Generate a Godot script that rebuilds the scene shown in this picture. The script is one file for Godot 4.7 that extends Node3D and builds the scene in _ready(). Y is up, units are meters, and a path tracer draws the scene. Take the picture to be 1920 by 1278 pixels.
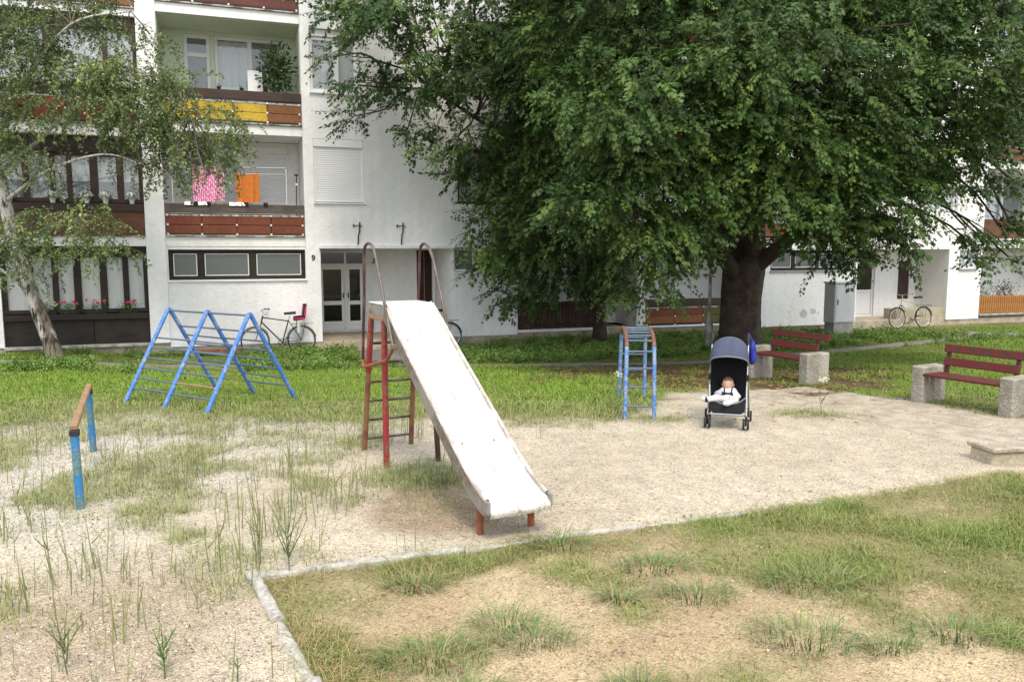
extends Node3D

# ---------------------------------------------------------------- mesh builder
class MB:
	var v := PackedVector3Array()
	var n := PackedVector3Array()
	var c := PackedColorArray()
	var uv := PackedVector2Array()
	var col := Color.WHITE
	func tri(a: Vector3, b: Vector3, d: Vector3, na: Vector3, nb: Vector3, nd: Vector3, ua := Vector2.ZERO, ub := Vector2.ZERO, ud := Vector2.ZERO) -> void:
		if (b - a).cross(d - a).dot(na + nb + nd) > 0.0:
			v.append(a); v.append(d); v.append(b)
			n.append(na); n.append(nd); n.append(nb)
			uv.append(ua); uv.append(ud); uv.append(ub)
		else:
			v.append(a); v.append(b); v.append(d)
			n.append(na); n.append(nb); n.append(nd)
			uv.append(ua); uv.append(ub); uv.append(ud)
		c.append(col); c.append(col); c.append(col)
	func quad(a: Vector3, b: Vector3, d: Vector3, e: Vector3, nn: Vector3) -> void:
		tri(a, b, d, nn, nn, nn, Vector2(0, 0), Vector2(1, 0), Vector2(1, 1))
		tri(a, d, e, nn, nn, nn, Vector2(0, 0), Vector2(1, 1), Vector2(0, 1))
	# box from lo to hi with chamfered edges, turned by t
	func box(lo: Vector3, hi: Vector3, t := Transform3D(), ch := 0.0) -> void:
		var ce := (lo + hi) / 2.0
		var h := (hi - lo).abs() / 2.0
		ch = minf(ch, minf(h.x, minf(h.y, h.z)) * 0.9)
		var ax: Array[Vector3] = [Vector3.RIGHT, Vector3.UP, Vector3.BACK]
		for i in 3:
			var j := (i + 1) % 3
			var k := (i + 2) % 3
			for s in [-1.0, 1.0]:
				var nn: Vector3 = t.basis * (ax[i] * s)
				var q: Array[Vector3] = []
				for w in [[-1.0, -1.0], [1.0, -1.0], [1.0, 1.0], [-1.0, 1.0]]:
					q.append(t * (ce + ax[i] * s * h[i] + ax[j] * w[0] * (h[j] - ch) + ax[k] * w[1] * (h[k] - ch)))
				quad(q[0], q[1], q[2], q[3], nn)
		if ch <= 0.0:
			return
		for i in 3:
			var j := (i + 1) % 3
			var k := (i + 2) % 3
			for sj in [-1.0, 1.0]:
				for sk in [-1.0, 1.0]:
					var nn: Vector3 = t.basis * ((ax[j] * sj + ax[k] * sk).normalized())
					var a: Vector3 = ce + ax[j] * sj * h[j] + ax[k] * sk * (h[k] - ch)
					var b: Vector3 = ce + ax[j] * sj * (h[j] - ch) + ax[k] * sk * h[k]
					var e: Vector3 = ax[i] * (h[i] - ch)
					quad(t * (a - e), t * (a + e), t * (b + e), t * (b - e), nn)
		for sx in [-1.0, 1.0]:
			for sy in [-1.0, 1.0]:
				for sz in [-1.0, 1.0]:
					var p := Vector3(sx, sy, sz)
					var nn: Vector3 = (t.basis * p).normalized()
					tri(t * (ce + p * (h - Vector3(0, ch, ch))), t * (ce + p * (h - Vector3(ch, 0, ch))), t * (ce + p * (h - Vector3(ch, ch, 0))), nn, nn, nn)
	# tube through points; r one radius or one per point
	func tube(p: Array, r, sides := 8, caps := true) -> void:
		var cnt := p.size()
		var rings := []
		var up := Vector3.UP
		var d0: Vector3 = (p[1] - p[0]).normalized()
		if absf(d0.dot(up)) > 0.9:
			up = Vector3.RIGHT
		var side := d0.cross(up).normalized()
		for i in cnt:
			var d: Vector3 = (p[mini(i + 1, cnt - 1)] - p[maxi(i - 1, 0)]).normalized()
			side = (side - d * side.dot(d)).normalized()
			var o := d.cross(side)
			var rr: float = r[i] if r is Array else r
			var ring := PackedVector3Array()
			var nr := PackedVector3Array()
			for k in sides:
				var a := TAU * k / sides
				var q := side * cos(a) + o * sin(a)
				nr.append(q)
				ring.append(p[i] + q * rr)
			rings.append([ring, nr, d])
		for i in cnt - 1:
			for k in sides:
				var l := (k + 1) % sides
				var A: Array = rings[i]
				var B: Array = rings[i + 1]
				var u0 := Vector2(float(k) / sides, float(i))
				tri(A[0][k], A[0][l], B[0][l], A[1][k], A[1][l], B[1][l], u0, u0, u0)
				tri(A[0][k], B[0][l], B[0][k], A[1][k], B[1][l], B[1][k], u0, u0, u0)
		if caps:
			for e in [0, cnt - 1]:
				var A: Array = rings[e]
				var nn: Vector3 = A[2] * (-1.0 if e == 0 else 1.0)
				for k in range(1, sides - 1):
					tri(A[0][0], A[0][k], A[0][k + 1], nn, nn, nn)
	# surface of revolution: prof of (radius, height), about the axis y of t
	func lathe(prof: Array, t := Transform3D(), sides := 16) -> void:
		for i in prof.size() - 1:
			var a: Vector2 = prof[i]
			var b: Vector2 = prof[i + 1]
			var sl := Vector2(b.y - a.y, a.x - b.x).normalized()
			for k in sides:
				var c0 := Vector3(cos(TAU * k / sides), 0, sin(TAU * k / sides))
				var c1 := Vector3(cos(TAU * (k + 1) / sides), 0, sin(TAU * (k + 1) / sides))
				var n0: Vector3 = t.basis * (c0 * sl.x + Vector3.UP * sl.y)
				var n1: Vector3 = t.basis * (c1 * sl.x + Vector3.UP * sl.y)
				var p00: Vector3 = t * (c0 * a.x + Vector3.UP * a.y)
				var p10: Vector3 = t * (c1 * a.x + Vector3.UP * a.y)
				var p01: Vector3 = t * (c0 * b.x + Vector3.UP * b.y)
				var p11: Vector3 = t * (c1 * b.x + Vector3.UP * b.y)
				if a.x > 1e-5:
					tri(p00, p10, p11, n0, n1, n1)
				if b.x > 1e-5:
					tri(p00, p11, p01, n0, n1, n0)
	# ring (tyre, rim) in the plane across axis z of t
	func ring(R: float, r: float, t := Transform3D(), seg := 28, sides := 6, squash := 1.0) -> void:
		for i in seg:
			for k in sides:
				var q := []
				for w in [[0, 0], [1, 0], [1, 1], [0, 1]]:
					var a: float = TAU * (i + w[0]) / seg
					var b: float = TAU * (k + w[1]) / sides
					var d := Vector3(cos(a), sin(a), 0)
					var nn := d * cos(b) + Vector3(0, 0, 1) * sin(b)
					q.append([t * (d * (R + r * cos(b)) + Vector3(0, 0, r * sin(b) * squash)), t.basis * nn])
				tri(q[0][0], q[1][0], q[2][0], q[0][1], q[1][1], q[2][1])
				tri(q[0][0], q[2][0], q[3][0], q[0][1], q[2][1], q[3][1])
	# smooth sheet from a grid of points
	func sheet(g: Array, thick := 0.0) -> void:
		var rows := g.size()
		var cols: int = g[0].size()
		var nm := []
		for i in rows:
			var line := []
			for j in cols:
				var du: Vector3 = g[i][mini(j + 1, cols - 1)] - g[i][maxi(j - 1, 0)]
				var dv: Vector3 = g[mini(i + 1, rows - 1)][j] - g[maxi(i - 1, 0)][j]
				line.append(du.cross(dv).normalized())
			nm.append(line)
		for sgn in ([1.0, -1.0] if thick > 0.0 else [1.0]):
			for i in rows - 1:
				for j in cols - 1:
					var q := []
					for w in [[0, 0], [0, 1], [1, 1], [1, 0]]:
						var nn: Vector3 = nm[i + w[0]][j + w[1]] * sgn
						q.append([g[i + w[0]][j + w[1]] + nn * thick * 0.5, nn, Vector2(float(j + w[1]) / (cols - 1), float(i + w[0]) / (rows - 1))])
					tri(q[0][0], q[1][0], q[2][0], q[0][1], q[1][1], q[2][1], q[0][2], q[1][2], q[2][2])
					tri(q[0][0], q[2][0], q[3][0], q[0][1], q[2][1], q[3][1], q[0][2], q[2][2], q[3][2])
		if thick > 0.0:
			var rim := []
			for j in cols: rim.append([0, j])
			for i in range(1, rows): rim.append([i, cols - 1])
			for j in range(cols - 2, -1, -1): rim.append([rows - 1, j])
			for i in range(rows - 2, 0, -1): rim.append([i, 0])
			for k in rim.size():
				var e: Array = rim[k]
				var f: Array = rim[(k + 1) % rim.size()]
				var A: Vector3 = g[e[0]][e[1]]
				var B: Vector3 = g[f[0]][f[1]]
				var na: Vector3 = nm[e[0]][e[1]] * thick * 0.5
				var nb: Vector3 = nm[f[0]][f[1]] * thick * 0.5
				quad(A - na, B - nb, B + nb, A + na, (B - A).cross(na).normalized())
	# wall from x0 to x1, y0 to y1, z0 (back) to z1 (front) with rectangular openings [x0,x1,y0,y1]
	func wall(x0: float, x1: float, y0: float, y1: float, z0: float, z1: float, holes: Array) -> void:
		var xs := [x0, x1]
		var ys := [y0, y1]
		for h in holes:
			for k in 2:
				if h[k] > x0 and h[k] < x1 and not xs.has(h[k]): xs.append(h[k])
				if h[k + 2] > y0 and h[k + 2] < y1 and not ys.has(h[k + 2]): ys.append(h[k + 2])
		xs.sort()
		ys.sort()
		var nx := xs.size() - 1
		var ny := ys.size() - 1
		var solid := func(i: int, j: int) -> bool:
			if i < 0 or j < 0 or i >= nx or j >= ny: return false
			var mx: float = (xs[i] + xs[i + 1]) / 2.0
			var my: float = (ys[j] + ys[j + 1]) / 2.0
			for h in holes:
				if mx > h[0] and mx < h[1] and my > h[2] and my < h[3]: return false
			return true
		for i in nx:
			for j in ny:
				if not solid.call(i, j): continue
				var a: float = xs[i]; var b: float = xs[i + 1]; var e: float = ys[j]; var f: float = ys[j + 1]
				quad(Vector3(a, e, z1), Vector3(b, e, z1), Vector3(b, f, z1), Vector3(a, f, z1), Vector3.BACK)
				quad(Vector3(a, e, z0), Vector3(b, e, z0), Vector3(b, f, z0), Vector3(a, f, z0), Vector3.FORWARD)
				if not solid.call(i - 1, j): quad(Vector3(a, e, z0), Vector3(a, e, z1), Vector3(a, f, z1), Vector3(a, f, z0), Vector3.LEFT)
				if not solid.call(i + 1, j): quad(Vector3(b, e, z0), Vector3(b, e, z1), Vector3(b, f, z1), Vector3(b, f, z0), Vector3.RIGHT)
				if not solid.call(i, j - 1): quad(Vector3(a, e, z0), Vector3(b, e, z0), Vector3(b, e, z1), Vector3(a, e, z1), Vector3.DOWN)
				if not solid.call(i, j + 1): quad(Vector3(a, f, z0), Vector3(b, f, z0), Vector3(b, f, z1), Vector3(a, f, z1), Vector3.UP)
	# turn every triangle so that it faces away from its side of the given direction
	func face(d: Vector3) -> void:
		for i in range(0, v.size(), 3):
			if (n[i] + n[i + 1] + n[i + 2]).dot(d) < 0.0: turn(i)
	func turn(i: int) -> void:
		for k in 3: n[i + k] = -n[i + k]
		var a := v[i + 1]; v[i + 1] = v[i + 2]; v[i + 2] = a
		a = n[i + 1]; n[i + 1] = n[i + 2]; n[i + 2] = a
	func mesh(m: Material) -> ArrayMesh:
		var a := []
		a.resize(Mesh.ARRAY_MAX)
		a[Mesh.ARRAY_VERTEX] = v
		a[Mesh.ARRAY_NORMAL] = n
		a[Mesh.ARRAY_COLOR] = c
		a[Mesh.ARRAY_TEX_UV] = uv
		var r := ArrayMesh.new()
		r.add_surface_from_arrays(Mesh.PRIMITIVE_TRIANGLES, a)
		r.surface_set_material(0, m)
		return r

var M := {}
var taken := {}
var rng := RandomNumberGenerator.new()

func numbered(called: String) -> String:
	var k: int = taken.get(called, 0)
	taken[called] = k + 1
	return called if k == 0 else "%s_%03d" % [called, k]

func put(called: String, mb: MB, m: Material, parent: Node3D = self) -> MeshInstance3D:
	return put_mesh(called, mb.mesh(m), parent)

func put_mesh(called: String, me: Mesh, parent: Node3D = self) -> MeshInstance3D:
	var o := MeshInstance3D.new()
	o.mesh = me
	o.name = numbered(called) if parent == self else called
	parent.add_child(o, true)
	return o

func tag(o: Node3D, label: String, category: String, group := "") -> Node3D:
	o.set_meta("label", label)
	o.set_meta("category", category)
	if group: o.set_meta("group", group)
	return o

func thing(called: String, label: String, category: String, at := Vector3.ZERO, turn := 0.0, group := "") -> Node3D:
	var o := Node3D.new()
	o.name = numbered(called)
	add_child(o)
	o.position = at
	o.rotation.y = turn
	tag(o, label, category, group)
	return o

func kind(o: Node3D, k: String) -> Node3D:
	o.set_meta("kind", k)
	return o

# a bx(...) makes one box as an object of its own
func bx(called: String, lo: Vector3, hi: Vector3, m: Material, parent: Node3D, ch := 0.0, t := Transform3D()) -> MeshInstance3D:
	var mb := MB.new()
	mb.box(lo, hi, t, ch)
	return put(called, mb, m, parent)

func tb(called: String, pts: Array, r, m: Material, parent: Node3D, sides := 10) -> MeshInstance3D:
	var mb := MB.new()
	mb.tube(pts, r, sides)
	return put(called, mb, m, parent)

func smooth(pts: Array, per := 6) -> Array:
	var o := []
	var k := pts.size()
	for i in k - 1:
		for j in per:
			o.append((pts[i] as Vector3).cubic_interpolate(pts[i + 1], pts[maxi(i - 1, 0)], pts[mini(i + 2, k - 1)], float(j) / per))
	o.append(pts[k - 1])
	return o

# ---------------------------------------------------------------- textures and materials
var fields := {}
func field(size: int, freq: float, oct: int, sd: int, type := FastNoiseLite.TYPE_SIMPLEX_SMOOTH, w := 0, h := 0) -> PackedByteArray:
	var key := "%d %f %d %d %d %d %d" % [size, freq, oct, sd, type, w, h]
	if not fields.has(key) and w == 0:
		fields[key] = lattice(size, freq, oct, sd)
	if not fields.has(key):
		var no := FastNoiseLite.new()
		no.noise_type = type
		no.frequency = freq
		no.fractal_octaves = oct
		no.seed = sd
		var im := no.get_seamless_image(w if w else size, h if h else size)
		im.convert(Image.FORMAT_L8)
		if w: im.resize(size, size, Image.INTERPOLATE_CUBIC)
		fields[key] = im.get_data()
	return fields[key]

# noise that repeats without a seam: random lattices of doubling fineness, enlarged and laid over one another
func lattice(size: int, freq: float, oct: int, sd: int) -> PackedByteArray:
	var r := RandomNumberGenerator.new()
	r.seed = sd * 977 + 5
	var cells := 1
	while cells < size * freq * 0.75: cells *= 2
	cells = clampi(cells, 2, size / 2)
	var base := Image.create(size, size, false, Image.FORMAT_RGBA8)
	base.fill(Color(0.5, 0.5, 0.5, 1))
	var todo := []
	for o in oct:
		if cells > size / 2: break
		todo.append(cells)
		cells *= 2
	# coarsest last, so that it weighs most
	todo.reverse()
	for k in todo.size():
		var n: int = todo[k]
		var raw := PackedByteArray()
		for i in n * n: raw.append(r.randi() % 256)
		var d := PackedByteArray()
		for y in n + 4:
			for x in n + 4:
				d.append(raw[posmod(y - 2, n) * n + posmod(x - 2, n)])
				d.append(255 if k == 0 else 150)
		var im := Image.create_from_data(n + 4, n + 4, false, Image.FORMAT_LA8, d)
		var px := size / n
		im.convert(Image.FORMAT_RGBA8)
		im.resize((n + 4) * px, (n + 4) * px, Image.INTERPOLATE_CUBIC)
		base.blend_rect(im, Rect2i(2 * px, 2 * px, size, size), Vector2i.ZERO)
	base.convert(Image.FORMAT_L8)
	var out := base.get_data()
	var lut := PackedByteArray()
	var gain := 1.15 if todo.size() == 1 else 1.75
	for i in 256: lut.append(clampi(int((i - 127.5) * gain + 127.5), 0, 255))
	for i in out.size(): out[i] = lut[out[i]]
	return out

func lin(r: float, g: float, b: float) -> Color:
	return Color(r, g, b).linear_to_srgb()

# picture of size² computed pixel by pixel; f gets the pixel's index and returns a linear colour
func picture(size: int, f: Callable) -> ImageTexture:
	var d := PackedByteArray()
	d.resize(size * size * 3)
	for i in size * size:
		var q: Color = (f.call(i) as Color).linear_to_srgb()
		d[i * 3] = clampi(int(q.r * 255.0), 0, 255)
		d[i * 3 + 1] = clampi(int(q.g * 255.0), 0, 255)
		d[i * 3 + 2] = clampi(int(q.b * 255.0), 0, 255)
	return ImageTexture.create_from_image(Image.create_from_data(size, size, false, Image.FORMAT_RGB8, d))

func relief(size: int, f: PackedByteArray, strength: float) -> ImageTexture:
	var im := Image.create_from_data(size, size, false, Image.FORMAT_L8, f)
	im.convert(Image.FORMAT_RGBA8)
	im.bump_map_to_normal_map(strength)
	return ImageTexture.create_from_image(im)

func mat(key: String, albedo: Color, rough: float, tex: Texture2D = null, scale := 1.0, metal := 0.0, nrm: Texture2D = null, nstr := 1.0, world := false) -> StandardMaterial3D:
	var m := StandardMaterial3D.new()
	m.resource_name = key
	m.albedo_color = albedo
	m.roughness = rough
	m.metallic = metal
	m.metallic_specular = 0.4
	if tex: m.albedo_texture = tex
	if nrm:
		m.normal_enabled = true
		m.normal_texture = nrm
		m.normal_scale = nstr
	if tex or nrm:
		m.uv1_triplanar = true
		m.uv1_world_triplanar = world
		m.uv1_scale = Vector3.ONE * scale
	M[key] = m
	return m

# paint over rust (or bare metal) that has flaked off where the field passes the level
func painted(paint: Color, under: Color, level: float, sd: int) -> ImageTexture:
	var a := field(256, 0.02, 5, sd)
	var b := field(256, 0.11, 3, sd + 7)
	return picture(256, func(i: int) -> Color:
		var t := smoothstep(level - 0.03, level + 0.03, (a[i] * 0.75 + b[i] * 0.25) / 255.0)
		return (paint * (0.86 + 0.28 * b[i] / 255.0)).lerp(under * (0.7 + 0.6 * b[i] / 255.0), t))

func wooden(dark: Color, light: Color, sd: int) -> ImageTexture:
	var a := field(256, 0.02, 4, sd, FastNoiseLite.TYPE_SIMPLEX_SMOOTH, 64, 512)
	var b := field(256, 0.012, 3, sd + 3)
	return picture(256, func(i: int) -> Color: return dark.lerp(light, clampf((a[i] * 0.65 + b[i] * 0.5) / 255.0 - 0.1, 0.0, 1.0)))

# plaster: blotches and faint runs left by rain
func plastered(dark: Color, light: Color, sd: int) -> ImageTexture:
	var a := field(512, 0.006, 4, sd)
	var b := field(512, 0.05, 4, sd + 5)
	var c := field(512, 0.02, 4, sd + 8, FastNoiseLite.TYPE_SIMPLEX_SMOOTH, 48, 512)
	return picture(512, func(i: int) -> Color:
		var k := (a[i] * 0.45 + b[i] * 0.25 + c[(i % 512) * 512 + i / 512] * 0.3) / 255.0
		return dark.lerp(light, k))

func mottled(dark: Color, light: Color, f1: float, f2: float, sd: int, mixing := 0.5) -> ImageTexture:
	var a := field(512, f1, 4, sd)
	var b := field(512, f2, 4, sd + 5)
	return picture(512, func(i: int) -> Color: return dark.lerp(light, (a[i] * mixing + b[i] * (1.0 - mixing)) / 255.0))

func materials() -> void:
	var fine := relief(512, field(512, 0.12, 4, 91), 4.0)
	var coarse := relief(512, field(512, 0.03, 5, 92), 6.0)
	mat("plaster", Color.WHITE, 0.92, plastered(Color(0.655, 0.645, 0.625), Color(0.84, 0.835, 0.825), 11), 0.35, 0.0, fine, 0.18)
	mat("white_frame", lin(0.72, 0.72, 0.71), 0.5)
	mat("white_shutter", lin(0.74, 0.74, 0.74), 0.45)
	mat("green_wall", Color.WHITE, 0.92, mottled(Color(0.50, 0.56, 0.43), Color(0.62, 0.67, 0.54), 0.006, 0.06, 15, 0.6), 0.4)
	mat("plinth", Color.WHITE, 0.95, mottled(Color(0.27, 0.23, 0.17), Color(0.47, 0.40, 0.30), 0.012, 0.09, 17), 0.7, 0.0, coarse, 0.7)
	mat("concrete", Color.WHITE, 0.95, mottled(Color(0.21, 0.185, 0.15), Color(0.42, 0.385, 0.33), 0.008, 0.06, 19, 0.7), 0.8, 0.0, fine, 0.8)
	mat("grey_concrete", Color.WHITE, 0.95, mottled(Color(0.20, 0.19, 0.175), Color(0.36, 0.345, 0.32), 0.014, 0.12, 21), 0.9, 0.0, fine, 0.8)
	mat("kerb_concrete", Color.WHITE, 0.95, mottled(Color(0.20, 0.185, 0.16), Color(0.52, 0.485, 0.43), 0.02, 0.13, 23), 1.3, 0.0, coarse, 0.9)
	mat("dark_wood", Color.WHITE, 0.75, wooden(Color(0.012, 0.009, 0.007), Color(0.035, 0.027, 0.021), 31), 1.2)
	mat("brown_frame", Color.WHITE, 0.6, wooden(Color(0.03, 0.018, 0.013), Color(0.06, 0.036, 0.026), 33), 1.2)
	mat("siding", Color.WHITE, 0.8, wooden(Color(0.07, 0.033, 0.019), Color(0.17, 0.085, 0.05), 35), 1.2)
	mat("board_brown", Color.WHITE, 0.8, wooden(Color(0.022, 0.010, 0.006), Color(0.07, 0.028, 0.016), 37), 1.2)
	mat("weathered", Color.WHITE, 0.9, wooden(Color(0.05, 0.042, 0.038), Color(0.14, 0.115, 0.10), 39), 1.2)
	mat("picket", Color.WHITE, 0.6, wooden(Color(0.25, 0.10, 0.02), Color(0.45, 0.20, 0.05), 41), 2.0)
	for e in [["panel_red", Color(0.15, 0.040, 0.017)], ["panel_brown", Color(0.20, 0.075, 0.024)], ["panel_yellow", Color(0.46, 0.30, 0.025)], ["panel_olive", Color(0.085, 0.078, 0.02)], ["panel_maroon", Color(0.105, 0.028, 0.02)]]:
		var q: Color = e[1]
		mat(e[0], Color.WHITE, 0.5, mottled(q * 0.75, q * 1.25, 0.01, 0.08, 43), 0.8)
	mat("rail_metal", Color.WHITE, 0.7, painted(Color(0.42, 0.40, 0.36), Color(0.16, 0.09, 0.05), 0.60, 51), 1.5)
	mat("blue_paint", Color.WHITE, 0.5, painted(Color(0.060, 0.175, 0.48), Color(0.24, 0.28, 0.34), 0.72, 53), 2.2)
	mat("worn_blue", Color.WHITE, 0.55, painted(Color(0.065, 0.18, 0.48), Color(0.26, 0.30, 0.34), 0.70, 54), 2.6)
	mat("teal_blue", Color.WHITE, 0.5, painted(Color(0.035, 0.165, 0.36), Color(0.10, 0.17, 0.17), 0.57, 55), 2.6)
	mat("rung_grey", Color.WHITE, 0.5, painted(Color(0.085, 0.125, 0.19), Color(0.15, 0.13, 0.11), 0.66, 57), 3.0, 0.1)
	mat("rung_rust", Color.WHITE, 0.7, painted(Color(0.29, 0.16, 0.09), Color(0.17, 0.15, 0.13), 0.6, 58), 3.0)
	mat("arch_rust", Color.WHITE, 0.7, painted(Color(0.15, 0.065, 0.04), Color(0.17, 0.15, 0.13), 0.58, 59), 3.0)
	mat("red_paint", Color.WHITE, 0.5, painted(Color(0.24, 0.022, 0.026), Color(0.17, 0.07, 0.04), 0.70, 61), 1.7)
	mat("rust_red", Color.WHITE, 0.7, painted(Color(0.27, 0.08, 0.035), Color(0.16, 0.06, 0.03), 0.5, 63), 3.0)
	mat("brown_leg", Color.WHITE, 0.7, painted(Color(0.20, 0.11, 0.05), Color(0.17, 0.055, 0.035), 0.55, 65), 2.0)
	mat("bare_steel", Color.WHITE, 0.45, painted(Color(0.13, 0.115, 0.105), Color(0.075, 0.045, 0.036), 0.62, 67), 2.4, 0.4)
	mat("maroon_steel", Color.WHITE, 0.5, painted(Color(0.055, 0.020, 0.018), Color(0.10, 0.07, 0.058), 0.66, 69), 2.4)
	mat("chute", Color.WHITE, 0.34, mottled(Color(0.60, 0.585, 0.56), Color(0.86, 0.85, 0.83), 0.012, 0.10, 71), 0.8, 0.25)
	mat("grimy_rim", Color.WHITE, 0.55, painted(Color(0.56, 0.53, 0.485), Color(0.30, 0.255, 0.21), 0.56, 72), 2.0, 0.1)
	# slide bed: u across, v down the slide; scuffs run down it, grime has gathered in patches along both edges and rust at the lip
	var sa := field(256, 0.03, 4, 741)
	var sb := field(256, 0.10, 3, 743)
	var sc := field(256, 0.02, 4, 745, FastNoiseLite.TYPE_SIMPLEX_SMOOTH, 512, 48)
	var bed := picture(256, func(i: int) -> Color:
		var u := absf((i % 256) / 255.0 * 2.0 - 1.0)
		var v := (i / 256) / 255.0
		var q := Color(0.62, 0.61, 0.59) * (0.86 + 0.2 * sc[i] / 255.0)
		var j := ((i / 256) * 5 % 256) * 256 + i % 256
		var dirt := smoothstep(0.54, 0.70, sa[j] / 255.0 * 0.6 + sb[j] / 255.0 * 0.4 + 0.42 * smoothstep(0.80, 1.0, u) - 0.12)
		q = q.lerp(Color(0.47, 0.435, 0.385), dirt * 0.6)
		var rust := smoothstep(0.62, 0.74, sb[j] / 255.0 * 0.5 + sa[j] / 255.0 * 0.3 + 0.16 * smoothstep(0.86, 0.99, v))
		return q.lerp(Color(0.33, 0.24, 0.16), rust * 0.8))
	var cb: StandardMaterial3D = mat("chute_bed", Color.WHITE, 0.36, null, 1.0, 0.25)
	cb.albedo_texture = bed
	cb.texture_repeat = false
	mat("chute_side", Color.WHITE, 0.7, painted(Color(0.25, 0.222, 0.195), Color(0.17, 0.135, 0.105), 0.58, 73), 1.5, 0.1)  # weathered grey-beige, lowered in tone to paint in the flank's shade
	mat("bench_slat", Color.WHITE, 0.6, painted(Color(0.115, 0.016, 0.015), Color(0.06, 0.028, 0.02), 0.68, 75), 2.2)
	mat("beam_wood", Color.WHITE, 0.7, wooden(Color(0.16, 0.085, 0.04), Color(0.36, 0.22, 0.12), 77), 2.0)
	mat("black", lin(0.012, 0.012, 0.013), 0.7)
	mat("black_cloth", lin(0.010, 0.010, 0.012), 0.95)
	mat("rubber", lin(0.025, 0.025, 0.026), 0.8)
	mat("dark_metal", lin(0.03, 0.03, 0.032), 0.45, null, 1.0, 0.3)
	mat("chrome", lin(0.55, 0.55, 0.55), 0.3, null, 1.0, 0.9)
	mat("aluminium", lin(0.30, 0.30, 0.31), 0.42, null, 1.0, 0.7)
	mat("cabinet", Color.WHITE, 0.6, mottled(Color(0.40, 0.41, 0.42), Color(0.52, 0.53, 0.54), 0.01, 0.1, 79), 0.8)
	mat("pole_grey", Color.WHITE, 0.7, painted(Color(0.40, 0.40, 0.37), Color(0.22, 0.20, 0.17), 0.62, 81), 1.4)
	mat("hood", Color.WHITE, 0.9, mottled(Color(0.042, 0.050, 0.085), Color(0.075, 0.086, 0.135), 0.02, 0.2, 83), 3.0)
	mat("hood_trim", lin(0.16, 0.17, 0.19), 0.8)
	mat("blue_bag", lin(0.01, 0.022, 0.24), 0.6)
	mat("curtain", lin(0.50, 0.51, 0.53), 0.9)
	M.curtain.backlight_enabled = true
	M.curtain.backlight = lin(0.2, 0.2, 0.2)
	mat("room", lin(0.05, 0.048, 0.045), 0.95)
	mat("bark", Color.WHITE, 0.95, mottled(Color(0.018, 0.012, 0.009), Color(0.095, 0.07, 0.053), 0.02, 0.11, 85), 0.9, 0.0, coarse, 1.0)
	mat("sandy_slab", Color.WHITE, 0.95, mottled(Color(0.22, 0.185, 0.14), Color(0.46, 0.39, 0.305), 0.02, 0.13, 89), 0.9, 0.0, fine, 0.8)
	mat("asphalt", Color.WHITE, 0.95, mottled(Color(0.13, 0.12, 0.115), Color(0.24, 0.225, 0.21), 0.01, 0.2, 87), 0.6, 0.0, fine, 0.7, true)
	var g := StandardMaterial3D.new()
	g.resource_name = "glass"
	g.transparency = BaseMaterial3D.TRANSPARENCY_ALPHA
	g.albedo_color = Color(0.9, 0.95, 0.95, 0.1)
	g.roughness = 0.03
	g.metallic_specular = 0.5
	M.glass = g
	var fg: StandardMaterial3D = mat("frosted", lin(0.10, 0.11, 0.105), 0.35)
	fg.metallic_specular = 0.5
	var dg: StandardMaterial3D = mat("dark_glass", lin(0.008, 0.009, 0.008), 0.05)
	dg.metallic_specular = 0.5

# ---------------------------------------------------------------- the scene
func _ready() -> void:
	var cam := Camera3D.new()
	cam.name = "camera"
	cam.position = Vector3(0, 2.1, 0)
	cam.rotation_degrees.x = -6.43
	cam.fov = 46.15
	cam.near = 0.05
	cam.far = 400.0
	add_child(cam)
	var env := Environment.new()
	env.background_mode = Environment.BG_SKY
	var sky := ProceduralSkyMaterial.new()
	sky.sky_top_color = lin(0.74, 0.80, 0.88)
	sky.sky_horizon_color = lin(0.88, 0.90, 0.92)
	sky.sky_curve = 0.12
	sky.ground_bottom_color = lin(0.25, 0.23, 0.2)
	sky.ground_horizon_color = lin(0.5, 0.49, 0.47)
	sky.sun_angle_max = 1.0
	env.sky = Sky.new()
	env.sky.sky_material = sky
	env.background_energy_multiplier = 1.36
	env.tonemap_mode = Environment.TONE_MAPPER_LINEAR
	env.tonemap_exposure = 1.82
	env.sdfgi_enabled = true
	env.ssao_enabled = true
	env.ssil_enabled = true
	var we := WorldEnvironment.new()
	we.name = "world_environment"
	we.environment = env
	add_child(we)
	var sun := DirectionalLight3D.new()
	sun.name = "sun"
	sun.light_energy = 0.58
	sun.light_color = Color(1.0, 0.965, 0.9)
	sun.light_angular_distance = 20.0
	sun.shadow_enabled = true
	add_child(sun)
	sun.look_at_from_position(Vector3(0.14, 0.82, 0.53), Vector3.ZERO)
	rng.seed = 4711
	materials()
	ground()
	paths()
	building()
	balcony_things()
	entrance_things()
	playground()
	benches()
	bicycles()
	stroller()
	baby()
	trees()
	grass()
	weeds()
	gravel()

# ---------------------------------------------------------------- ground
var n1 := FastNoiseLite.new()
var n2 := FastNoiseLite.new()

func ss(a: float, b: float, x: float) -> float:
	return smoothstep(a, b, x)

func plane(x: float, z: float) -> float:
	return -0.36 * ss(10.5, 18.5, -z) * (0.45 + 0.55 * ss(-11.0, -6.0, x))

# ground with its unevenness
func gh(x: float, z: float) -> float:
	var y := plane(x, z)
	var near := 1.0 - ss(11.0, 16.0, -z)
	y += n1.get_noise_2d(x * 9.0, z * 9.0) * 0.016 + n2.get_noise_2d(x * 48.0, z * 48.0) * 0.007 * near
	var f := fore(x, z)
	y -= 0.03 * f
	y += 0.03 * n1.get_noise_2d(x * 26.0, z * 26.0) * f
	return y

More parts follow.
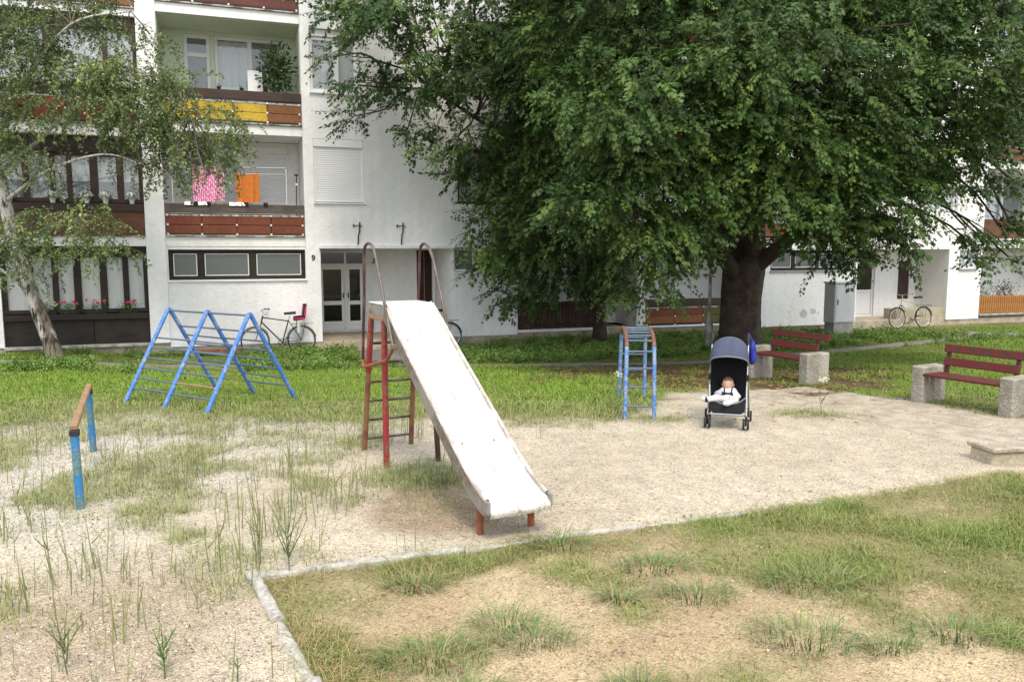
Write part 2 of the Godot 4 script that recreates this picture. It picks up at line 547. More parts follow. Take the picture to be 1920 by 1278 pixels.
const KERB := [Vector2(-1.703, -5.03), Vector2(-0.343, -5.511), Vector2(0.159, -5.74), Vector2(1.917, -6.36), Vector2(2.727, -6.68), Vector2(4.65, -7.52)]

func pl(p: Array, x: float) -> float:
	if x <= p[0].x: return p[0].y
	for i in p.size() - 1:
		if x < p[i + 1].x:
			return lerpf(p[i].y, p[i + 1].y, (x - p[i].x) / (p[i + 1].x - p[i].x))
	return p[p.size() - 1].y

# 1 inside the kerbed plot in the foreground
func fore(x: float, z: float) -> float:
	var left := -1.703 + (z + 5.03) * 0.535
	return ss(-0.02, 0.05, x - left) * ss(-0.03, 0.04, z - pl(KERB, x))

const EDGE := [Vector2(-9.0, -9.4), Vector2(-6.3, -9.4), Vector2(-4.65, -10.25), Vector2(-3.6, -9.9), Vector2(-2.64, -9.75), Vector2(-1.77, -9.95), Vector2(0.0, -9.95), Vector2(1.34, -10.0), Vector2(2.3, -11.6), Vector2(3.2, -12.6), Vector2(4.6, -12.4), Vector2(5.5, -11.4), Vector2(6.3, -10.2), Vector2(7.2, -8.0), Vector2(9.0, -6.5)]
const PATH := [Vector2(-14.0, -16.0), Vector2(-9.7, -16.25), Vector2(-5.0, -16.75), Vector2(0.0, -16.9), Vector2(4.0, -17.4), Vector2(7.6, -19.4), Vector2(13.1, -22.7), Vector2(18.0, -25.0)]

func on_path(x: float, z: float) -> float:
	return 1.0 - ss(0.28, 0.42, absf(z - pl(PATH, x)))

# how much of the spot is lawn
func lawn(x: float, z: float) -> float:
	var e := pl(EDGE, x) + n1.get_noise_2d(x * 16.0, z * 16.0) * 0.8
	var a := ss(-0.25, 0.5, e - z)
	return a * (1.0 - on_path(x, z)) * (1.0 - 0.92 * litter_shade(x, z))

# bare soil and old leaves under the big tree, its shade painted in
func litter_shade(x: float, z: float) -> float:
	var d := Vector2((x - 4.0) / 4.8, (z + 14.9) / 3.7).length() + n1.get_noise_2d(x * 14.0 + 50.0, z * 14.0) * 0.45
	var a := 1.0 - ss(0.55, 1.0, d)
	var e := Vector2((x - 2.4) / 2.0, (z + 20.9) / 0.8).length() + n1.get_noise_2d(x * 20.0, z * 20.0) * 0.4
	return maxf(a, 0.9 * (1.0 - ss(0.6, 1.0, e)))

# coarse pale gravel on the left
func stony(x: float, z: float) -> float:
	var e := x + 2.9 + (z + 6.5) * 0.30 + n1.get_noise_2d(x * 12.0, z * 12.0 + 80.0) * 1.0
	return (1.0 - ss(-0.3, 0.7, e)) * ss(-5.0, -5.9, z + n1.get_noise_2d(x * 9.0, 7.0) * 0.7)

func soil(x: float, z: float) -> Color:
	var a := n1.get_noise_2d(x * 6.0 + 11.0, z * 6.0)
	var b := n2.get_noise_2d(x * 9.0, z * 9.0)
	var c := Color(0.565, 0.485, 0.38).lerp(Color(0.49, 0.415, 0.32), clampf(0.5 + a * 1.2, 0, 1))
	c = c.lerp(Color(0.56, 0.515, 0.45), stony(x, z) * 0.85)
	# browner earth at lower left
	c = c.lerp(Color(0.41, 0.32, 0.23), 0.75 * ss(-5.5, -4.6, z + a * 0.9) * (1.0 - ss(-2.0, -1.0, x)))
	# darker brown patch beside and below the slide
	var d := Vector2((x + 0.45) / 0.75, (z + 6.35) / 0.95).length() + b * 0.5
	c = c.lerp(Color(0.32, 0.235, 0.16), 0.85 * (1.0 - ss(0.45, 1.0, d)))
	var f := fore(x, z)
	var fc := Color(0.50, 0.39, 0.25).lerp(Color(0.38, 0.28, 0.17), clampf(0.45 + b * 1.1 + a * 0.5, 0, 1))
	c = c.lerp(fc, f)
	var gr := fore_grass(x, z)
	c = c.lerp(Color(0.21, 0.195, 0.08), 0.8 * gr * f)
	var e := pl(EDGE, x) + a * 0.8
	var l := ss(-0.7, 0.9, e - z)
	c = c.lerp(Color(0.14, 0.15, 0.045).lerp(Color(0.22, 0.20, 0.09), clampf(0.4 + b, 0, 1)), l * 0.9)
	var li := litter_shade(x, z)
	c = c.lerp(Color(0.095, 0.064, 0.04).lerp(Color(0.155, 0.105, 0.062), clampf(0.5 + b * 1.4, 0, 1)), li)  # leaf litter brown, darkened further to include the crown's shade
	c = c * (0.93 + 0.14 * clampf(0.5 + n2.get_noise_2d(x * 45.0, z * 45.0), 0, 1))
	c.a = 1.0
	return c

# where grass has taken hold in the kerbed plot
func fore_grass(x: float, z: float) -> float:
	var a := n1.get_noise_2d(x * 13.0 + 31.0, z * 13.0 + 5.0)
	var kz := pl(KERB, x)
	var g := 0.9 * (1.0 - ss(0.05, 0.55, z - kz + a * 0.5))            # along the kerb
	g = maxf(g, 0.95 * (1.0 - ss(0.1, 0.75, x + 1.703 - (z + 5.03) * 0.535 + a * 0.7)))
	g = maxf(g, 0.95 * ss(1.2, 2.3, x + (z + 5.0) * -0.55 + a * 1.3) * ss(-0.35, 0.15, a + 0.25))
	g = maxf(g, 0.5 * ss(0.15, 0.4, a))
	return g

func steps(list: Array) -> PackedFloat32Array:   # [from, to, step] pieces
	var o := PackedFloat32Array()
	for p in list:
		var k := int(round((p[1] - p[0]) / p[2]))
		for i in k: o.append(p[0] + (p[1] - p[0]) * i / k)
	o.append(list[list.size() - 1][1])
	return o

func ground() -> void:
	n1.seed = 5
	n1.frequency = 0.05
	n1.fractal_octaves = 4
	n2.seed = 9
	n2.frequency = 0.05
	n2.fractal_octaves = 3
	var xs := steps([[-90.0, -20.0, 7.0], [-20.0, -8.0, 0.4], [-8.0, 8.0, 0.05], [8.0, 20.0, 0.4], [20.0, 90.0, 7.0]])
	var zs := steps([[-110.0, -26.0, 7.0], [-26.0, -14.0, 0.2], [-14.0, -2.5, 0.05], [-2.5, 4.0, 0.25], [4.0, 60.0, 7.0]])
	var v := PackedVector3Array()
	var c := PackedColorArray()
	var ix := PackedInt32Array()
	var w := xs.size()
	for z in zs:
		for x in xs:
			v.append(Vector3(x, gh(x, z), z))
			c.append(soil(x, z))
	var nm := PackedVector3Array()
	nm.resize(v.size())
	for j in zs.size():
		for i in w:
			var du := v[j * w + mini(i + 1, w - 1)] - v[j * w + maxi(i - 1, 0)]
			var dv := v[mini(j + 1, zs.size() - 1) * w + i] - v[maxi(j - 1, 0) * w + i]
			nm[j * w + i] = dv.cross(du).normalized()
	for j in zs.size() - 1:
		for i in w - 1:
			var a := j * w + i
			ix.append_array([a, a + 1, a + w + 1, a, a + w + 1, a + w])
	var arr := []
	arr.resize(Mesh.ARRAY_MAX)
	arr[Mesh.ARRAY_VERTEX] = v
	arr[Mesh.ARRAY_NORMAL] = nm
	arr[Mesh.ARRAY_COLOR] = c
	arr[Mesh.ARRAY_INDEX] = ix
	var me := ArrayMesh.new()
	me.add_surface_from_arrays(Mesh.PRIMITIVE_TRIANGLES, arr)
	var fa := field(1024, 0.30, 1, 201)
	var fb := field(1024, 0.06, 4, 203)
	var fc := field(1024, 0.012, 3, 205)
	var fd := field(1024, 0.12, 1, 207)
	var tx := picture(1024, func(i: int) -> Color:
		var g := fa[i] / 255.0
		var h := fd[i] / 255.0
		var k := 0.66 + 0.20 * fb[i] / 255.0 + 0.12 * fc[i] / 255.0
		if g > 0.70: k += (g - 0.70) * 0.9
		if g < 0.26: k -= (0.26 - g) * 1.4
		if h > 0.74: k += (h - 0.74) * 0.9
		if h < 0.17: k -= (0.17 - h) * 1.8
		return Color(k, k, k * 0.985))
	var m: StandardMaterial3D = mat("soil", Color.WHITE, 0.98, tx, 0.55, 0.0, relief(1024, fa, 8.0), 0.6, true)
	m.vertex_color_use_as_albedo = true
	m.metallic_specular = 0.2
	me.surface_set_material(0, m)
	kind(put_mesh("ground", me), "structure")

func ribbon(called: String, line: Array, width: float, lift: float, m: Material) -> void:
	var mb := MB.new()
	var g := []
	for i in line.size():
		var p: Vector2 = line[i]
		var d: Vector2 = (line[mini(i + 1, line.size() - 1)] - line[maxi(i - 1, 0)]).normalized()
		var o := Vector2(-d.y, d.x)
		var row := []
		for k in 5:
			var jag: float = n1.get_noise_2d(p.x * 40.0 + k * 30.0, p.y * 40.0) * 0.22 if k == 0 or k == 4 else 0.0
			var q: Vector2 = p + o * (width * (k / 4.0 - 0.5) + jag * (1.0 if k == 4 else -1.0))
			row.append(Vector3(q.x, gh(q.x, q.y) + (lift if k > 0 and k < 4 else -0.02), q.y))
		g.append(row)
	mb.sheet(g)
	mb.face(Vector3.UP)
	kind(put(called, mb, m), "structure")

func paths() -> void:
	var line := []
	var x := -14.0
	while x < 17.0:
		line.append(Vector2(x, pl(PATH, x)))
		x += 0.35
	ribbon("footpath", line, 0.62, 0.012, M.asphalt)
	# asphalt way to the farther entrance
	line = []
	for i in 60:
		var t := i / 59.0
		line.append(Vector2(11.3, -24.7).lerp(Vector2(20.0, -21.6), t))
	ribbon("asphalt_path", line, 1.5, 0.02, M.asphalt)
	# concrete apron before the near entrance
	line = []
	for i in 14:
		line.append(Vector2(-3.3, -19.75).lerp(Vector2(-2.6, -17.15), i / 13.0))
	ribbon("entrance_path", line, 1.5, 0.016, M.asphalt)
	# kerb stones
	var group := "concrete kerb stones edging the sandy plot"
	var line2 := [Vector2(-0.45, -2.7), Vector2(-0.98, -3.70), Vector2(-1.703, -5.03)]
	line2.append_array(KERB.slice(1))
	var nth := 0
	for i in line2.size() - 1:
		var a: Vector2 = line2[i]
		var b: Vector2 = line2[i + 1]
		var k := maxi(1, int(round(a.distance_to(b) / 1.0)))
		for j in k:
			var p := a.lerp(b, (j + 0.004) / k)
			var q := a.lerp(b, (j + 0.996) / k)
			var mb := MB.new()
			var L := p.distance_to(q)
			var sink := 0.012 * rng.randf_range(-1, 1) + (0.026 + 0.006 * maxi(0, i - 2) if i > 1 else 0.004)
			var rows := []
			# worn top: rows of points across the stone, jittered
			for s in 15:
				var t := s / 14.0
				var o := []
				for u in [[-0.04, -0.12], [-0.042, -0.012], [-0.029, 0.006], [0.0, 0.010], [0.029, 0.006], [0.042, -0.012], [0.04, -0.12]]:
					var jx := rng.randf_range(-0.007, 0.007)
					o.append(Vector3(u[0] + jx, u[1] + rng.randf_range(-0.005, 0.004) - sink, t * L))
				rows.append(o)
			mb.sheet(rows)
			for e in range(0, mb.v.size(), 3):
				var mid := (mb.v[e] + mb.v[e + 1] + mb.v[e + 2]) / 3.0 - Vector3(0, -0.07, L / 2)
				if (mb.n[e] + mb.n[e + 1] + mb.n[e + 2]).dot(Vector3(mid.x, mid.y, 0)) < 0.0: mb.turn(e)
			for e in [0, 14]:
				var o: Array = rows[e]
				for s in range(1, 6): mb.tri(o[0], o[s], o[s + 1], Vector3(0, 0, -1 if e == 0 else 1), Vector3(0, 0, -1 if e == 0 else 1), Vector3(0, 0, -1 if e == 0 else 1))
			var st := put("kerb_stone", mb, M.kerb_concrete)
			st.position = Vector3(p.x, maxf(gh(p.x, p.y), -0.02) + 0.02, p.y)
			st.rotation.y = atan2(q.x - p.x, q.y - p.y)
			var ord: String = ["first", "second", "third", "fourth", "fifth", "sixth", "seventh", "eighth"][nth % 8]
			tag(st, ("weathered pale kerb stone on the plot's left edge, %s from the bottom" if i < 2 else "weathered pale kerb stone on the plot's back edge, %s from the left corner") % ord, "kerb stone", group)
			nth = nth + 1 if i != 1 or j < k - 1 else 0
	# sandy concrete slabs before the benches
	var ax := Vector3(0.48, 0, 0.876).normalized()
	var pe := Vector3(-0.876, 0, 0.48).normalized()
	var floor_ := kind(Node3D.new(), "structure")
	floor_.name = "pavement"
	add_child(floor_)
	for i in 6:
		for j in 2:
			var ce := Vector3(4.62, 0, -12.1) + ax * (i * 0.82) + pe * (j * 0.82 + 0.12)
			var y := gh(ce.x, ce.z)
			var t := Transform3D(Basis(ax, Vector3.UP, ax.cross(Vector3.UP)), Vector3(ce.x, y, ce.z))
			t.basis = t.basis.rotated(ax, (gh(ce.x + pe.x * 0.3, ce.z + pe.z * 0.3) - gh(ce.x - pe.x * 0.3, ce.z - pe.z * 0.3)) * -0.8 + rng.randf_range(-0.012, 0.012))
			bx("slab", Vector3(-0.395, -0.06, -0.395), Vector3(0.395, 0.006 + rng.randf_range(-0.006, 0.005), 0.395), M.sandy_slab, floor_, 0.008, t)

# ---------------------------------------------------------------- apartment building
# own axes: x along the facade, z towards the playground, y up
const BAT := Vector3(-5.129, 0, -19.6)
const BTURN := 0.34034
var B: Node3D

func fp(x: float, y: float, z: float) -> Vector3:   # facade point in the scene
	return BAT + Vector3(x, 0, z).rotated(Vector3.UP, BTURN) + Vector3(0, y, 0)

func frame_mb(x0: float, x1: float, y0: float, y1: float, z: float, t: float, depth: float, xm: Array, ym: Array) -> MB:
	var mb := MB.new()
	mb.box(Vector3(x0, y0, z - depth), Vector3(x0 + t, y1, z), Transform3D(), 0.004)
	mb.box(Vector3(x1 - t, y0, z - depth), Vector3(x1, y1, z), Transform3D(), 0.004)
	mb.box(Vector3(x0 + t, y0, z - depth), Vector3(x1 - t, y0 + t, z - 0.002), Transform3D(), 0.004)
	mb.box(Vector3(x0 + t, y1 - t, z - depth), Vector3(x1 - t, y1, z - 0.002), Transform3D(), 0.004)
	for a in xm:
		mb.box(Vector3(a[0] - a[1] / 2, y0 + t, z - depth), Vector3(a[0] + a[1] / 2, y1 - t, z - 0.001), Transform3D(), 0.004)
	var cuts := [x0 + t]
	for a in xm:
		cuts.append(a[0] - a[1] / 2)
		cuts.append(a[0] + a[1] / 2)
	cuts.append(x1 - t)
	for b in ym:
		for k in range(0, cuts.size(), 2):
			mb.box(Vector3(cuts[k], b[0] - b[1] / 2, z - depth), Vector3(cuts[k + 1], b[0] + b[1] / 2, z - 0.003), Transform3D(), 0.003)
	return mb

func drape(x0: float, x1: float, y0: float, y1: float, z: float, amp := 0.02, folds := 9.0, ph := 0.0) -> MB:
	var mb := MB.new()
	var g := []
	var cols := maxi(8, int((x1 - x0) * 40.0))
	for i in 2:
		var row := []
		for j in cols + 1:
			var t := float(j) / cols
			row.append(Vector3(lerpf(x0, x1, t), y1 if i == 0 else y0, z + amp * sin(t * folds * (x1 - x0) * 6.0 + ph + 0.8 * sin(t * 11.0))))
		g.append(row)
	mb.sheet(g)
	return mb

# window as a part: frame with panes, a curtain and the dark room behind as sub-parts
func window(x0: float, x1: float, y0: float, y1: float, z: float, fm: Material, t: float, xm: Array, ym: Array, curtain := 0, glass: Material = null) -> Node3D:
	var w := put("window", frame_mb(x0, x1, y0, y1, z, t, 0.07, xm, ym), fm, B)
	var cuts := [x0 + t]
	for a in xm:
		cuts.append(a[0] - a[1] / 2)
		cuts.append(a[0] + a[1] / 2)
	cuts.append(x1 - t)
	for k in range(0, cuts.size(), 2):
		bx("pane", Vector3(cuts[k], y0 + t, z - 0.042), Vector3(cuts[k + 1], y1 - t, z - 0.036), glass if glass else M.glass, w)
		if curtain == 1:
			put("curtain", drape(cuts[k] - 0.02, cuts[k + 1] + 0.02, y0 + t - 0.01, y1 - t + 0.02, z - 0.13, 0.016, 4.0, k), M.curtain, w)
		elif curtain == 2:      # short net curtain, leaves the lower third free
			put("curtain", drape(cuts[k] - 0.02, cuts[k + 1] + 0.02, y0 + (y1 - y0) * 0.33, y1 - t + 0.02, z - 0.13, 0.016, 4.0, k), M.curtain, w)
		elif curtain == 3 and k == 0:
			put("curtain", drape(cuts[k] - 0.02, cuts[k + 1] + 0.02, y0 + t, y1 - t, z - 0.16, 0.03, 5.0, k), M.curtain, w)
	bx("interior", Vector3(x0, y0 - 0.05, z - 0.6), Vector3(x1, y1 + 0.05, z - 0.55), M.room, w)
	return w

func shutter(x0: float, x1: float, y0: float, y1: float, z: float, box_h := 0.2) -> void:
	var mb := MB.new()
	var h := 0.052
	var k := int((y1 - box_h - y0) / h)
	h = (y1 - box_h - y0) / k
	for i in k:
		var a := y0 + i * h
		mb.quad(Vector3(x0 + 0.04, a, z + 0.006), Vector3(x1 - 0.04, a, z + 0.006), Vector3(x1 - 0.04, a + h * 0.45, z + 0.012), Vector3(x0 + 0.04, a + h * 0.45, z + 0.012), Vector3(0, -0.2, 1).normalized())
		mb.quad(Vector3(x0 + 0.04, a + h * 0.45, z + 0.012), Vector3(x1 - 0.04, a + h * 0.45, z + 0.012), Vector3(x1 - 0.04, a + h * 0.85, z + 0.004), Vector3(x0 + 0.04, a + h * 0.85, z + 0.004), Vector3(0, 0.35, 1).normalized())
		mb.quad(Vector3(x0 + 0.04, a + h * 0.85, z - 0.006), Vector3(x1 - 0.04, a + h * 0.85, z - 0.006), Vector3(x1 - 0.04, a + h, z - 0.006), Vector3(x0 + 0.04, a + h, z - 0.006), Vector3(0, 0, 1))
	var s := put("roller_shutter", mb, M.white_shutter, B)
	bx("shutter_box", Vector3(x0, y1 - box_h, z - 0.1), Vector3(x1, y1, z + 0.05), M.white_frame, s, 0.015)
	bx("guide_rail", Vector3(x0, y0, z - 0.02), Vector3(x0 + 0.045, y1 - box_h - 0.002, z + 0.03), M.white_frame, s, 0.004)
	bx("guide_rail", Vector3(x1 - 0.045, y0, z - 0.02), Vector3(x1, y1 - box_h - 0.002, z + 0.03), M.white_frame, s, 0.004)
	bx("backing", Vector3(x0, y0, z - 0.16), Vector3(x1, y1 - box_h, z - 0.12), M.room, s)

# balcony front of coloured panels held by bolts
func parapet(x0: float, x1: float, y0: float, y1: float, z: float, cols: int, rows: int, mats: Array) -> void:
	var w := (x1 - x0) / cols
	var h := (y1 - y0) / rows
	var r := bx("balcony_railing", Vector3(x0, y1 + 0.022, z - 0.06), Vector3(x1, y1 + 0.04, z - 0.02), M.dark_metal, B)
	for i in cols + 1:
		var x := clampf(x0 + i * w, x0 + 0.02, x1 - 0.02)
		bx("post", Vector3(x - 0.018, y0 - 0.02, z - 0.06), Vector3(x + 0.018, y1 + 0.02, z - 0.022), M.dark_metal, r)
	bx("backing", Vector3(x0 + 0.01, y0, z - 0.085), Vector3(x1 - 0.01, y1, z - 0.065), M.dark_wood, r)
	for j in [0, rows]:
		bx("rail", Vector3(x0, y0 + j * h - 0.018, z - 0.018), Vector3(x1, y0 + j * h + 0.018, z + 0.008), M.rail_metal if j == rows else M.dark_metal, r, 0.004)
	for i in cols:
		for j in rows:
			var m: Material = mats[(i * rows + j) % mats.size()]
			var p := bx("panel", Vector3(x0 + i * w + 0.008, y0 + j * h + (0.02 if j == 0 else 0.006), z - 0.016), Vector3(x0 + (i + 1) * w - 0.008, y0 + (j + 1) * h - (0.02 if j == rows - 1 else 0.006), z), m, r, 0.003)
			p.rotation.z = rng.randf_range(-0.002, 0.002)
	for i in cols + 1:
		for j in rows + 1:
			var x := clampf(x0 + i * w, x0 + 0.04, x1 - 0.04)
			bx("bolt_plate", Vector3(x - 0.021, y0 + j * h - 0.021, z + 0.009), Vector3(x + 0.021, y0 + j * h + 0.021, z + 0.024), M.white_frame, r, 0.005)

func boards_up(called: String, x0: float, x1: float, y0: float, y1: float, z: float, w: float, m: Material, gap := 0.012) -> void:
	var k := int(round((x1 - x0) / w))
	w = (x1 - x0) / k
	var base := bx(called, Vector3(x0, y0 + 0.08, z - 0.06), Vector3(x1, y0 + 0.14, z - 0.03), M.dark_wood, B)
	bx("cross_rail", Vector3(x0, y1 - 0.16, z - 0.06), Vector3(x1, y1 - 0.1, z - 0.03), M.dark_wood, base)
	for i in k:
		var d := rng.randf_range(-0.006, 0.004)
		bx("board", Vector3(x0 + i * w + gap / 2, y0 + d, z - 0.026), Vector3(x0 + (i + 1) * w - gap / 2, y1 + d, z + d), m, base, 0.003)

func boards_across(called: String, x0: float, x1: float, y0: float, y1: float, z: float, k: int, m: Material) -> void:
	var base := bx(called, Vector3(x0, y0, z - 0.08), Vector3(x1, y1, z - 0.04), M.dark_wood, B)
	var h := (y1 - y0) / k
	for i in k:
		var t := Transform3D(Basis(Vector3.RIGHT, 0.06), Vector3(0, y0 + i * h + h / 2, z))
		bx("board", Vector3(x0, -h / 2 + 0.004, -0.02), Vector3(x1, h / 2 + 0.004, 0.0), m, base, 0.003, t)

func wallpart(x0: float, x1: float, y0: float, y1: float, z0: float, z1: float, holes := [], m: Material = null) -> void:
	var mb := MB.new()
	mb.wall(x0, x1, y0, y1, z0, z1, holes)
	put("wall", mb, m if m else M.plaster, B)

func building() -> void:
	B = thing("apartment_building", "long white four storey apartment building with brown and orange balcony fronts", "building", BAT, BTURN)
	var top := 10.3
	# --- shell: roof, back, ends, floors
	bx("roof", Vector3(-12.0, top, -9.3), Vector3(32.0, top + 0.3, 0.25), M.grey_concrete, B, 0.02)
	bx("back_wall", Vector3(-12.0, -0.6, -9.3), Vector3(32.0, top - 0.003, -9.0), M.plaster, B)
	bx("end_wall", Vector3(-12.3, -0.6, -9.3), Vector3(-12.003, top, -0.003), M.plaster, B)
	bx("end_wall", Vector3(32.003, -0.6, -9.3), Vector3(32.3, top, -0.003), M.plaster, B)
	for y in [2.22, 4.80, 7.40]:
		bx("floor_slab", Vector3(-11.9, y, -8.99), Vector3(31.9, y + 0.2, -1.62), M.room, B)
	# --- plinth
	for e in [[-12.0, 0.42, 0.0], [3.80, 13.28, 0.0], [13.30, 16.6, 0.06], [20.85, 32.0, 0.0]]:
		bx("plinth", Vector3(e[0], -0.9, -0.4), Vector3(e[1], -0.03 if e[0] < 13.0 else -0.16, e[2] - 0.035), M.plinth, B, 0.01)
	# --- left wall and fins
	wallpart(-12.0, -6.40, -0.03, top, -0.3, 0.0)
	wallpart(-3.45, -3.035, -0.03, top, -1.6, 0.03)
	wallpart(9.19, 9.47, -0.03, top, -1.6, 0.03)
	# --- glazed bay on the left
	for e in [[2.20, 2.42], [4.64, 4.89], [7.25, 7.42]]:
		bx("floor_edge", Vector3(-6.397, e[0], -1.6), Vector3(-3.453, e[1], 0.01), M.plaster, B, 0.01)
		bx("ledge", Vector3(-6.397, e[1] + 0.003, -0.3), Vector3(-3.453, e[1] + 0.025, 0.06), M.rail_metal, B, 0.004)
	bx("ledge", Vector3(-6.397, -0.085, -0.3), Vector3(-3.453, -0.015, 0.07), M.kerb_concrete, B, 0.01)
	# ground floor: black boarded base, dark frames with net curtains
	bx("base_panel", Vector3(-6.38, -0.01, -0.12), Vector3(-4.63, 0.55, -0.05), M.dark_wood, B, 0.006)
	bx("base_panel", Vector3(-4.62, -0.01, -0.12), Vector3(-3.46, 0.55, -0.05), M.dark_wood, B, 0.006)
	bx("flower_shelf", Vector3(-6.38, 0.552, -0.12), Vector3(-3.46, 0.68, 0.02), M.dark_wood, B, 0.008)
	window(-6.39, -3.46, 0.70, 2.19, -0.06, M.dark_wood, 0.09, [[-5.83, 0.10], [-5.35, 0.12], [-4.91, 0.15], [-4.38, 0.15], [-3.92, 0.12]], [[1.98, 0.05]], 1)
	bx("header", Vector3(-6.29, 1.955, -0.055), Vector3(-3.56, 2.095, -0.035), M.dark_wood, B, 0.004)
	# first floor
	boards_across("balcony_boarding", -6.39, -3.46, 2.455, 2.97, 0.0, 4, M.siding)
	bx("flower_shelf", Vector3(-6.39, 2.975, -0.14), Vector3(-3.46, 3.15, 0.04), M.brown_frame, B, 0.008)
	window(-6.39, -3.46, 3.17, 4.63, -0.08, M.brown_frame, 0.09, [[-5.80, 0.12], [-5.28, 0.10], [-4.95, 0.10], [-4.46, 0.16], [-3.93, 0.14]], [[4.22, 0.06]], 2)
	bx("header", Vector3(-6.30, 4.26, -0.075), Vector3(-3.55, 4.54, -0.05), M.dark_wood, B, 0.004)
	# second floor
	parapet(-6.38, -3.47, 4.95, 5.45, 0.03, 4, 2, [M.panel_maroon, M.panel_red, M.panel_red, M.panel_brown])
	bx("rail_board", Vector3(-6.38, 5.49, -0.08), Vector3(-3.47, 5.68, 0.02), M.dark_wood, B, 0.006)
	window(-6.39, -3.46, 5.72, 7.24, -0.08, M.brown_frame, 0.08, [[-5.2, 0.22], [-4.1, 0.10]], [[6.95, 0.05]], 1)
	bx("header", Vector3(-6.31, 6.98, -0.075), Vector3(-3.54, 7.16, -0.05), M.dark_wood, B, 0.004)
	# third floor
	parapet(-6.38, -3.47, 7.46, 8.0, 0.03, 4, 2, [M.panel_brown, M.panel_maroon, M.panel_red])
	window(-6.39, -3.46, 8.25, 10.29, -0.08, M.brown_frame, 0.08, [[-5.2, 0.22], [-4.1, 0.10]], [], 1)
	# --- open loggias: [x0, x1, first level], slabs, back walls
	loggia(-3.033, 0.098, 1, true)
	loggia(5.603, 9.188, 0, false)
	loggia(9.472, 13.28, 0, false)
	loggia(13.32, 16.58, 1, false)
	loggia(22.203, 26.0, 0, false)
	# --- wall under the near loggia with the dark strip window
	wallpart(-3.033, 0.098, -0.14, 2.20, -0.3, 0.0, [[-3.0, 0.085, 1.42, 2.13]])
	strip(-3.0, 0.085, 1.42, 2.13, [[-2.30, 0.14], [-1.14, 0.15]])
	bx("sill", Vector3(-3.02, 1.375, -0.1), Vector3(0.12, 1.418, 0.05), M.white_frame, B, 0.006)
	# --- stair wall with the entrance
	wallpart(0.10, 5.60, -0.14, top - 0.003, -0.3, 0.0, [[0.34, 1.55, 3.27, 4.80], [0.31, 1.46, 5.90, 7.37], [0.34, 1.5, 8.5, 9.9], [0.45, 3.78, -1.0, 2.15], [3.84, 5.30, 1.55, 2.18], [3.95, 5.35, 3.30, 4.72], [3.95, 5.35, 5.90, 7.32], [3.95, 5.35, 8.5, 9.9]])
	shutter(0.345, 1.545, 3.29, 4.797, -0.05, 0.2)
	bx("sill", Vector3(0.32, 3.235, -0.1), Vector3(1.60, 3.268, 0.06), M.white_frame, B, 0.006)
	window(0.315, 1.455, 5.91, 7.2, -0.12, M.white_frame, 0.075, [[0.94, 0.14]], [], 1)
	bx("shutter_box", Vector3(0.315, 7.203, -0.2), Vector3(1.455, 7.365, -0.08), M.white_frame, B, 0.01)
	bx("sill", Vector3(0.29, 5.85, -0.1), Vector3(1.50, 5.898, 0.06), M.white_frame, B, 0.006)
	window(0.345, 1.495, 8.51, 9.89, -0.12, M.white_frame, 0.075, [[0.92, 0.14]], [], 1)
	window(3.845, 5.295, 1.56, 2.175, -0.1, M.white_frame, 0.06, [[4.42, 0.09], [5.0, 0.09]], [], 0, M.frosted)
	bx("sill", Vector3(3.82, 1.50, -0.1), Vector3(5.33, 1.548, 0.04), M.white_frame, B, 0.006)
	window(3.955, 5.345, 3.31, 4.71, -0.12, M.brown_frame, 0.07, [[4.62, 0.1]], [], 1)
	window(3.955, 5.345, 5.91, 7.31, -0.12, M.white_frame, 0.07, [[4.62, 0.1]], [], 1)
	window(3.955, 5.345, 8.51, 9.89, -0.12, M.white_frame, 0.07, [[4.62, 0.1]], [], 1)
	wallpart(0.10, 0.30, 2.61, top - 0.003, -1.6, -0.303)
	wallpart(16.60, 16.80, 2.61, top - 0.003, -1.6, -0.303)
	wallpart(22.0, 22.2, -0.18, top - 0.003, -1.6, -0.303)
	wallpart(26.0, 26.2, -0.18, top - 0.003, -1.6, -0.303)
	wallpart(5.42, 5.60, -0.14, top - 0.003, -1.6, -0.303)
	# --- near entrance
	wallpart(0.10, 0.448, -0.3, 2.6, -1.85, -0.303)
	wallpart(3.782, 4.0, -0.3, 2.6, -1.85, -0.303)
	wallpart(0.10, 4.0, -0.3, 2.6, -2.1, -1.853, [[0.56, 1.84, -0.11, 2.12], [3.27, 3.72, -0.11, 2.12]])
	bx("recess_ceiling", Vector3(0.45, 2.15, -1.85), Vector3(3.78, 2.35, -0.303), M.plaster, B)
	bx("canopy_lip", Vector3(0.42, 2.15, -0.01), Vector3(3.86, 2.245, 0.10), M.plaster, B, 0.012)
	bx("porch_floor", Vector3(0.30, -0.9, -1.85), Vector3(3.84, -0.14, -0.02), M.plinth, B, 0.01)
	bx("step", Vector3(0.34, -0.9, -0.018), Vector3(3.80, -0.255, 0.32), M.plinth, B, 0.012)
	var door := put("entrance_door", frame_mb(0.565, 1.835, -0.13, 2.11, -1.90, 0.06, 0.1, [[1.30, 0.06]], [[1.715, 0.08]]), M.white_frame, B)
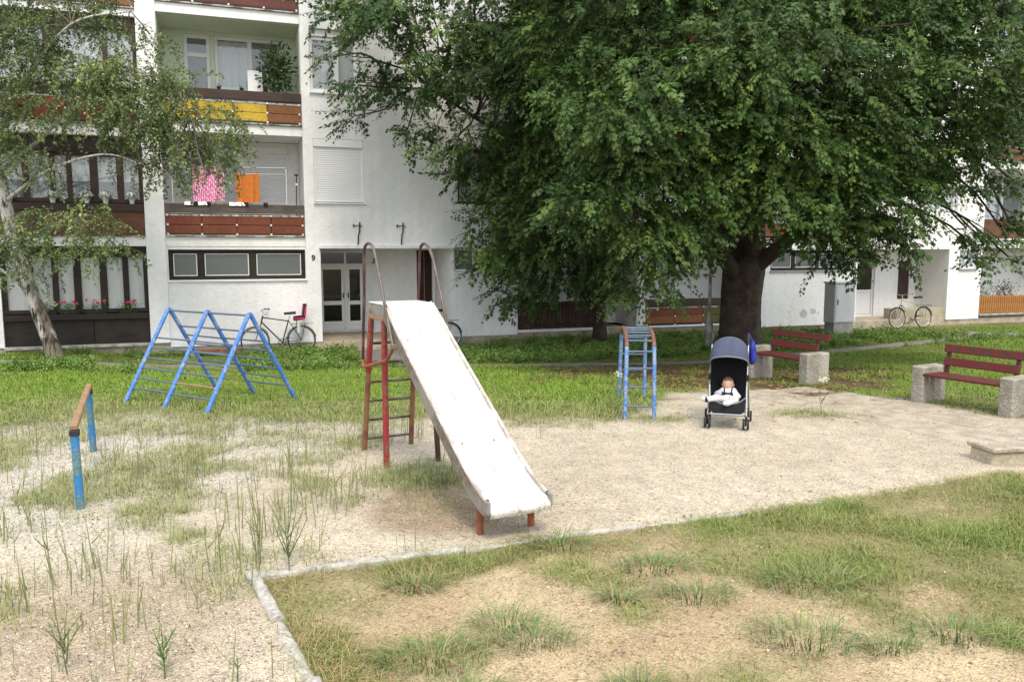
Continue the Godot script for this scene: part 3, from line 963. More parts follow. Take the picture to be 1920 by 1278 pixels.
	for e in [[0.63, 1.265, 0.67, 1.205], [1.335, 1.77, 1.39, 1.72]]:
		var leaf := put("door_leaf", frame_mb(e[0], e[1], -0.06, 1.672, -1.915, 0.075, 0.05, [], [[0.69, 0.11], [0.14, 0.1]]), M.white_frame, door)
		bx("pane", Vector3(e[0] + 0.07, 0.74, -1.95), Vector3(e[1] - 0.07, 1.60, -1.94), M.dark_glass, leaf)
		bx("pane", Vector3(e[0] + 0.07, 0.185, -1.95), Vector3(e[1] - 0.07, 0.64, -1.94), M.dark_glass, leaf)
		bx("kick_panel", Vector3(e[0] + 0.07, 0.01, -1.95), Vector3(e[1] - 0.07, 0.095, -1.93), M.white_frame, leaf, 0.005)
		bx("handle", Vector3(e[0] + (0.59 if e[0] < 1.0 else 0.02), 0.82, -1.915), Vector3(e[0] + (0.62 if e[0] < 1.0 else 0.05), 0.96, -1.88), M.dark_metal, leaf, 0.005)
	bx("transom_pane", Vector3(0.62, 1.755, -1.97), Vector3(1.78, 2.05, -1.96), M.dark_glass, door)
	bx("threshold", Vector3(0.565, -0.139, -1.90), Vector3(1.835, -0.1, -1.80), M.grey_concrete, door)
	var bd := bx("store_door", Vector3(3.275, -0.12, -1.98), Vector3(3.49, 2.115, -1.93), M.board_brown, B, 0.004)
	bx("door_leaf", Vector3(3.497, -0.12, -1.98), Vector3(3.715, 2.115, -1.93), M.board_brown, bd, 0.004)
	bx("cover_strip", Vector3(3.486, -0.12, -1.925), Vector3(3.501, 2.115, -1.915), M.grey_concrete, bd)
	bx("letter_box", Vector3(1.95, 0.30, -1.85), Vector3(2.35, 0.75, -1.79), M.white_frame, B, 0.008)
	# --- ground floor of the middle loggia: brown boarding, shutters behind, open at its right
	boards_up("balcony_boarding", 5.61, 8.22, -0.02, 0.72, 0.0, 0.105, M.board_brown)
	bx("ledge", Vector3(5.605, -0.09, -0.25), Vector3(8.25, -0.022, 0.08), M.white_frame, B, 0.01)
	# --- ground floor of the loggia behind the trunk
	parapet(9.48, 13.27, -0.02, 0.47, 0.02, 4, 2, [M.panel_brown, M.panel_red, M.panel_brown, M.panel_red, M.panel_olive, M.panel_olive])
	bx("rail_board", Vector3(9.48, 0.51, -0.07), Vector3(13.27, 0.72, 0.03), M.brown_frame, B, 0.006)
	bx("ledge", Vector3(9.475, -0.09, -0.3), Vector3(13.278, -0.035, 0.07), M.white_frame, B, 0.01)
	# --- farther stair block
	wallpart(13.32, 16.62, -0.18, 2.20, -0.3, 0.1, [[13.62, 16.3, 1.5, 2.12]])
	wallpart(13.286, 13.318, -0.18, top, -1.6, 0.102)
	strip(13.625, 16.295, 1.5, 2.12, [[14.5, 0.12], [15.4, 0.12]])
	bx("sill", Vector3(13.6, 1.455, 0.0), Vector3(16.33, 1.497, 0.15), M.grey_concrete, B, 0.006)
	wallpart(16.60, 22.2, -0.18, top - 0.003, -0.3, 0.0, [[16.98, 20.75, -1.0, 2.15], [21.22, 21.98, 1.5, 2.12], [17.2, 18.4, 3.27, 4.8], [17.2, 18.4, 5.9, 7.37], [19.6, 21.0, 3.27, 4.8], [19.6, 21.0, 5.9, 7.37]])
	for y in [3.28, 5.91]:
		shutter(17.21, 18.39, y, y + 1.45, -0.06)
		window(19.61, 20.99, y, y + 1.45, -0.12, M.white_frame, 0.07, [[20.3, 0.1]], [], 1)
	window(21.225, 21.975, 1.51, 2.115, -0.1, M.white_frame, 0.05, [[21.6, 0.06]], [], 1)
	bx("sill", Vector3(21.2, 1.45, -0.1), Vector3(22.0, 1.498, 0.05), M.grey_concrete, B, 0.006)
	wallpart(16.70, 16.978, -0.3, 2.6, -1.3, -0.303)
	wallpart(20.752, 21.0, -0.3, 2.6, -1.3, -0.303)
	wallpart(16.70, 21.0, -0.3, 2.6, -1.6, -1.303, [[18.05, 18.95, -0.1, 2.1], [19.95, 20.45, 0.45, 1.75]])
	bx("recess_ceiling", Vector3(16.98, 2.15, -1.3), Vector3(20.75, 2.35, -0.303), M.plaster, B)
	bx("porch_floor", Vector3(16.7, -0.9, -1.3), Vector3(20.9, -0.12, -0.05), M.plinth, B, 0.01)
	bx("porch_wall", Vector3(16.55, -0.9, -0.3), Vector3(18.0, -0.10, 0.28), M.plinth, B, 0.012)
	bx("porch_wall", Vector3(18.7, -0.9, -0.6), Vector3(20.9, 0.22, -0.06), M.plinth, B, 0.012)
	var d2 := put("entrance_door", frame_mb(18.055, 18.945, -0.1, 2.09, -1.36, 0.06, 0.08, [], [[1.7, 0.06], [0.75, 0.08]]), M.white_frame, B)
	bx("pane", Vector3(18.12, 0.80, -1.41), Vector3(18.88, 1.66, -1.40), M.dark_glass, d2)
	bx("kick_panel", Vector3(18.12, -0.03, -1.41), Vector3(18.88, 0.70, -1.39), M.white_frame, d2)
	bx("vent_shutter", Vector3(19.955, 0.455, -1.38), Vector3(20.445, 1.745, -1.33), M.brown_frame, B, 0.006)
	# --- far right loggia: picket fence as its front
	wallpart(26.0, 32.0, -0.18, top - 0.003, -0.3, 0.0, [[27.0, 28.4, 0.9, 2.1], [27.0, 28.4, 3.3, 4.7]])
	window(27.005, 28.395, 0.905, 2.095, -0.1, M.white_frame, 0.07, [[27.7, 0.1]], [], 1)
	window(27.005, 28.395, 3.305, 4.695, -0.1, M.white_frame, 0.07, [[27.7, 0.1]], [], 1)
	var pf := bx("picket_fence", Vector3(22.24, 0.08, -0.07), Vector3(25.98, 0.13, -0.035), M.picket, B)
	bx("rail", Vector3(22.24, 0.38, -0.07), Vector3(25.98, 0.43, -0.035), M.picket, pf)
	var xx := 22.26
	while xx < 25.9:
		var mb := MB.new()
		var hh := 0.60 + rng.randf_range(-0.015, 0.015)
		mb.box(Vector3(-0.034, 0, -0.011), Vector3(0.034, hh - 0.05, 0.011))
		for zz in [-0.011, 0.011]: mb.tri(Vector3(-0.034, hh - 0.05, zz), Vector3(0.034, hh - 0.05, zz), Vector3(0, hh, zz), Vector3(0, 0, signf(zz)), Vector3(0, 0, signf(zz)), Vector3(0, 0, signf(zz)))
		mb.quad(Vector3(-0.034, hh - 0.05, -0.011), Vector3(0, hh, -0.011), Vector3(0, hh, 0.011), Vector3(-0.034, hh - 0.05, 0.011), Vector3(-0.8, 0.6, 0))
		mb.quad(Vector3(0.034, hh - 0.05, -0.011), Vector3(0, hh, -0.011), Vector3(0, hh, 0.011), Vector3(0.034, hh - 0.05, 0.011), Vector3(0.8, 0.6, 0))
		var pk := put("picket", mb, M.picket, pf)
		pk.position = Vector3(xx, 0.0, -0.02)
		xx += 0.098
	bx("ledge", Vector3(22.205, -0.08, -0.3), Vector3(25.99, -0.032, 0.06), M.kerb_concrete, B, 0.01)
	# flaked plaster by the farther entrance
	for e in [[14.9, 0.18, 0.16], [15.25, 0.26, 0.13], [15.45, 0.2, 0.05], [14.35, 0.25, 0.04]]:
		var mb := MB.new()
		var pts := []
		for k in 14:
			var a := TAU * k / 14
			var rr: float = e[2] * (0.75 + 0.35 * n2.get_noise_2d(k * 30.0, e[0] * 100.0))
			pts.append(Vector3(e[0] + cos(a) * rr * 1.1, e[1] + sin(a) * rr, 0.1025))
		for k in 14: mb.tri(Vector3(e[0], e[1], 0.1025), pts[k], pts[(k + 1) % 14], Vector3.BACK, Vector3.BACK, Vector3.BACK)
		put("flaked_patch", mb, M.cabinet, B)

func strip(x0: float, x1: float, y0: float, y1: float, xm: Array) -> void:
	var z := -0.06 if x0 < 10.0 else 0.04
	var w := put("window", frame_mb(x0, x1, y0, y1, z, 0.085, 0.1, xm, []), M.dark_wood, B)
	var cuts := [x0 + 0.085]
	for a in xm:
		cuts.append(a[0] - a[1] / 2)
		cuts.append(a[0] + a[1] / 2)
	cuts.append(x1 - 0.085)
	for k in range(0, cuts.size(), 2):
		put("sash", frame_mb(cuts[k] + 0.012, cuts[k + 1] - 0.012, y0 + 0.09, y1 - 0.095, z - 0.025, 0.022, 0.03, [], []), M.white_frame, w)
		bx("pane", Vector3(cuts[k] + 0.03, y0 + 0.11, z - 0.052), Vector3(cuts[k + 1] - 0.03, y1 - 0.115, z - 0.045), M.frosted, w)
	bx("interior", Vector3(x0, y0, z - 0.25), Vector3(x1, y1, z - 0.2), M.room, w)

# stack of open loggias between x0 and x1, from storey number `low` up
func loggia(x0: float, x1: float, low: int, near: bool) -> void:
	var lev := [-0.03, 2.42, 5.04, 7.64, 10.3]
	var w := x1 - x0
	for k in range(low, 4):
		var y: float = lev[k]
		var yt: float = float(lev[k + 1]) - 0.23
		if k > 0:
			bx("floor_edge", Vector3(x0, y - 0.225, -1.6), Vector3(x1, y, 0.015), M.plaster, B, 0.008)
			bx("ledge", Vector3(x0, y + 0.003, -0.1), Vector3(x1, y + 0.035, 0.07), M.rail_metal, B, 0.004)
		else:
			bx("floor_edge", Vector3(x0, -0.5, -1.6), Vector3(x1, -0.095, -0.40), M.plinth, B)
		var green := near and k == 2
		# back wall with a door and a window
		var d0 := x0 + 0.51
		var d1 := x0 + 1.11
		var g0 := x0 + 1.21
		var g1 := x1 - 0.27
		var wm: Material = M.green_wall if green else M.plaster
		var wy := y + 1.02 if k == 2 else y + 0.6
		if k == 0: wy = y + 0.75
		wallpart(x0, x1, y, float(lev[k + 1]) - 0.235, -1.6, -1.3, [[d0, d1, y + 0.01, yt - 0.1], [g0, g1, wy, yt - 0.1]], wm)
		if green:
			wallpart(x0 + 0.002, x0 + 0.012, y + 0.002, yt, -1.298, -0.05, [], M.green_wall)
			wallpart(x1 - 0.012, x1 - 0.002, y + 0.002, yt, -1.298, -0.05, [], M.green_wall)
			bx("ceiling", Vector3(x0 + 0.013, yt - 0.012, -1.297), Vector3(x1 - 0.013, yt - 0.003, -0.05), M.green_wall, B)
		if (near and k == 1) or k == 0:
			shutter(g0, (g0 + g1) / 2 - 0.02, wy, yt - 0.1, -1.32, 0.18)
			shutter((g0 + g1) / 2 + 0.02, g1, wy, yt - 0.1, -1.32, 0.18)
			bx("mullion", Vector3((g0 + g1) / 2 - 0.02, wy, -1.4), Vector3((g0 + g1) / 2 + 0.02, yt - 0.1, -1.29), M.white_frame, B)
			window(d0 + 0.003, d1 - 0.003, y + 0.015, yt - 0.1, -1.36, M.white_frame, 0.07, [], [[y + 1.75, 0.06]], 0)
			shutter(d0 + 0.02, d1 - 0.02, y + 0.02, y + 1.62, -1.31, 0.05)
		else:
			window(d0 + 0.003, d1 - 0.003, y + 0.015, yt - 0.1, -1.34, M.white_frame, 0.08, [], [[y + 1.80, 0.10]], 0)
			window(g0 + 0.003, g1 - 0.003, wy, yt - 0.1, -1.34, M.white_frame, 0.07, [[(g0 + g1) / 2, 0.1]], [], 3)
		if k == 0: continue
		# balcony front
		var mats := [M.panel_red]
		if near and k == 2: mats = [M.panel_yellow, M.panel_yellow, M.panel_yellow, M.panel_yellow, M.panel_yellow, M.panel_yellow, M.panel_brown, M.panel_brown]
		elif near and k == 3: mats = [M.panel_maroon]
		elif not near: mats = [[M.panel_red], [M.panel_brown, M.panel_red], [M.panel_brown]][(k + int(x0)) % 3]
		if x0 > 20.0 and k == 1:
			boards_across("balcony_boarding", x0 + 0.01, x1 - 0.01, y + 0.10, y + 0.72, 0.02, 5, M.siding)
		else:
			parapet(x0 + 0.02, x1 - 0.02, y + 0.065, y + 0.50, 0.04, int(round(w / 0.78)), 2, mats)
			bx("rail_board", Vector3(x0 + 0.01, y + 0.56, -0.08), Vector3(x1 - 0.01, y + 0.77, 0.03), M.weathered if k == 1 else M.brown_frame, B, 0.008)

# ---------------------------------------------------------------- things on the balconies
func leafy(mb: MB, at: Vector3, spread: Vector3, count: int, size: float, cols: Array) -> void:
	for i in count:
		var p := at + Vector3(rng.randfn(0, 0.42), rng.randfn(0, 0.42), rng.randfn(0, 0.42)).limit_length(1.1) * spread
		var d := (p - at + Vector3(rng.randf_range(-1, 1), rng.randf_range(-0.6, 0.8), rng.randf_range(-1, 1)) * 0.25).normalized()
		var sd := d.cross(Vector3(rng.randf_range(-1, 1), 1, rng.randf_range(-1, 1))).normalized()
		var nn := d.cross(sd).normalized()
		var s := size * rng.randf_range(0.6, 1.2)
		mb.col = cols[rng.randi() % cols.size()]
		mb.tri(p, p + d * s * 0.5 + sd * s * 0.3, p + d * s, nn, nn, nn)
		mb.tri(p, p + d * s, p + d * s * 0.5 - sd * s * 0.3, nn, nn, nn)

func blooms(mb: MB, at: Vector3, spread: Vector3, count: int, size: float, cols: Array) -> void:
	for i in count:
		var p := at + Vector3(rng.randfn(0, 0.42), rng.randfn(0, 0.42), rng.randfn(0, 0.42)).limit_length(1.0) * spread
		mb.col = cols[rng.randi() % cols.size()]
		var nn := (p - at).normalized()
		var sd := nn.cross(Vector3(0.3, 1, 0.2)).normalized()
		var up := nn.cross(sd)
		for k in 5:
			var a := TAU * k / 5.0
			var b := TAU * (k + 0.9) / 5.0
			mb.tri(p, p + (sd * cos(a) + up * sin(a)) * size, p + (sd * cos(b) + up * sin(b)) * size, nn, nn, nn)

func flower_pot(at: Vector3, label: String, group: String, long: float, leaves: Array, flowers: Array, dense: int, pot_m: Material) -> void:
	var t := thing("potted_flowers", label, "flower pot", at, BTURN, group)
	var mb := MB.new()
	if long > 0.2:
		mb.box(Vector3(-long / 2, 0, -0.06), Vector3(long / 2, 0.09, 0.06), Transform3D(), 0.008)
	else:
		mb.lathe([Vector2(0, 0), Vector2(0.045, 0), Vector2(0.065, 0.1), Vector2(0.07, 0.1), Vector2(0.07, 0.115), Vector2(0.058, 0.115), Vector2(0, 0.1)])
	put("pot", mb, pot_m, t)
	var fo := MB.new()
	leafy(fo, Vector3(0, 0.16, 0.02), Vector3(long * 0.62, 0.11, 0.12), 150, 0.05, leaves)
	put("foliage", fo, M.leaf_plain, t)
	var fl := MB.new()
	if dense > 40:
		blooms(fl, Vector3(0, 0.19, 0.03), Vector3(0.15, 0.085, 0.12), dense, 0.024, flowers)
	else:
		for k in 4:
			var p := Vector3(rng.randf_range(-long, long) * 0.45, 0.24 + rng.randf_range(0, 0.08), 0.06)
			blooms(fl, p, Vector3(0.045, 0.04, 0.045), dense, 0.018, flowers)
	put("flowers", fl, M.leaf_plain, t)

func towel(called: String, label: String, x0: float, x1: float, y0: float, y1: float, z: float, m: Material, sway: float, cat := "towel") -> void:
	var t := thing(called, label, cat, fp((x0 + x1) / 2, y0, z), BTURN)
	var w := x1 - x0
	var h := y1 - y0
	var mb := MB.new()
	var g := []
	for i in 15:
		var v := i / 14.0
		var row := []
		for j in 19:
			var u := j / 18.0
			row.append(Vector3((u - 0.5) * w * (1.0 - 0.03 * v) + sway * v * w, h * (1.0 - v) - 0.03 * sin(u * PI) * (1.0 - v) - 0.02 * v * sin(u * 5.0), (0.022 * sin(u * 11.0 + 1.0) + 0.012 * sin(u * 27.0 + v * 2.0)) * (0.4 + v) + 0.02 * v * v))
		g.append(row)
	mb.sheet(g, 0.006)
	put("cloth", mb, m, t)

func balcony_things() -> void:
	var lp: StandardMaterial3D = mat("leaf_plain", Color.WHITE, 0.7)
	lp.vertex_color_use_as_albedo = true
	lp.cull_mode = BaseMaterial3D.CULL_DISABLED
	var greens := [Color(0.05, 0.11, 0.02), Color(0.08, 0.16, 0.03), Color(0.10, 0.17, 0.05)]
	var whites := [Color(0.75, 0.75, 0.72), Color(0.66, 0.67, 0.62), Color(0.82, 0.82, 0.8)]
	var i := 0
	var wl := ["fourth white flower pot on the first floor ledge, beside the birch trunk", "white geraniums in a pot at the far left of the first floor ledge", "leftmost of three white flower pots between the birch and the white column", "middle of three white flower pots between the birch and the white column", "white flower pot nearest the white column on the first floor ledge"]
	for x in [-5.29, -6.12, -4.62, -4.24, -3.70]:
		flower_pot(fp(x, 3.15, -0.03), wl[i], "white flowers on the first floor ledge", 0.17, greens, whites, 170, M.white_frame)
		i += 1
	var rl := ["green geranium box without blooms left of the birch trunk", "red geranium box right beside the birch trunk", "middle red geranium box on the black ground floor ledge", "red geranium box nearest the white column, ground floor"]
	i = 0
	for x in [-5.55, -5.08, -4.55, -3.88]:
		flower_pot(fp(x, 0.68, -0.05), rl[i], "geranium boxes on the ground floor ledge", 0.4, greens, [Color(0.62, 0.03, 0.06), Color(0.70, 0.09, 0.16)], 14 if i > 0 else 1, M.dark_wood)
		i += 1
	# laundry
	var zig := field(256, 0.05, 2, 301)
	var pk := picture(256, func(k: int) -> Color:
		var x := k % 256
		var y := k / 256
		var wob := (zig[k] / 255.0 - 0.5) * 18.0
		var c := int(x + wob * 0.4) % 16
		var r := int(y + wob + (x / 16) * 23) % 42
		return Color(0.80, 0.66, 0.72) if (c > 3 and c < 10 and r > 7 and r < 36) else Color(0.60, 0.15, 0.34))
	var pm: StandardMaterial3D = mat("pink_print", Color.WHITE, 0.95)
	pm.albedo_texture = pk
	mat("orange_cloth", Color.WHITE, 0.95, mottled(Color(0.46, 0.13, 0.025), Color(0.62, 0.20, 0.045), 0.02, 0.15, 305), 3.0)
	towel("pink_sheet", "pink and white patterned cloth hung over the first floor balcony", -2.42, -1.70, 3.24, 4.06, -0.12, M.pink_print, 0.01, "cloth")
	towel("orange_towel", "orange towel hung above the red first floor balcony", -1.47, -0.93, 3.24, 3.93, -0.10, M.orange_cloth, 0.03)
	var fr := thing("drying_rack", "thin white wire drying rack behind the hanging laundry", "drying rack", fp(-1.6, 2.42, -0.2), BTURN)
	tb("wire", [Vector3(-1.25, 1.62, 0.08), Vector3(1.3, 1.66, 0.08)], 0.006, M.white_frame, fr, 6)
	tb("wire", [Vector3(-1.25, 1.5, -0.1), Vector3(1.3, 1.52, -0.1)], 0.006, M.white_frame, fr, 6)
	for x in [-1.25, 1.3]:
		tb("post", [Vector3(x, 0.005, 0.0), Vector3(x, 1.64, 0.08)], 0.01, M.white_frame, fr, 6)
		tb("arm", [Vector3(x, 1.62, 0.08), Vector3(x, 1.5, -0.1)], 0.006, M.white_frame, fr, 6)
	var sm := thing("laundry_pile", "black and white socks laid on the weathered balcony rail", "laundry", fp(-2.6, 3.195, -0.02), BTURN)
	for e in [[0.0, 0.2, "white_frame"], [0.13, 0.16, "black_cloth"], [0.3, 0.2, "white_frame"], [0.42, 0.15, "black_cloth"], [0.98, 0.36, "white_frame"], [1.25, 0.16, "black_cloth"], [1.75, 0.1, "black_cloth"]]:
		var mb := MB.new()
		var g := []
		for a in 6:
			var row := []
			for b in 7:
				row.append(Vector3(e[0] + e[1] * (b / 6.0), 0.006 + 0.022 * sin(b * 1.9 + e[0] * 9.0) * sin(a * 1.3) + 0.025 - 0.05 * maxf(0.0, a - 3.5), -0.05 + a * 0.025))
			g.append(row)
		mb.sheet(g, 0.008)
		put("sock", mb, M[e[2]], sm)
	var an := thing("antenna_rod", "thin dark rod standing at the right end of the laundry balcony", "rod", fp(-0.08, 2.42, -0.06), BTURN)
	tb("rod", [Vector3(0.0, 0.04, -0.08), Vector3(0, 0.8, -0.06), Vector3(0.015, 1.2, -0.05), Vector3(0.02, 1.5, -0.05)], 0.012, M.dark_metal, an, 8)
	bx("head", Vector3(-0.03, 1.48, -0.075), Vector3(0.06, 1.52, -0.03), M.dark_metal, an, 0.005)
	bx("clamp", Vector3(-0.01, 1.25, -0.065), Vector3(0.04, 1.30, -0.025), M.white_frame, an, 0.005)
	# potted shrub and crate on the second floor loggia
	var sh := thing("potted_shrub", "tall leafy potted shrub on the yellow second floor balcony", "plant", fp(-0.42, 5.04, -0.45), BTURN)
	var mb2 := MB.new()
	mb2.lathe([Vector2(0, 0.0), Vector2(0.13, 0.0), Vector2(0.18, 0.3), Vector2(0.19, 0.3), Vector2(0.19, 0.33), Vector2(0.16, 0.33), Vector2(0, 0.3)])
	put("pot", mb2, M.panel_brown, sh)
	tb("stem", [Vector3(0, 0.3, 0), Vector3(0.02, 0.9, 0), Vector3(0, 1.5, 0)], [0.02, 0.015, 0.008], M.bark, sh, 6)
	var fo := MB.new()
	leafy(fo, Vector3(0, 1.35, 0.05), Vector3(0.42, 0.62, 0.32), 900, 0.11, [Color(0.03, 0.06, 0.018), Color(0.055, 0.095, 0.03), Color(0.10, 0.14, 0.06)])
	put("foliage", fo, lp, sh)
	var cr := thing("white_board", "white board leaning beside the potted shrub on the upper balcony", "board", fp(-0.92, 5.04, -0.6), BTURN)
	bx("board", Vector3(-0.17, 0.006, -0.02), Vector3(0.17, 1.38, 0.01), M.white_frame, cr, 0.006, Transform3D(Basis(Vector3.RIGHT, -0.06), Vector3(0, 0.004, 0)))
	for e in [[-1.25, "small dark flower pot on the upper balcony rail, middle"], [-0.72, "small red flower pot on the upper balcony rail beside the shrub"], [-1.75, "small dark flower pot on the upper balcony rail, left"]]:
		var t := thing("small_pot", e[1], "flower pot", fp(e[0], 5.81, -0.03), BTURN)
		var pb := MB.new()
		pb.lathe([Vector2(0, 0), Vector2(0.035, 0), Vector2(0.05, 0.06), Vector2(0.04, 0.06), Vector2(0, 0.05)])
		put("pot", pb, M.black, t)
		var f2 := MB.new()
		leafy(f2, Vector3(0, 0.09, 0), Vector3(0.06, 0.05, 0.05), 40, 0.03, [Color(0.16, 0.02, 0.03), Color(0.05, 0.05, 0.02)] if e[0] > -1.0 else greens)
		put("foliage", f2, lp, t)
	# plants behind the picket fence at the far right
	for e in [[22.7, 0.75, "bushy balcony plant behind the orange pickets, left"], [24.0, 0.85, "bushy balcony plant behind the orange pickets, right"]]:
		var t := thing("balcony_plant", e[2], "plant", fp(e[0], -0.09, -0.55), BTURN)
		var pb := MB.new()
		pb.lathe([Vector2(0, 0), Vector2(0.14, 0), Vector2(0.18, 0.28), Vector2(0.15, 0.28), Vector2(0, 0.26)])
		put("pot", pb, M.panel_brown, t)
		var f2 := MB.new()
		leafy(f2, Vector3(0, e[1] - 0.1, 0), Vector3(0.55, 0.4, 0.3), 500, 0.08, [Color(0.04, 0.08, 0.03), Color(0.09, 0.13, 0.06), Color(0.12, 0.06, 0.03)])
		put("foliage", f2, lp, t)

func text_mesh(s: String, size: float, m: Material) -> TextMesh:
	var t := TextMesh.new()
	var f := SystemFont.new()
	f.font_names = PackedStringArray(["Droid Sans"])
	f.font_weight = 700
	t.font = f
	t.text = s
	t.font_size = 64
	t.pixel_size = size / 64.0
	t.depth = 0.012
	t.material = m
	return t

func entrance_things() -> void:
	var a := put_mesh("house_number", text_mesh("9", 0.17, M.black))
	a.position = fp(0.275, 1.93, 0.012)
	a.rotation.y = BTURN
	tag(a, "small dark house number 9 on the white wall left of the entrance", "house number")
	var b := thing("number_plate", "small dark number 21 on the wall right of the glass door", "number plate", fp(2.11, 1.82, -1.85), BTURN)
	bx("plate", Vector3(-0.14, -0.09, 0.002), Vector3(0.14, 0.09, 0.012), M.plaster, b, 0.003)
	var d := put_mesh("digits", text_mesh("21", 0.17, M.black), b)
	d.position.z = 0.016
	for e in [[1.38, "rusty iron bracket above the entrance, left one"], [2.47, "rusty iron bracket above the entrance, right one"]]:
		var t := thing("wall_bracket", e[1], "bracket", fp(e[0], 2.245, 0.04), BTURN, "iron brackets above the entrance")
		t.scale = Vector3.ONE * 0.85
		tb("post", [Vector3(-0.015, 0, 0), Vector3(0.0, 0.3, 0.01), Vector3(0.03, 0.36, 0.01), Vector3(0.045, 0.66, 0.01)], 0.021, M.maroon_steel, t, 8)
		tb("arm", [Vector3(-0.14, 0.55, -0.01), Vector3(0.04, 0.57, 0.01), Vector3(0.12, 0.53, 0.0)], 0.014, M.maroon_steel, t, 6)
		bx("wall_plate", Vector3(-0.15, 0.52, -0.038), Vector3(-0.11, 0.6, 0.0), M.maroon_steel, t, 0.003)
	# utility cabinet
	var c := thing("utility_cabinet", "tall grey utility cabinet on a concrete foot by the white wall", "cabinet", Vector3(9.41, gh(9.41, -22.95) - 0.05, -22.95), 0.30)
	bx("foot", Vector3(-0.33, 0, -0.21), Vector3(0.33, 0.46, 0.21), M.grey_concrete, c, 0.012)
	bx("body", Vector3(-0.35, 0.462, -0.23), Vector3(0.35, 1.58, 0.23), M.cabinet, c, 0.012)
	bx("door", Vector3(-0.32, 0.50, 0.231), Vector3(0.32, 1.53, 0.246), M.cabinet, c, 0.005)
	bx("roof", Vector3(-0.38, 1.582, -0.26), Vector3(0.38, 1.63, 0.27), M.cabinet, c, 0.012)
	bx("handle", Vector3(-0.27, 0.98, 0.247), Vector3(-0.25, 1.14, 0.27), M.dark_metal, c, 0.004)
	# lamp post beside the big trunk
	var l := thing("lamp_post", "slim grey lamp post with a thick foot left of the big trunk", "lamp post", Vector3(5.0, gh(5.0, -20.2) - 0.03, -20.2))
	tb("foot", [Vector3(0, 0, 0), Vector3(0, 0.66, 0)], 0.1, M.pole_grey, l, 16)
	tb("collar", [Vector3(0, 0.662, 0), Vector3(0, 0.76, 0)], [0.098, 0.05], M.pole_grey, l, 16)
	tb("shaft", [Vector3(0, 0.762, 0), Vector3(0, 4.3, 0)], [0.044, 0.036], M.pole_grey, l, 12)
	tb("arm", [Vector3(0, 4.3, 0), Vector3(0.05, 4.45, 0.03), Vector3(0.3, 4.52, 0.18)], 0.025, M.pole_grey, l, 8)
	var lh := MB.new()
	lh.lathe([Vector2(0, -0.03), Vector2(0.09, -0.02), Vector2(0.13, 0.03), Vector2(0.1, 0.09), Vector2(0, 0.11)], Transform3D(Basis(), Vector3(0.4, 4.5, 0.24)))
	put("lamp_head", lh, M.pole_grey, l)
	# low concrete wall end at the right
	var w := thing("low_wall", "low brownish concrete wall end in the grass at the right edge", "low wall", Vector3(4.72, -0.14, -7.66), 0.16)
	bx("block", Vector3(0, 0, -0.33), Vector3(2.6, 0.27, 0.0), M.plinth, w, 0.02)
	bx("cap", Vector3(-0.02, 0.271, -0.36), Vector3(2.63, 0.325, 0.03), M.sandy_slab, w, 0.014)

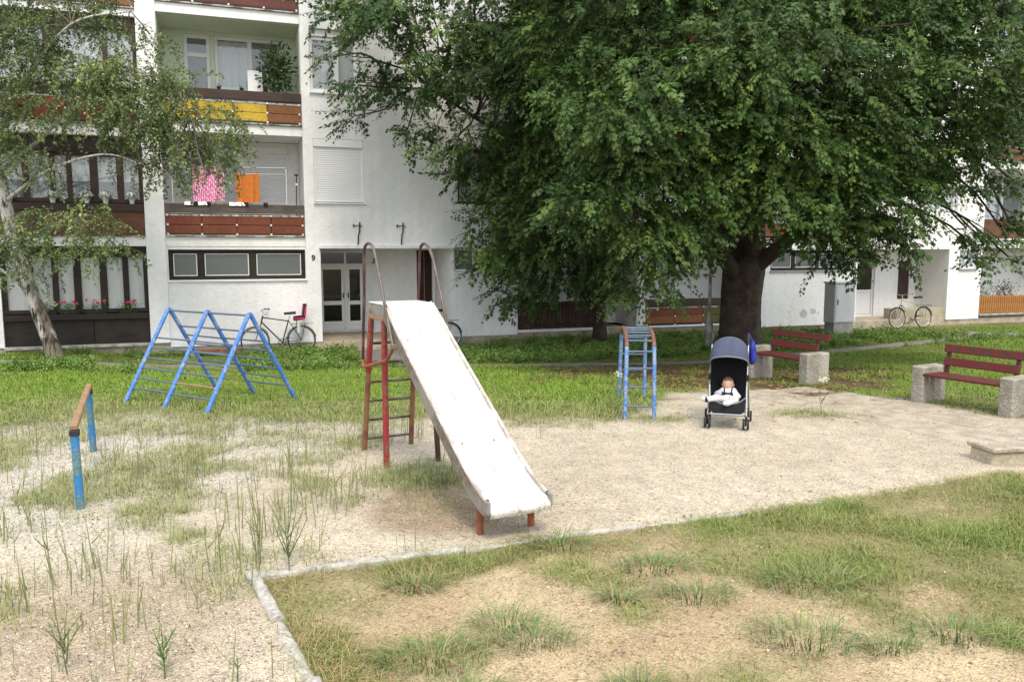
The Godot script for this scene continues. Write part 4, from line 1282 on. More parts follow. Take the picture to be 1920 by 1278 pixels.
# ---------------------------------------------------------------- playground
func playground() -> void:
	# slide: x across, z downhill
	var s := thing("slide", "old metal playground slide with pale worn chute and red ladder legs", "slide", Vector3(-0.999, 0, -7.777), 0.464)
	var g0 := -0.06
	tb("leg", [Vector3(-0.27, g0, -0.74), Vector3(-0.235, 1.48, -0.49)], 0.028, M.brown_leg, s)
	tb("leg", [Vector3(-0.275, g0, 0.05), Vector3(-0.235, 1.46, -0.08)], 0.03, M.red_paint, s)
	tb("leg", [Vector3(0.25, g0, -0.74), Vector3(0.235, 1.48, -0.49)], 0.028, M.brown_leg, s)
	tb("leg", [Vector3(0.275, g0, 0.03), Vector3(0.235, 1.46, -0.08)], 0.028, M.maroon_steel, s)
	for e in [-0.215, 0.215]:
		tb("foot_post", [Vector3(e, g0, 2.13), Vector3(e, 0.29, 2.13)], 0.028, M.rust_red, s)
	tb("upper_leg", [Vector3(-0.249, 0.85, -0.592), Vector3(-0.237, 1.4, -0.502)], 0.0295, M.red_paint, s)
	for i in 6:
		var y := 0.125 + i * 0.206
		var t := (y - g0) / (1.48 - g0)
		var z := lerpf(-0.74, -0.49, t)
		tb("rung", [Vector3(lerpf(-0.27, -0.235, t), y, z), Vector3(lerpf(0.25, 0.235, t), y, z)], 0.0135, M.bare_steel if i < 5 else M.maroon_steel, s, 8)
	# platform
	bx("platform", Vector3(-0.262, 1.46, -0.495), Vector3(0.262, 1.576, -0.02), M.chute_side, s, 0.012)
	bx("platform_bracket", Vector3(-0.265, 1.42, -0.535), Vector3(-0.225, 1.468, -0.04), M.rung_rust, s, 0.006)
	bx("platform_bracket", Vector3(0.225, 1.42, -0.535), Vector3(0.265, 1.468, -0.04), M.rung_rust, s, 0.006)
	var pt := MB.new()
	pt.box(Vector3(-0.264, 1.578, -0.5), Vector3(0.264, 1.589, -0.012), Transform3D(), 0.004)
	put("platform_plate", pt, M.chute, s)
	# chute: centre line from the platform to the lip
	var line := smooth([Vector3(0, 1.585, -0.02), Vector3(0, 1.50, 0.14), Vector3(0, 1.18, 0.68), Vector3(0, 0.87, 1.22), Vector3(0, 0.56, 1.76), Vector3(0, 0.40, 2.07), Vector3(0, 0.335, 2.25), Vector3(0, 0.318, 2.33)], 5)
	var bed := []
	var rimL := []
	var rimR := []
	for i in line.size():
		var d: Vector3 = (line[mini(i + 1, line.size() - 1)] - line[maxi(i - 1, 0)]).normalized()
		var up := d.cross(Vector3.RIGHT).normalized()
		if up.y < 0.0: up = -up
		var row := []
		for k in 13:
			var u := k / 12.0 * 2.0 - 1.0
			row.append(line[i] + Vector3(u * 0.232, 0, 0) + up * (-0.045 * ss(0.0, 9.0, i) - 0.004 * (1.0 - u * u) + 0.022 * pow(absf(u), 14.0)) + up * 0.0015 * sin(i * 0.9 + u * 2.0))
		bed.append(row)
		for sd in [-1.0, 1.0]:
			var o: Array = rimL if sd < 0.0 else rimR
			var ring := []
			# cross-section: inner foot, rounded rim, outer skirt
			for q in [[0.226, -0.06], [0.230, -0.012], [0.236, 0.004], [0.247, 0.010], [0.258, 0.004], [0.263, -0.012], [0.264, -0.125], [0.256, -0.13]]:
				ring.append(line[i] + Vector3(sd * q[0], 0, 0) + up * q[1])
			o.append(ring)
	# rolled lip at the lower end
	var e0: Vector3 = line[line.size() - 1]
	for a in [0.35, 0.8, 1.25, 1.7, 2.2]:
		var row := []
		for k in 13:
			var u := k / 12.0 * 2.0 - 1.0
			row.append(e0 + Vector3(u * 0.245, -0.048 - 0.05 * (1.0 - cos(a)), 0.05 * sin(a) + 0.005))
		bed.append(row)
	var mb := MB.new()
	mb.sheet(bed, 0.006)
	var chute := put("chute", mb, M.chute_bed, s)
	for r in [rimL, rimR]:
		var rb := MB.new()
		# rim (upper five points) and outer skirt as two meshes
		var hi := []
		var lo := []
		for ring in r:
			hi.append(ring.slice(0, 6))
			lo.append(ring.slice(5, 8))
		rb.sheet(hi)
		put("rim", rb, M.grimy_rim, chute)
		var lb := MB.new()
		lb.sheet(lo, 0.004)
		put("side_skirt", lb, M.chute_side, chute)
	var lipc := MB.new()
	for sd in [-1.0, 1.0]:
		lipc.box(Vector3(sd * 0.254 - 0.012, 0.215, 2.30), Vector3(sd * 0.254 + 0.012, 0.322, 2.385), Transform3D(), 0.011)
	put("lip_cheek", lipc, M.chute_side, chute)
	bx("underside_beam", Vector3(-0.22, 0.20, 2.10), Vector3(0.22, 0.24, 2.16), M.rust_red, s, 0.006)
	for e in [[-0.17, 1.30, 0.42], [0.17, 1.30, 0.42], [-0.15, 0.55, 1.62], [0.13, 0.55, 1.62]]:
		var t: Vector3 = Vector3(e[0], 0, 0)
		var best: Vector3 = line[0]
		for q in line:
			if absf(q.z - e[2]) < absf(best.z - e[2]): best = q
		var bo := MB.new()
		bo.lathe([Vector2(0.011, 0), Vector2(0.009, 0.004), Vector2(0, 0.005)], Transform3D(Basis(Vector3.RIGHT, 0.57), best + t + Vector3(0, -0.037, -0.022)), 10)
		put("bolt_head", bo, M.rung_rust, chute)
	# hand rails: inverted U on each side, the left one runs on down beside the ladder
	var hl := smooth([Vector3(-0.29, 1.22, 0.36), Vector3(-0.292, 1.55, 0.16), Vector3(-0.292, 1.95, -0.07), Vector3(-0.29, 2.11, -0.19), Vector3(-0.29, 2.165, -0.30), Vector3(-0.29, 2.165, -0.42), Vector3(-0.29, 2.10, -0.51), Vector3(-0.29, 1.8, -0.54), Vector3(-0.292, 1.3, -0.60), Vector3(-0.295, 0.98, -0.63)], 6)
	tb("hand_rail", hl, 0.0145, M.bare_steel, s)
	tb("hand_rail_sleeve", hl.slice(24, 55), 0.0152, M.maroon_steel, s)
	tb("brace", smooth([Vector3(-0.295, 0.98, -0.63), Vector3(-0.30, 0.915, -0.58), Vector3(-0.30, 0.96, -0.35), Vector3(-0.30, 1.02, -0.05), Vector3(-0.30, 1.07, 0.16), Vector3(-0.297, 1.15, 0.30), Vector3(-0.29, 1.22, 0.36)], 6), 0.017, M.rust_red, s)
	var hr := smooth([Vector3(0.29, 1.22, 0.36), Vector3(0.292, 1.55, 0.16), Vector3(0.292, 1.95, -0.07), Vector3(0.29, 2.11, -0.19), Vector3(0.29, 2.165, -0.30), Vector3(0.29, 2.165, -0.40), Vector3(0.29, 2.09, -0.48), Vector3(0.288, 1.8, -0.51), Vector3(0.275, 1.52, -0.53)], 6)
	tb("hand_rail", hr, 0.0145, M.bare_steel, s)
	tb("hand_rail_sleeve", hr.slice(28, 49), 0.0155, M.maroon_steel, s)
	for e in [-1.0, 1.0]:
		bx("clamp", Vector3(e * 0.28 - 0.022, 1.20, 0.325), Vector3(e * 0.28 + 0.022, 1.245, 0.385), M.chute_side, s, 0.006)
	# triangular climbing frame
	var c := thing("climbing_frame", "blue tubular climbing frame of three tent-shaped ladders on the lawn", "climbing frame", Vector3(-4.291, 0, -11.239), -0.566)
	var H := 1.256
	for x in [-0.8835, 0.0, 0.8835]:
		for sd in [1.0, -1.0]:
			tb("leg", [Vector3(x, -0.15, sd * 0.83), Vector3(x, H, sd * 0.012)], 0.031, M.blue_paint, c)
		tb("ridge_cap", [Vector3(x, H - 0.03, 0), Vector3(x, H + 0.02, 0)], [0.036, 0.012], M.blue_paint, c)
	for k in 2:
		tb("ridge_bar", [Vector3(-0.8835 + k * 0.8835, H - 0.025, 0), Vector3(k * 0.8835, H - 0.025, 0)], 0.014, M.rung_grey, c, 8)
		for sd in [1.0, -1.0]:
			for i in 7:
				var t := 0.14 + i * 0.108
				if sd > 0.0 and i == 6 : continue
				var y := H * t
				var z: float = sd * 0.742 * (1.0 - t)
				var rusty: bool = (sd > 0.0 and i == 1 and k == 1) or (sd < 0.0 and i < 2 and k == 0)
				tb("rung", [Vector3(-0.8835 + k * 0.8835, y, z), Vector3(k * 0.8835, y + rng.randf_range(-0.008, 0.008), z)], 0.0125, M.rung_rust if rusty else M.rung_grey, c, 8)
	# arched ladder
	var a := thing("arch_ladder", "blue arched climbing ladder with rusty brown top beside the stroller", "climbing ladder", Vector3(1.605, 0, -9.89), -0.09)
	var prof := [Vector2(-0.06, 0.0), Vector2(0.5, -0.005), Vector2(0.95, -0.04), Vector2(1.07, -0.13), Vector2(1.15, -0.36), Vector2(1.165, -0.78), Vector2(1.14, -1.15), Vector2(1.06, -1.4), Vector2(0.92, -1.52), Vector2(0.5, -1.6), Vector2(-0.15, -1.64)]
	for sd in [-1.0, 1.0]:
		var p3 := []
		for q in prof: p3.append(Vector3(sd * (0.182 - 0.012 * clampf(q.x, 0, 1)), q.x * 0.91, q.y))
		var sp := smooth(p3, 5)
		tb("side_rail", sp.slice(0, 12), 0.026, M.worn_blue, a)
		tb("top_rail", sp.slice(11, 38), 0.0255, M.arch_rust, a)
		tb("side_rail", sp.slice(37), 0.026, M.worn_blue, a)
	for q in [[0.17, 0.0], [0.44, -0.005], [0.70, -0.02], [0.93, -0.035], [1.07, -0.13], [1.125, -0.26], [1.15, -0.42], [1.16, -0.62], [1.165, -0.84], [1.15, -1.06], [1.10, -1.3], [0.95, -1.5], [0.68, -1.57], [0.42, -1.61], [0.14, -1.63]]:
		tb("rung", [Vector3(-0.172, q[0] * 0.91, q[1]), Vector3(0.172, q[0] * 0.91 + rng.randf_range(-0.004, 0.004), q[1])], 0.0125, M.rung_grey, a, 8)
	# low rail with a timber beam
	var r := thing("balance_rail", "low wooden rail on two blue posts in the gravel at left", "rail", Vector3(-3.525, 0, -6.341), 0.436)
	tb("post", [Vector3(0, -0.08, 0), Vector3(-0.015, 0.65, -0.01)], 0.033, M.teal_blue, r, 14)
	tb("post", [Vector3(0.0, -0.08, -2.12), Vector3(-0.015, 0.645, -2.10)], 0.033, M.teal_blue, r, 14)
	bx("beam", Vector3(-0.04, 0.665, -2.2), Vector3(0.016, 0.71, 0.03), M.beam_wood, r, 0.01)
	bx("bracket", Vector3(-0.05, 0.62, -0.04), Vector3(0.026, 0.663, 0.036), M.dark_metal, r, 0.004)
	bx("bracket", Vector3(-0.05, 0.62, -2.14), Vector3(0.026, 0.663, -2.06), M.dark_metal, r, 0.004)
	# red board seat lying behind the climbing frame
	var rb := thing("red_plank", "faded red plank on two low stones at the wall behind the climbing frame", "plank", fp(-1.95, gh(-6.9, -18.6) + 0.0, 0.42), BTURN)
	bx("board", Vector3(-0.75, 0.12, -0.12), Vector3(0.75, 0.16, -0.01), M.rust_red, rb, 0.006)
	bx("board", Vector3(-0.75, 0.12, 0.01), Vector3(0.75, 0.16, 0.12), M.rust_red, rb, 0.006)
	for x in [-0.55, 0.55]: bx("stone", Vector3(x - 0.1, -0.06, -0.12), Vector3(x + 0.1, 0.118, 0.12), M.grey_concrete, rb, 0.02)

func benches() -> void:
	var i := 0
	for e in [[Vector3(4.84, 0, -12.95), "dark red slatted bench with concrete ends under the big tree"], [Vector3(6.30, 0, -9.9), "red slatted bench with concrete ends at the right edge, in the open"]]:
		# origin: near front corner; x from front to back, z from far to near end
		var p: Vector3 = e[0]
		p.y = plane(p.x, p.z)
		var b := thing("bench", e[1], "bench", p, 0.501, "red benches with concrete ends")
		var L := 1.22
		for z in [-0.19, -L - 0.19]:
			bx("concrete_end", Vector3(0, -0.12, z), Vector3(0.52, 0.50, z + 0.19), M.concrete, b, 0.018)
		for k in 3:
			bx("seat_slat", Vector3(0.0 + k * 0.135, 0.372, -L - 0.02), Vector3(0.115 + k * 0.135, 0.41, -0.172), M.bench_slat, b, 0.008)
		for z in [-L + 0.03, -0.24]:
			bx("back_post", Vector3(-0.02, 0.38, z - 0.025), Vector3(0.025, 0.785, z + 0.025), M.bench_slat, b, 0.005, Transform3D(Basis(Vector3(0, 0, 1), -0.16), Vector3(0.40, 0, 0)))
		var tilt := Transform3D(Basis(Vector3(0, 0, 1), -0.16), Vector3(0.40, 0, 0))
		bx("back_slat", Vector3(-0.055, 0.50, -L + 0.0), Vector3(-0.022, 0.615, -0.192), M.bench_slat, b, 0.008, tilt)
		bx("back_slat", Vector3(-0.055, 0.685, -L - 0.02), Vector3(-0.022, 0.80, 0.02), M.bench_slat, b, 0.008, tilt)
		i += 1

# ---------------------------------------------------------------- bicycles: x forward, y up
func wheel(parent: Node3D, x: float, R: float) -> void:
	var mb := MB.new()
	var t := Transform3D(Basis(), Vector3(x, R, 0))
	mb.ring(R - 0.018, 0.018, t, 36, 6)
	var w := put("wheel", mb, M.rubber, parent)
	var rim := MB.new()
	rim.ring(R - 0.042, 0.011, t, 36, 5)
	put("rim", rim, M.chrome, w)
	var sp := MB.new()
	for k in 18:
		var a := TAU * k / 18.0
		sp.tube([Vector3(x, R, 0.025 if k % 2 else -0.025), Vector3(x + cos(a) * (R - 0.045), R + sin(a) * (R - 0.045), 0)], 0.0016, 3, false)
	sp.tube([Vector3(x, R, -0.05), Vector3(x, R, 0.05)], 0.018, 8)
	put("spokes", sp, M.chrome, w)

func bicycle(label: String, at: Vector3, turn: float, lean: float, frame_m: Material, child_seat: bool) -> Node3D:
	var b := thing("bicycle", label, "bicycle", at, turn, "bicycles leaning by the entrances")
	b.rotation.x = 0.0
	b.basis = Basis(Vector3.UP, turn) * Basis(Vector3.RIGHT, lean)
	var R := 0.335
	wheel(b, 0.54, R)
	wheel(b, -0.53, R)
	var head := Vector3(0.38, 0.80, 0)
	var headt := Vector3(0.35, 0.93, 0)
	var bb := Vector3(-0.08, 0.28, 0)
	var seat := Vector3(-0.24, 0.82, 0)
	var fr := MB.new()
	fr.tube([head - Vector3(0.0, 0.02, 0), bb], 0.016, 8)
	fr.tube([headt - Vector3(0, 0.04, 0), seat - Vector3(-0.01, 0.03, 0)], 0.014, 8)
	fr.tube([bb, seat], 0.015, 8)
	fr.tube([Vector3(0.395, 0.74, 0), headt], 0.019, 8)
	for z in [-0.055, 0.055]:
		fr.tube([bb + Vector3(0, 0, z * 0.4), Vector3(-0.53, R, z)], 0.009, 6)
		fr.tube([seat - Vector3(0.0, 0.03, -z * 0.3), Vector3(-0.53, R, z)], 0.008, 6)
	put("frame", fr, frame_m, b)
	var fk := MB.new()
	for z in [-0.05, 0.05]:
		fk.tube([Vector3(0.40, 0.72, z), Vector3(0.46, 0.55, z), Vector3(0.54, R, z)], 0.010, 6)
	fk.box(Vector3(0.385, 0.71, -0.06), Vector3(0.415, 0.735, 0.06))
	put("fork", fk, M.dark_metal, b)
	var hb := MB.new()
	hb.tube([headt, headt + Vector3(-0.015, 0.1, 0), headt + Vector3(0.04, 0.13, 0)], 0.013, 8)
	hb.tube(smooth([headt + Vector3(-0.13, 0.16, -0.27), headt + Vector3(-0.04, 0.16, -0.24), headt + Vector3(0.04, 0.13, -0.08), headt + Vector3(0.04, 0.13, 0.08), headt + Vector3(-0.04, 0.16, 0.24), headt + Vector3(-0.13, 0.16, 0.27)], 4), 0.011, 8)
	var h := put("handlebar", hb, M.chrome, b)
	for z in [-1.0, 1.0]:
		tb("grip", [headt + Vector3(-0.15, 0.16, z * 0.272), headt + Vector3(-0.04, 0.162, z * 0.243)], 0.017, M.rubber, h, 8)
	tb("seat_post", [seat, seat + Vector3(-0.035, 0.12, 0)], 0.012, M.chrome, b, 8)
	var sd := MB.new()
	var g := []
	for i in 9:
		var u := i / 8.0
		var wd := lerpf(0.025, 0.085, ss(0.25, 0.9, u))
		var row := []
		for j in 7:
			var q := j / 6.0 * 2.0 - 1.0
			row.append(seat + Vector3(0.10 - 0.27 * u, 0.17 - 0.05 * q * q + 0.02 * u, q * wd))
		g.append(row)
	sd.sheet(g, 0.02)
	put("saddle", sd, M.black, b)
	var ck := MB.new()
	ck.ring(0.085, 0.008, Transform3D(Basis(), bb + Vector3(0, 0, 0.05)), 20, 4)
	ck.tube([bb + Vector3(0, 0, -0.07), bb + Vector3(0, 0, 0.07)], 0.02, 8)
	ck.tube([bb + Vector3(0, 0, 0.07), bb + Vector3(0.11, -0.12, 0.08)], 0.009, 6)
	ck.tube([bb + Vector3(0, 0, -0.07), bb + Vector3(-0.11, 0.12, -0.08)], 0.009, 6)
	ck.box(bb + Vector3(0.07, -0.135, 0.08), bb + Vector3(0.16, -0.11, 0.17))
	ck.box(bb + Vector3(-0.16, 0.11, -0.17), bb + Vector3(-0.07, 0.135, -0.08))
	put("crank", ck, M.dark_metal, b)
	var ch := MB.new()
	ch.tube([bb + Vector3(0, 0.085, 0.05), Vector3(-0.53, R + 0.035, 0.05)], 0.005, 4)
	ch.tube([bb + Vector3(0, -0.085, 0.05), Vector3(-0.53, R - 0.035, 0.05)], 0.005, 4)
	put("chain", ch, M.dark_metal, b)
	for x in [0.54, -0.53]:
		var mg := MB.new()
		var gg := []
		for i in 15:
			var an := deg_to_rad(lerpf(10.0 if x < 0.0 else 40.0, 185.0 if x < 0.0 else 150.0, i / 14.0))
			if x < 0.0: an = PI - an
			var row := []
			for j in 4:
				var q := j / 3.0 * 2.0 - 1.0
				row.append(Vector3(x + cos(an) * (R + 0.02 - 0.012 * q * q), R + sin(an) * (R + 0.02 - 0.012 * q * q), q * 0.026))
			gg.append(row)
		mg.sheet(gg, 0.003)
		put("mudguard", mg, M.dark_metal, b)
	var rk := MB.new()
	for z in [-0.06, 0.06]:
		rk.tube([Vector3(-0.28, 0.72, z), Vector3(-0.80, 0.72, z)], 0.006, 5)
		rk.tube([Vector3(-0.53, R, z), Vector3(-0.62, 0.72, z)], 0.005, 5)
	for k in 4: rk.tube([Vector3(-0.34 - k * 0.14, 0.72, -0.06), Vector3(-0.34 - k * 0.14, 0.72, 0.06)], 0.005, 5)
	put("luggage_rack", rk, M.dark_metal, b)
	tb("kickstand", [bb + Vector3(-0.05, 0.0, 0.05), Vector3(-0.10, 0.01, 0.2)], 0.008, M.chrome, b, 6)
	if child_seat:
		var cs := MB.new()
		var gs := []
		for i in 10:
			var u := i / 9.0
			var q: Vector2 = Vector2(-0.36 - 0.26 * minf(u * 2.2, 1.0) - 0.09 * maxf(0.0, u - 0.45), 0.80 + 0.02 * sin(u * 3.0) + 0.68 * maxf(0.0, u - 0.42))
			var row := []
			for j in 9:
				var k := j / 8.0 * 2.0 - 1.0
				row.append(Vector3(q.x + 0.07 * pow(absf(k), 4.0) * ss(0.3, 0.6, u), q.y + 0.10 * pow(absf(k), 4.0) * (1.0 - ss(0.3, 0.7, u)), k * 0.16))
			gs.append(row)
		cs.sheet(gs, 0.02)
		var c := put("child_seat", cs, M.dark_metal, b)
		mat("pink_cushion", lin(0.50, 0.04, 0.14), 0.9)
		bx("cushion", Vector3(-0.61, 0.82, -0.145), Vector3(-0.35, 0.885, 0.145), M.pink_cushion, c, 0.018)
		bx("back_cushion", Vector3(-0.02, 0.0, -0.145), Vector3(0.06, 0.27, 0.145), M.pink_cushion, c, 0.02, Transform3D(Basis(Vector3(0, 0, 1), 0.12), Vector3(-0.615, 0.885, 0)))
		for z in [-0.14, 0.14]:
			bx("leg_guard", Vector3(-0.50, 0.48, z - 0.03), Vector3(-0.42, 0.80, z + 0.03), M.cabinet, c, 0.02)
	return b

func bicycles() -> void:
	# front wheels point left, along the facade
	var p := fp(-0.62, 0, 0.42)
	bicycle("dark bicycle with pink child seat leaning on the wall near the entrance", Vector3(p.x, gh(p.x, p.z) - 0.005, p.z), BTURN + PI, 0.07, M.dark_metal, true)
	p = fp(3.0, 0, 0.62)
	bicycle("bicycle mostly hidden behind the slide, right of the entrance steps", Vector3(p.x, gh(p.x, p.z) - 0.005, p.z), BTURN + PI, 0.07, M.dark_metal, false)
	p = fp(18.62, 0, 0.62)
	mat("cream_frame", lin(0.42, 0.40, 0.24), 0.4)
	bicycle("cream framed bicycle standing before the farther entrance wall", Vector3(p.x, gh(p.x, p.z) + 0.012, p.z), BTURN + PI, 0.05, M.cream_frame, false)

# ---------------------------------------------------------------- stroller: faces z
const STROLL := Vector3(2.62, 0, -9.56)
const STURN := -0.30

func small_wheel(parent: Node3D, at: Vector3, R: float) -> void:
	var mb := MB.new()
	mb.lathe([Vector2(R - 0.02, -0.013), Vector2(R - 0.006, -0.013), Vector2(R, -0.006), Vector2(R, 0.006), Vector2(R - 0.006, 0.013), Vector2(R - 0.02, 0.013)], Transform3D(Basis(Vector3(0, 0, 1), PI / 2), at), 20)
	var w := put("wheel", mb, M.rubber, parent)
	var hub := MB.new()
	hub.lathe([Vector2(0, -0.012), Vector2(0.02, -0.012), Vector2(R - 0.018, -0.008), Vector2(R - 0.018, 0.008), Vector2(0.02, 0.012), Vector2(0, 0.012)], Transform3D(Basis(Vector3(0, 0, 1), PI / 2), at), 16)
	put("hub", hub, M.aluminium, w)

func stroller() -> void:
	var p := STROLL
	p.y = gh(p.x, p.z) + 0.004
	var s := thing("stroller", "blue hooded baby stroller with black seat on the sand", "stroller", p, STURN)
	for x in [-1.0, 1.0]:
		for z in [[0.27, 0.22], [-0.27, 0.245]]:
			small_wheel(s, Vector3(x * z[1] - 0.025, 0.065, z[0]), 0.065)
			small_wheel(s, Vector3(x * z[1] + 0.025, 0.065, z[0]), 0.065)
			bx("wheel_fork", Vector3(x * z[1] - 0.009, 0.045, z[0] - 0.02), Vector3(x * z[1] + 0.009, 0.16, z[0] + 0.02), M.black, s, 0.005)
		tb("front_tube", [Vector3(x * 0.22, 0.14, 0.25), Vector3(x * 0.215, 0.5, 0.03), Vector3(x * 0.215, 0.96, -0.26)], 0.0105, M.aluminium, s)
		tb("rear_tube", [Vector3(x * 0.245, 0.14, -0.26), Vector3(x * 0.225, 0.58, -0.0)], 0.0105, M.aluminium, s)
		tb("handle", smooth([Vector3(x * 0.215, 0.94, -0.25), Vector3(x * 0.215, 1.03, -0.31), Vector3(x * 0.215, 1.06, -0.37), Vector3(x * 0.215, 1.05, -0.44)], 4), 0.016, M.rubber, s)
		bx("joint", Vector3(x * 0.222 - 0.018, 0.54, -0.03), Vector3(x * 0.222 + 0.018, 0.61, 0.03), M.black, s, 0.008)
		tb("foot_tube", [Vector3(x * 0.205, 0.30, 0.2), Vector3(x * 0.17, 0.17, 0.27)], 0.009, M.aluminium, s)
	tb("foot_rest", [Vector3(-0.2, 0.17, 0.275), Vector3(0.2, 0.17, 0.275)], 0.012, M.aluminium, s)
	bx("foot_strap", Vector3(-0.16, 0.155, 0.255), Vector3(0.16, 0.185, 0.268), M.black_cloth, s, 0.004)
	tb("cross_bar", [Vector3(-0.245, 0.15, -0.26), Vector3(0.0, 0.2, -0.1), Vector3(0.22, 0.15, 0.24)], 0.009, M.dark_metal, s)
	tb("cross_bar", [Vector3(0.245, 0.15, -0.26), Vector3(0.0, 0.215, -0.1), Vector3(-0.22, 0.15, 0.24)], 0.009, M.dark_metal, s)
	# seat sling: leg rest, seat, reclined back
	var g := []
	for q in [Vector2(0.175, 0.255), Vector2(0.24, 0.235), Vector2(0.275, 0.195), Vector2(0.262, 0.10), Vector2(0.25, 0.0), Vector2(0.275, -0.07), Vector2(0.40, -0.13), Vector2(0.62, -0.20), Vector2(0.80, -0.28), Vector2(0.93, -0.33)]:
		var row := []
		for j in 11:
			var k := j / 10.0 * 2.0 - 1.0
			var e := pow(absf(k), 2.5)
			row.append(Vector3(k * 0.205, q.x + 0.075 * e * (1.0 if q.y < 0.2 else 0.4), q.y + 0.08 * e * (1.0 if q.x > 0.4 else 0.15)))
		g.append(row)
	var mb := MB.new()
	mb.sheet(g, 0.012)
	put("seat", mb, M.black_cloth, s)
	var ed := []
	for j in 11:
		var k := j / 10.0 * 2.0 - 1.0
		ed.append(Vector3(k * 0.208, 0.28 + 0.085 * pow(absf(k), 2.5), 0.20))
	tb("seat_edge", ed, 0.010, M.hood_trim, s, 8)
	for x in [-1.0, 1.0]:
		var gs := []
		for q in [[0.42, 0.06, -0.10], [0.55, 0.04, -0.16], [0.70, 0.02, -0.22], [0.86, 0.0, -0.29]]:
			gs.append([Vector3(x * 0.21, q[0], q[1]), Vector3(x * 0.212, q[0], (q[1] + q[2]) / 2), Vector3(x * 0.206, q[0], q[2])])
		var sb := MB.new()
		sb.sheet(gs, 0.008)
		put("side_panel", sb, M.black_cloth, s)
	# hood: ribs turn about the joint at each side
	var hood := []
	var trim := []
	for i in 11:
		var th := deg_to_rad(lerpf(24.0, 142.0, i / 10.0))
		var row := []
		for j in 17:
			var ph := PI * j / 16.0
			var rad := 0.345 * pow(sin(ph), 0.62) * (1.0 - 0.012 * absf(sin(i * PI / 2.5)))
			row.append(Vector3(-0.222 * cos(ph) * (1.0 + 0.06 * sin(ph)), 0.71 + rad * sin(th), -0.12 + rad * cos(th)))
		hood.append(row)
		if i == 0: trim = row.duplicate()
	var hb := MB.new()
	hb.sheet(hood, 0.008)
	var h := put("hood", hb, M.hood, s)
	tb("rim_piping", trim, 0.009, M.hood_trim, h, 8)
	tb("rib", hood[5], 0.006, M.hood_trim, h, 6)
	tb("rib", hood[9], 0.008, M.black, h, 6)
	var bs := []
	for q in [[0.27, -0.10], [0.46, -0.17], [0.7, -0.27], [0.92, -0.40]]:
		bs.append([Vector3(-0.2, q[0], q[1]), Vector3(0, q[0], q[1] - 0.03), Vector3(0.2, q[0], q[1])])
	var bk := MB.new()
	bk.sheet(bs, 0.01)
	put("back_panel", bk, M.black_cloth, s)
	var bas := MB.new()
	bas.sheet([[Vector3(-0.18, 0.24, 0.1), Vector3(-0.18, 0.17, -0.05), Vector3(-0.18, 0.24, -0.22)], [Vector3(0, 0.2, 0.1), Vector3(0, 0.14, -0.05), Vector3(0, 0.2, -0.22)], [Vector3(0.18, 0.24, 0.1), Vector3(0.18, 0.17, -0.05), Vector3(0.18, 0.24, -0.22)]], 0.008)
	put("basket", bas, M.black_cloth, s)
	# blue bag hanging from the handle on the right
	var bt := thing("shopping_bag", "bright blue bag hanging from the stroller handle", "bag", p + Vector3(0.262, 0.64, -0.36).rotated(Vector3.UP, STURN), STURN)
	var bm := MB.new()
	var bg := []
	for i in 12:
		var v := i / 11.0
		var row := []
		for j in 13:
			var a := TAU * j / 12.0
			var wx := 0.042 + 0.012 * sin(v * 6.0 + j)
			row.append(Vector3(cos(a) * wx * (0.5 + 0.5 * ss(0.0, 0.15, v)) * (1.0 - 0.45 * ss(0.75, 1.0, v)), 0.29 * v + 0.06, sin(a) * 0.08 * (0.55 + 0.45 * ss(0.0, 0.12, v)) * (1.0 - 0.6 * ss(0.7, 1.0, v))))
		bg.append(row)
	bm.sheet(bg, 0.003)
	bm.box(Vector3(-0.025, 0.058, -0.045), Vector3(0.025, 0.064, 0.045))
	put("sack", bm, M.blue_bag, bt)
	tb("strap", smooth([Vector3(0, 0.35, 0.03), Vector3(-0.03, 0.41, 0.0), Vector3(-0.055, 0.445, -0.02), Vector3(-0.03, 0.41, -0.05), Vector3(0, 0.35, -0.04)], 4), 0.005, M.blue_bag, bt, 6)

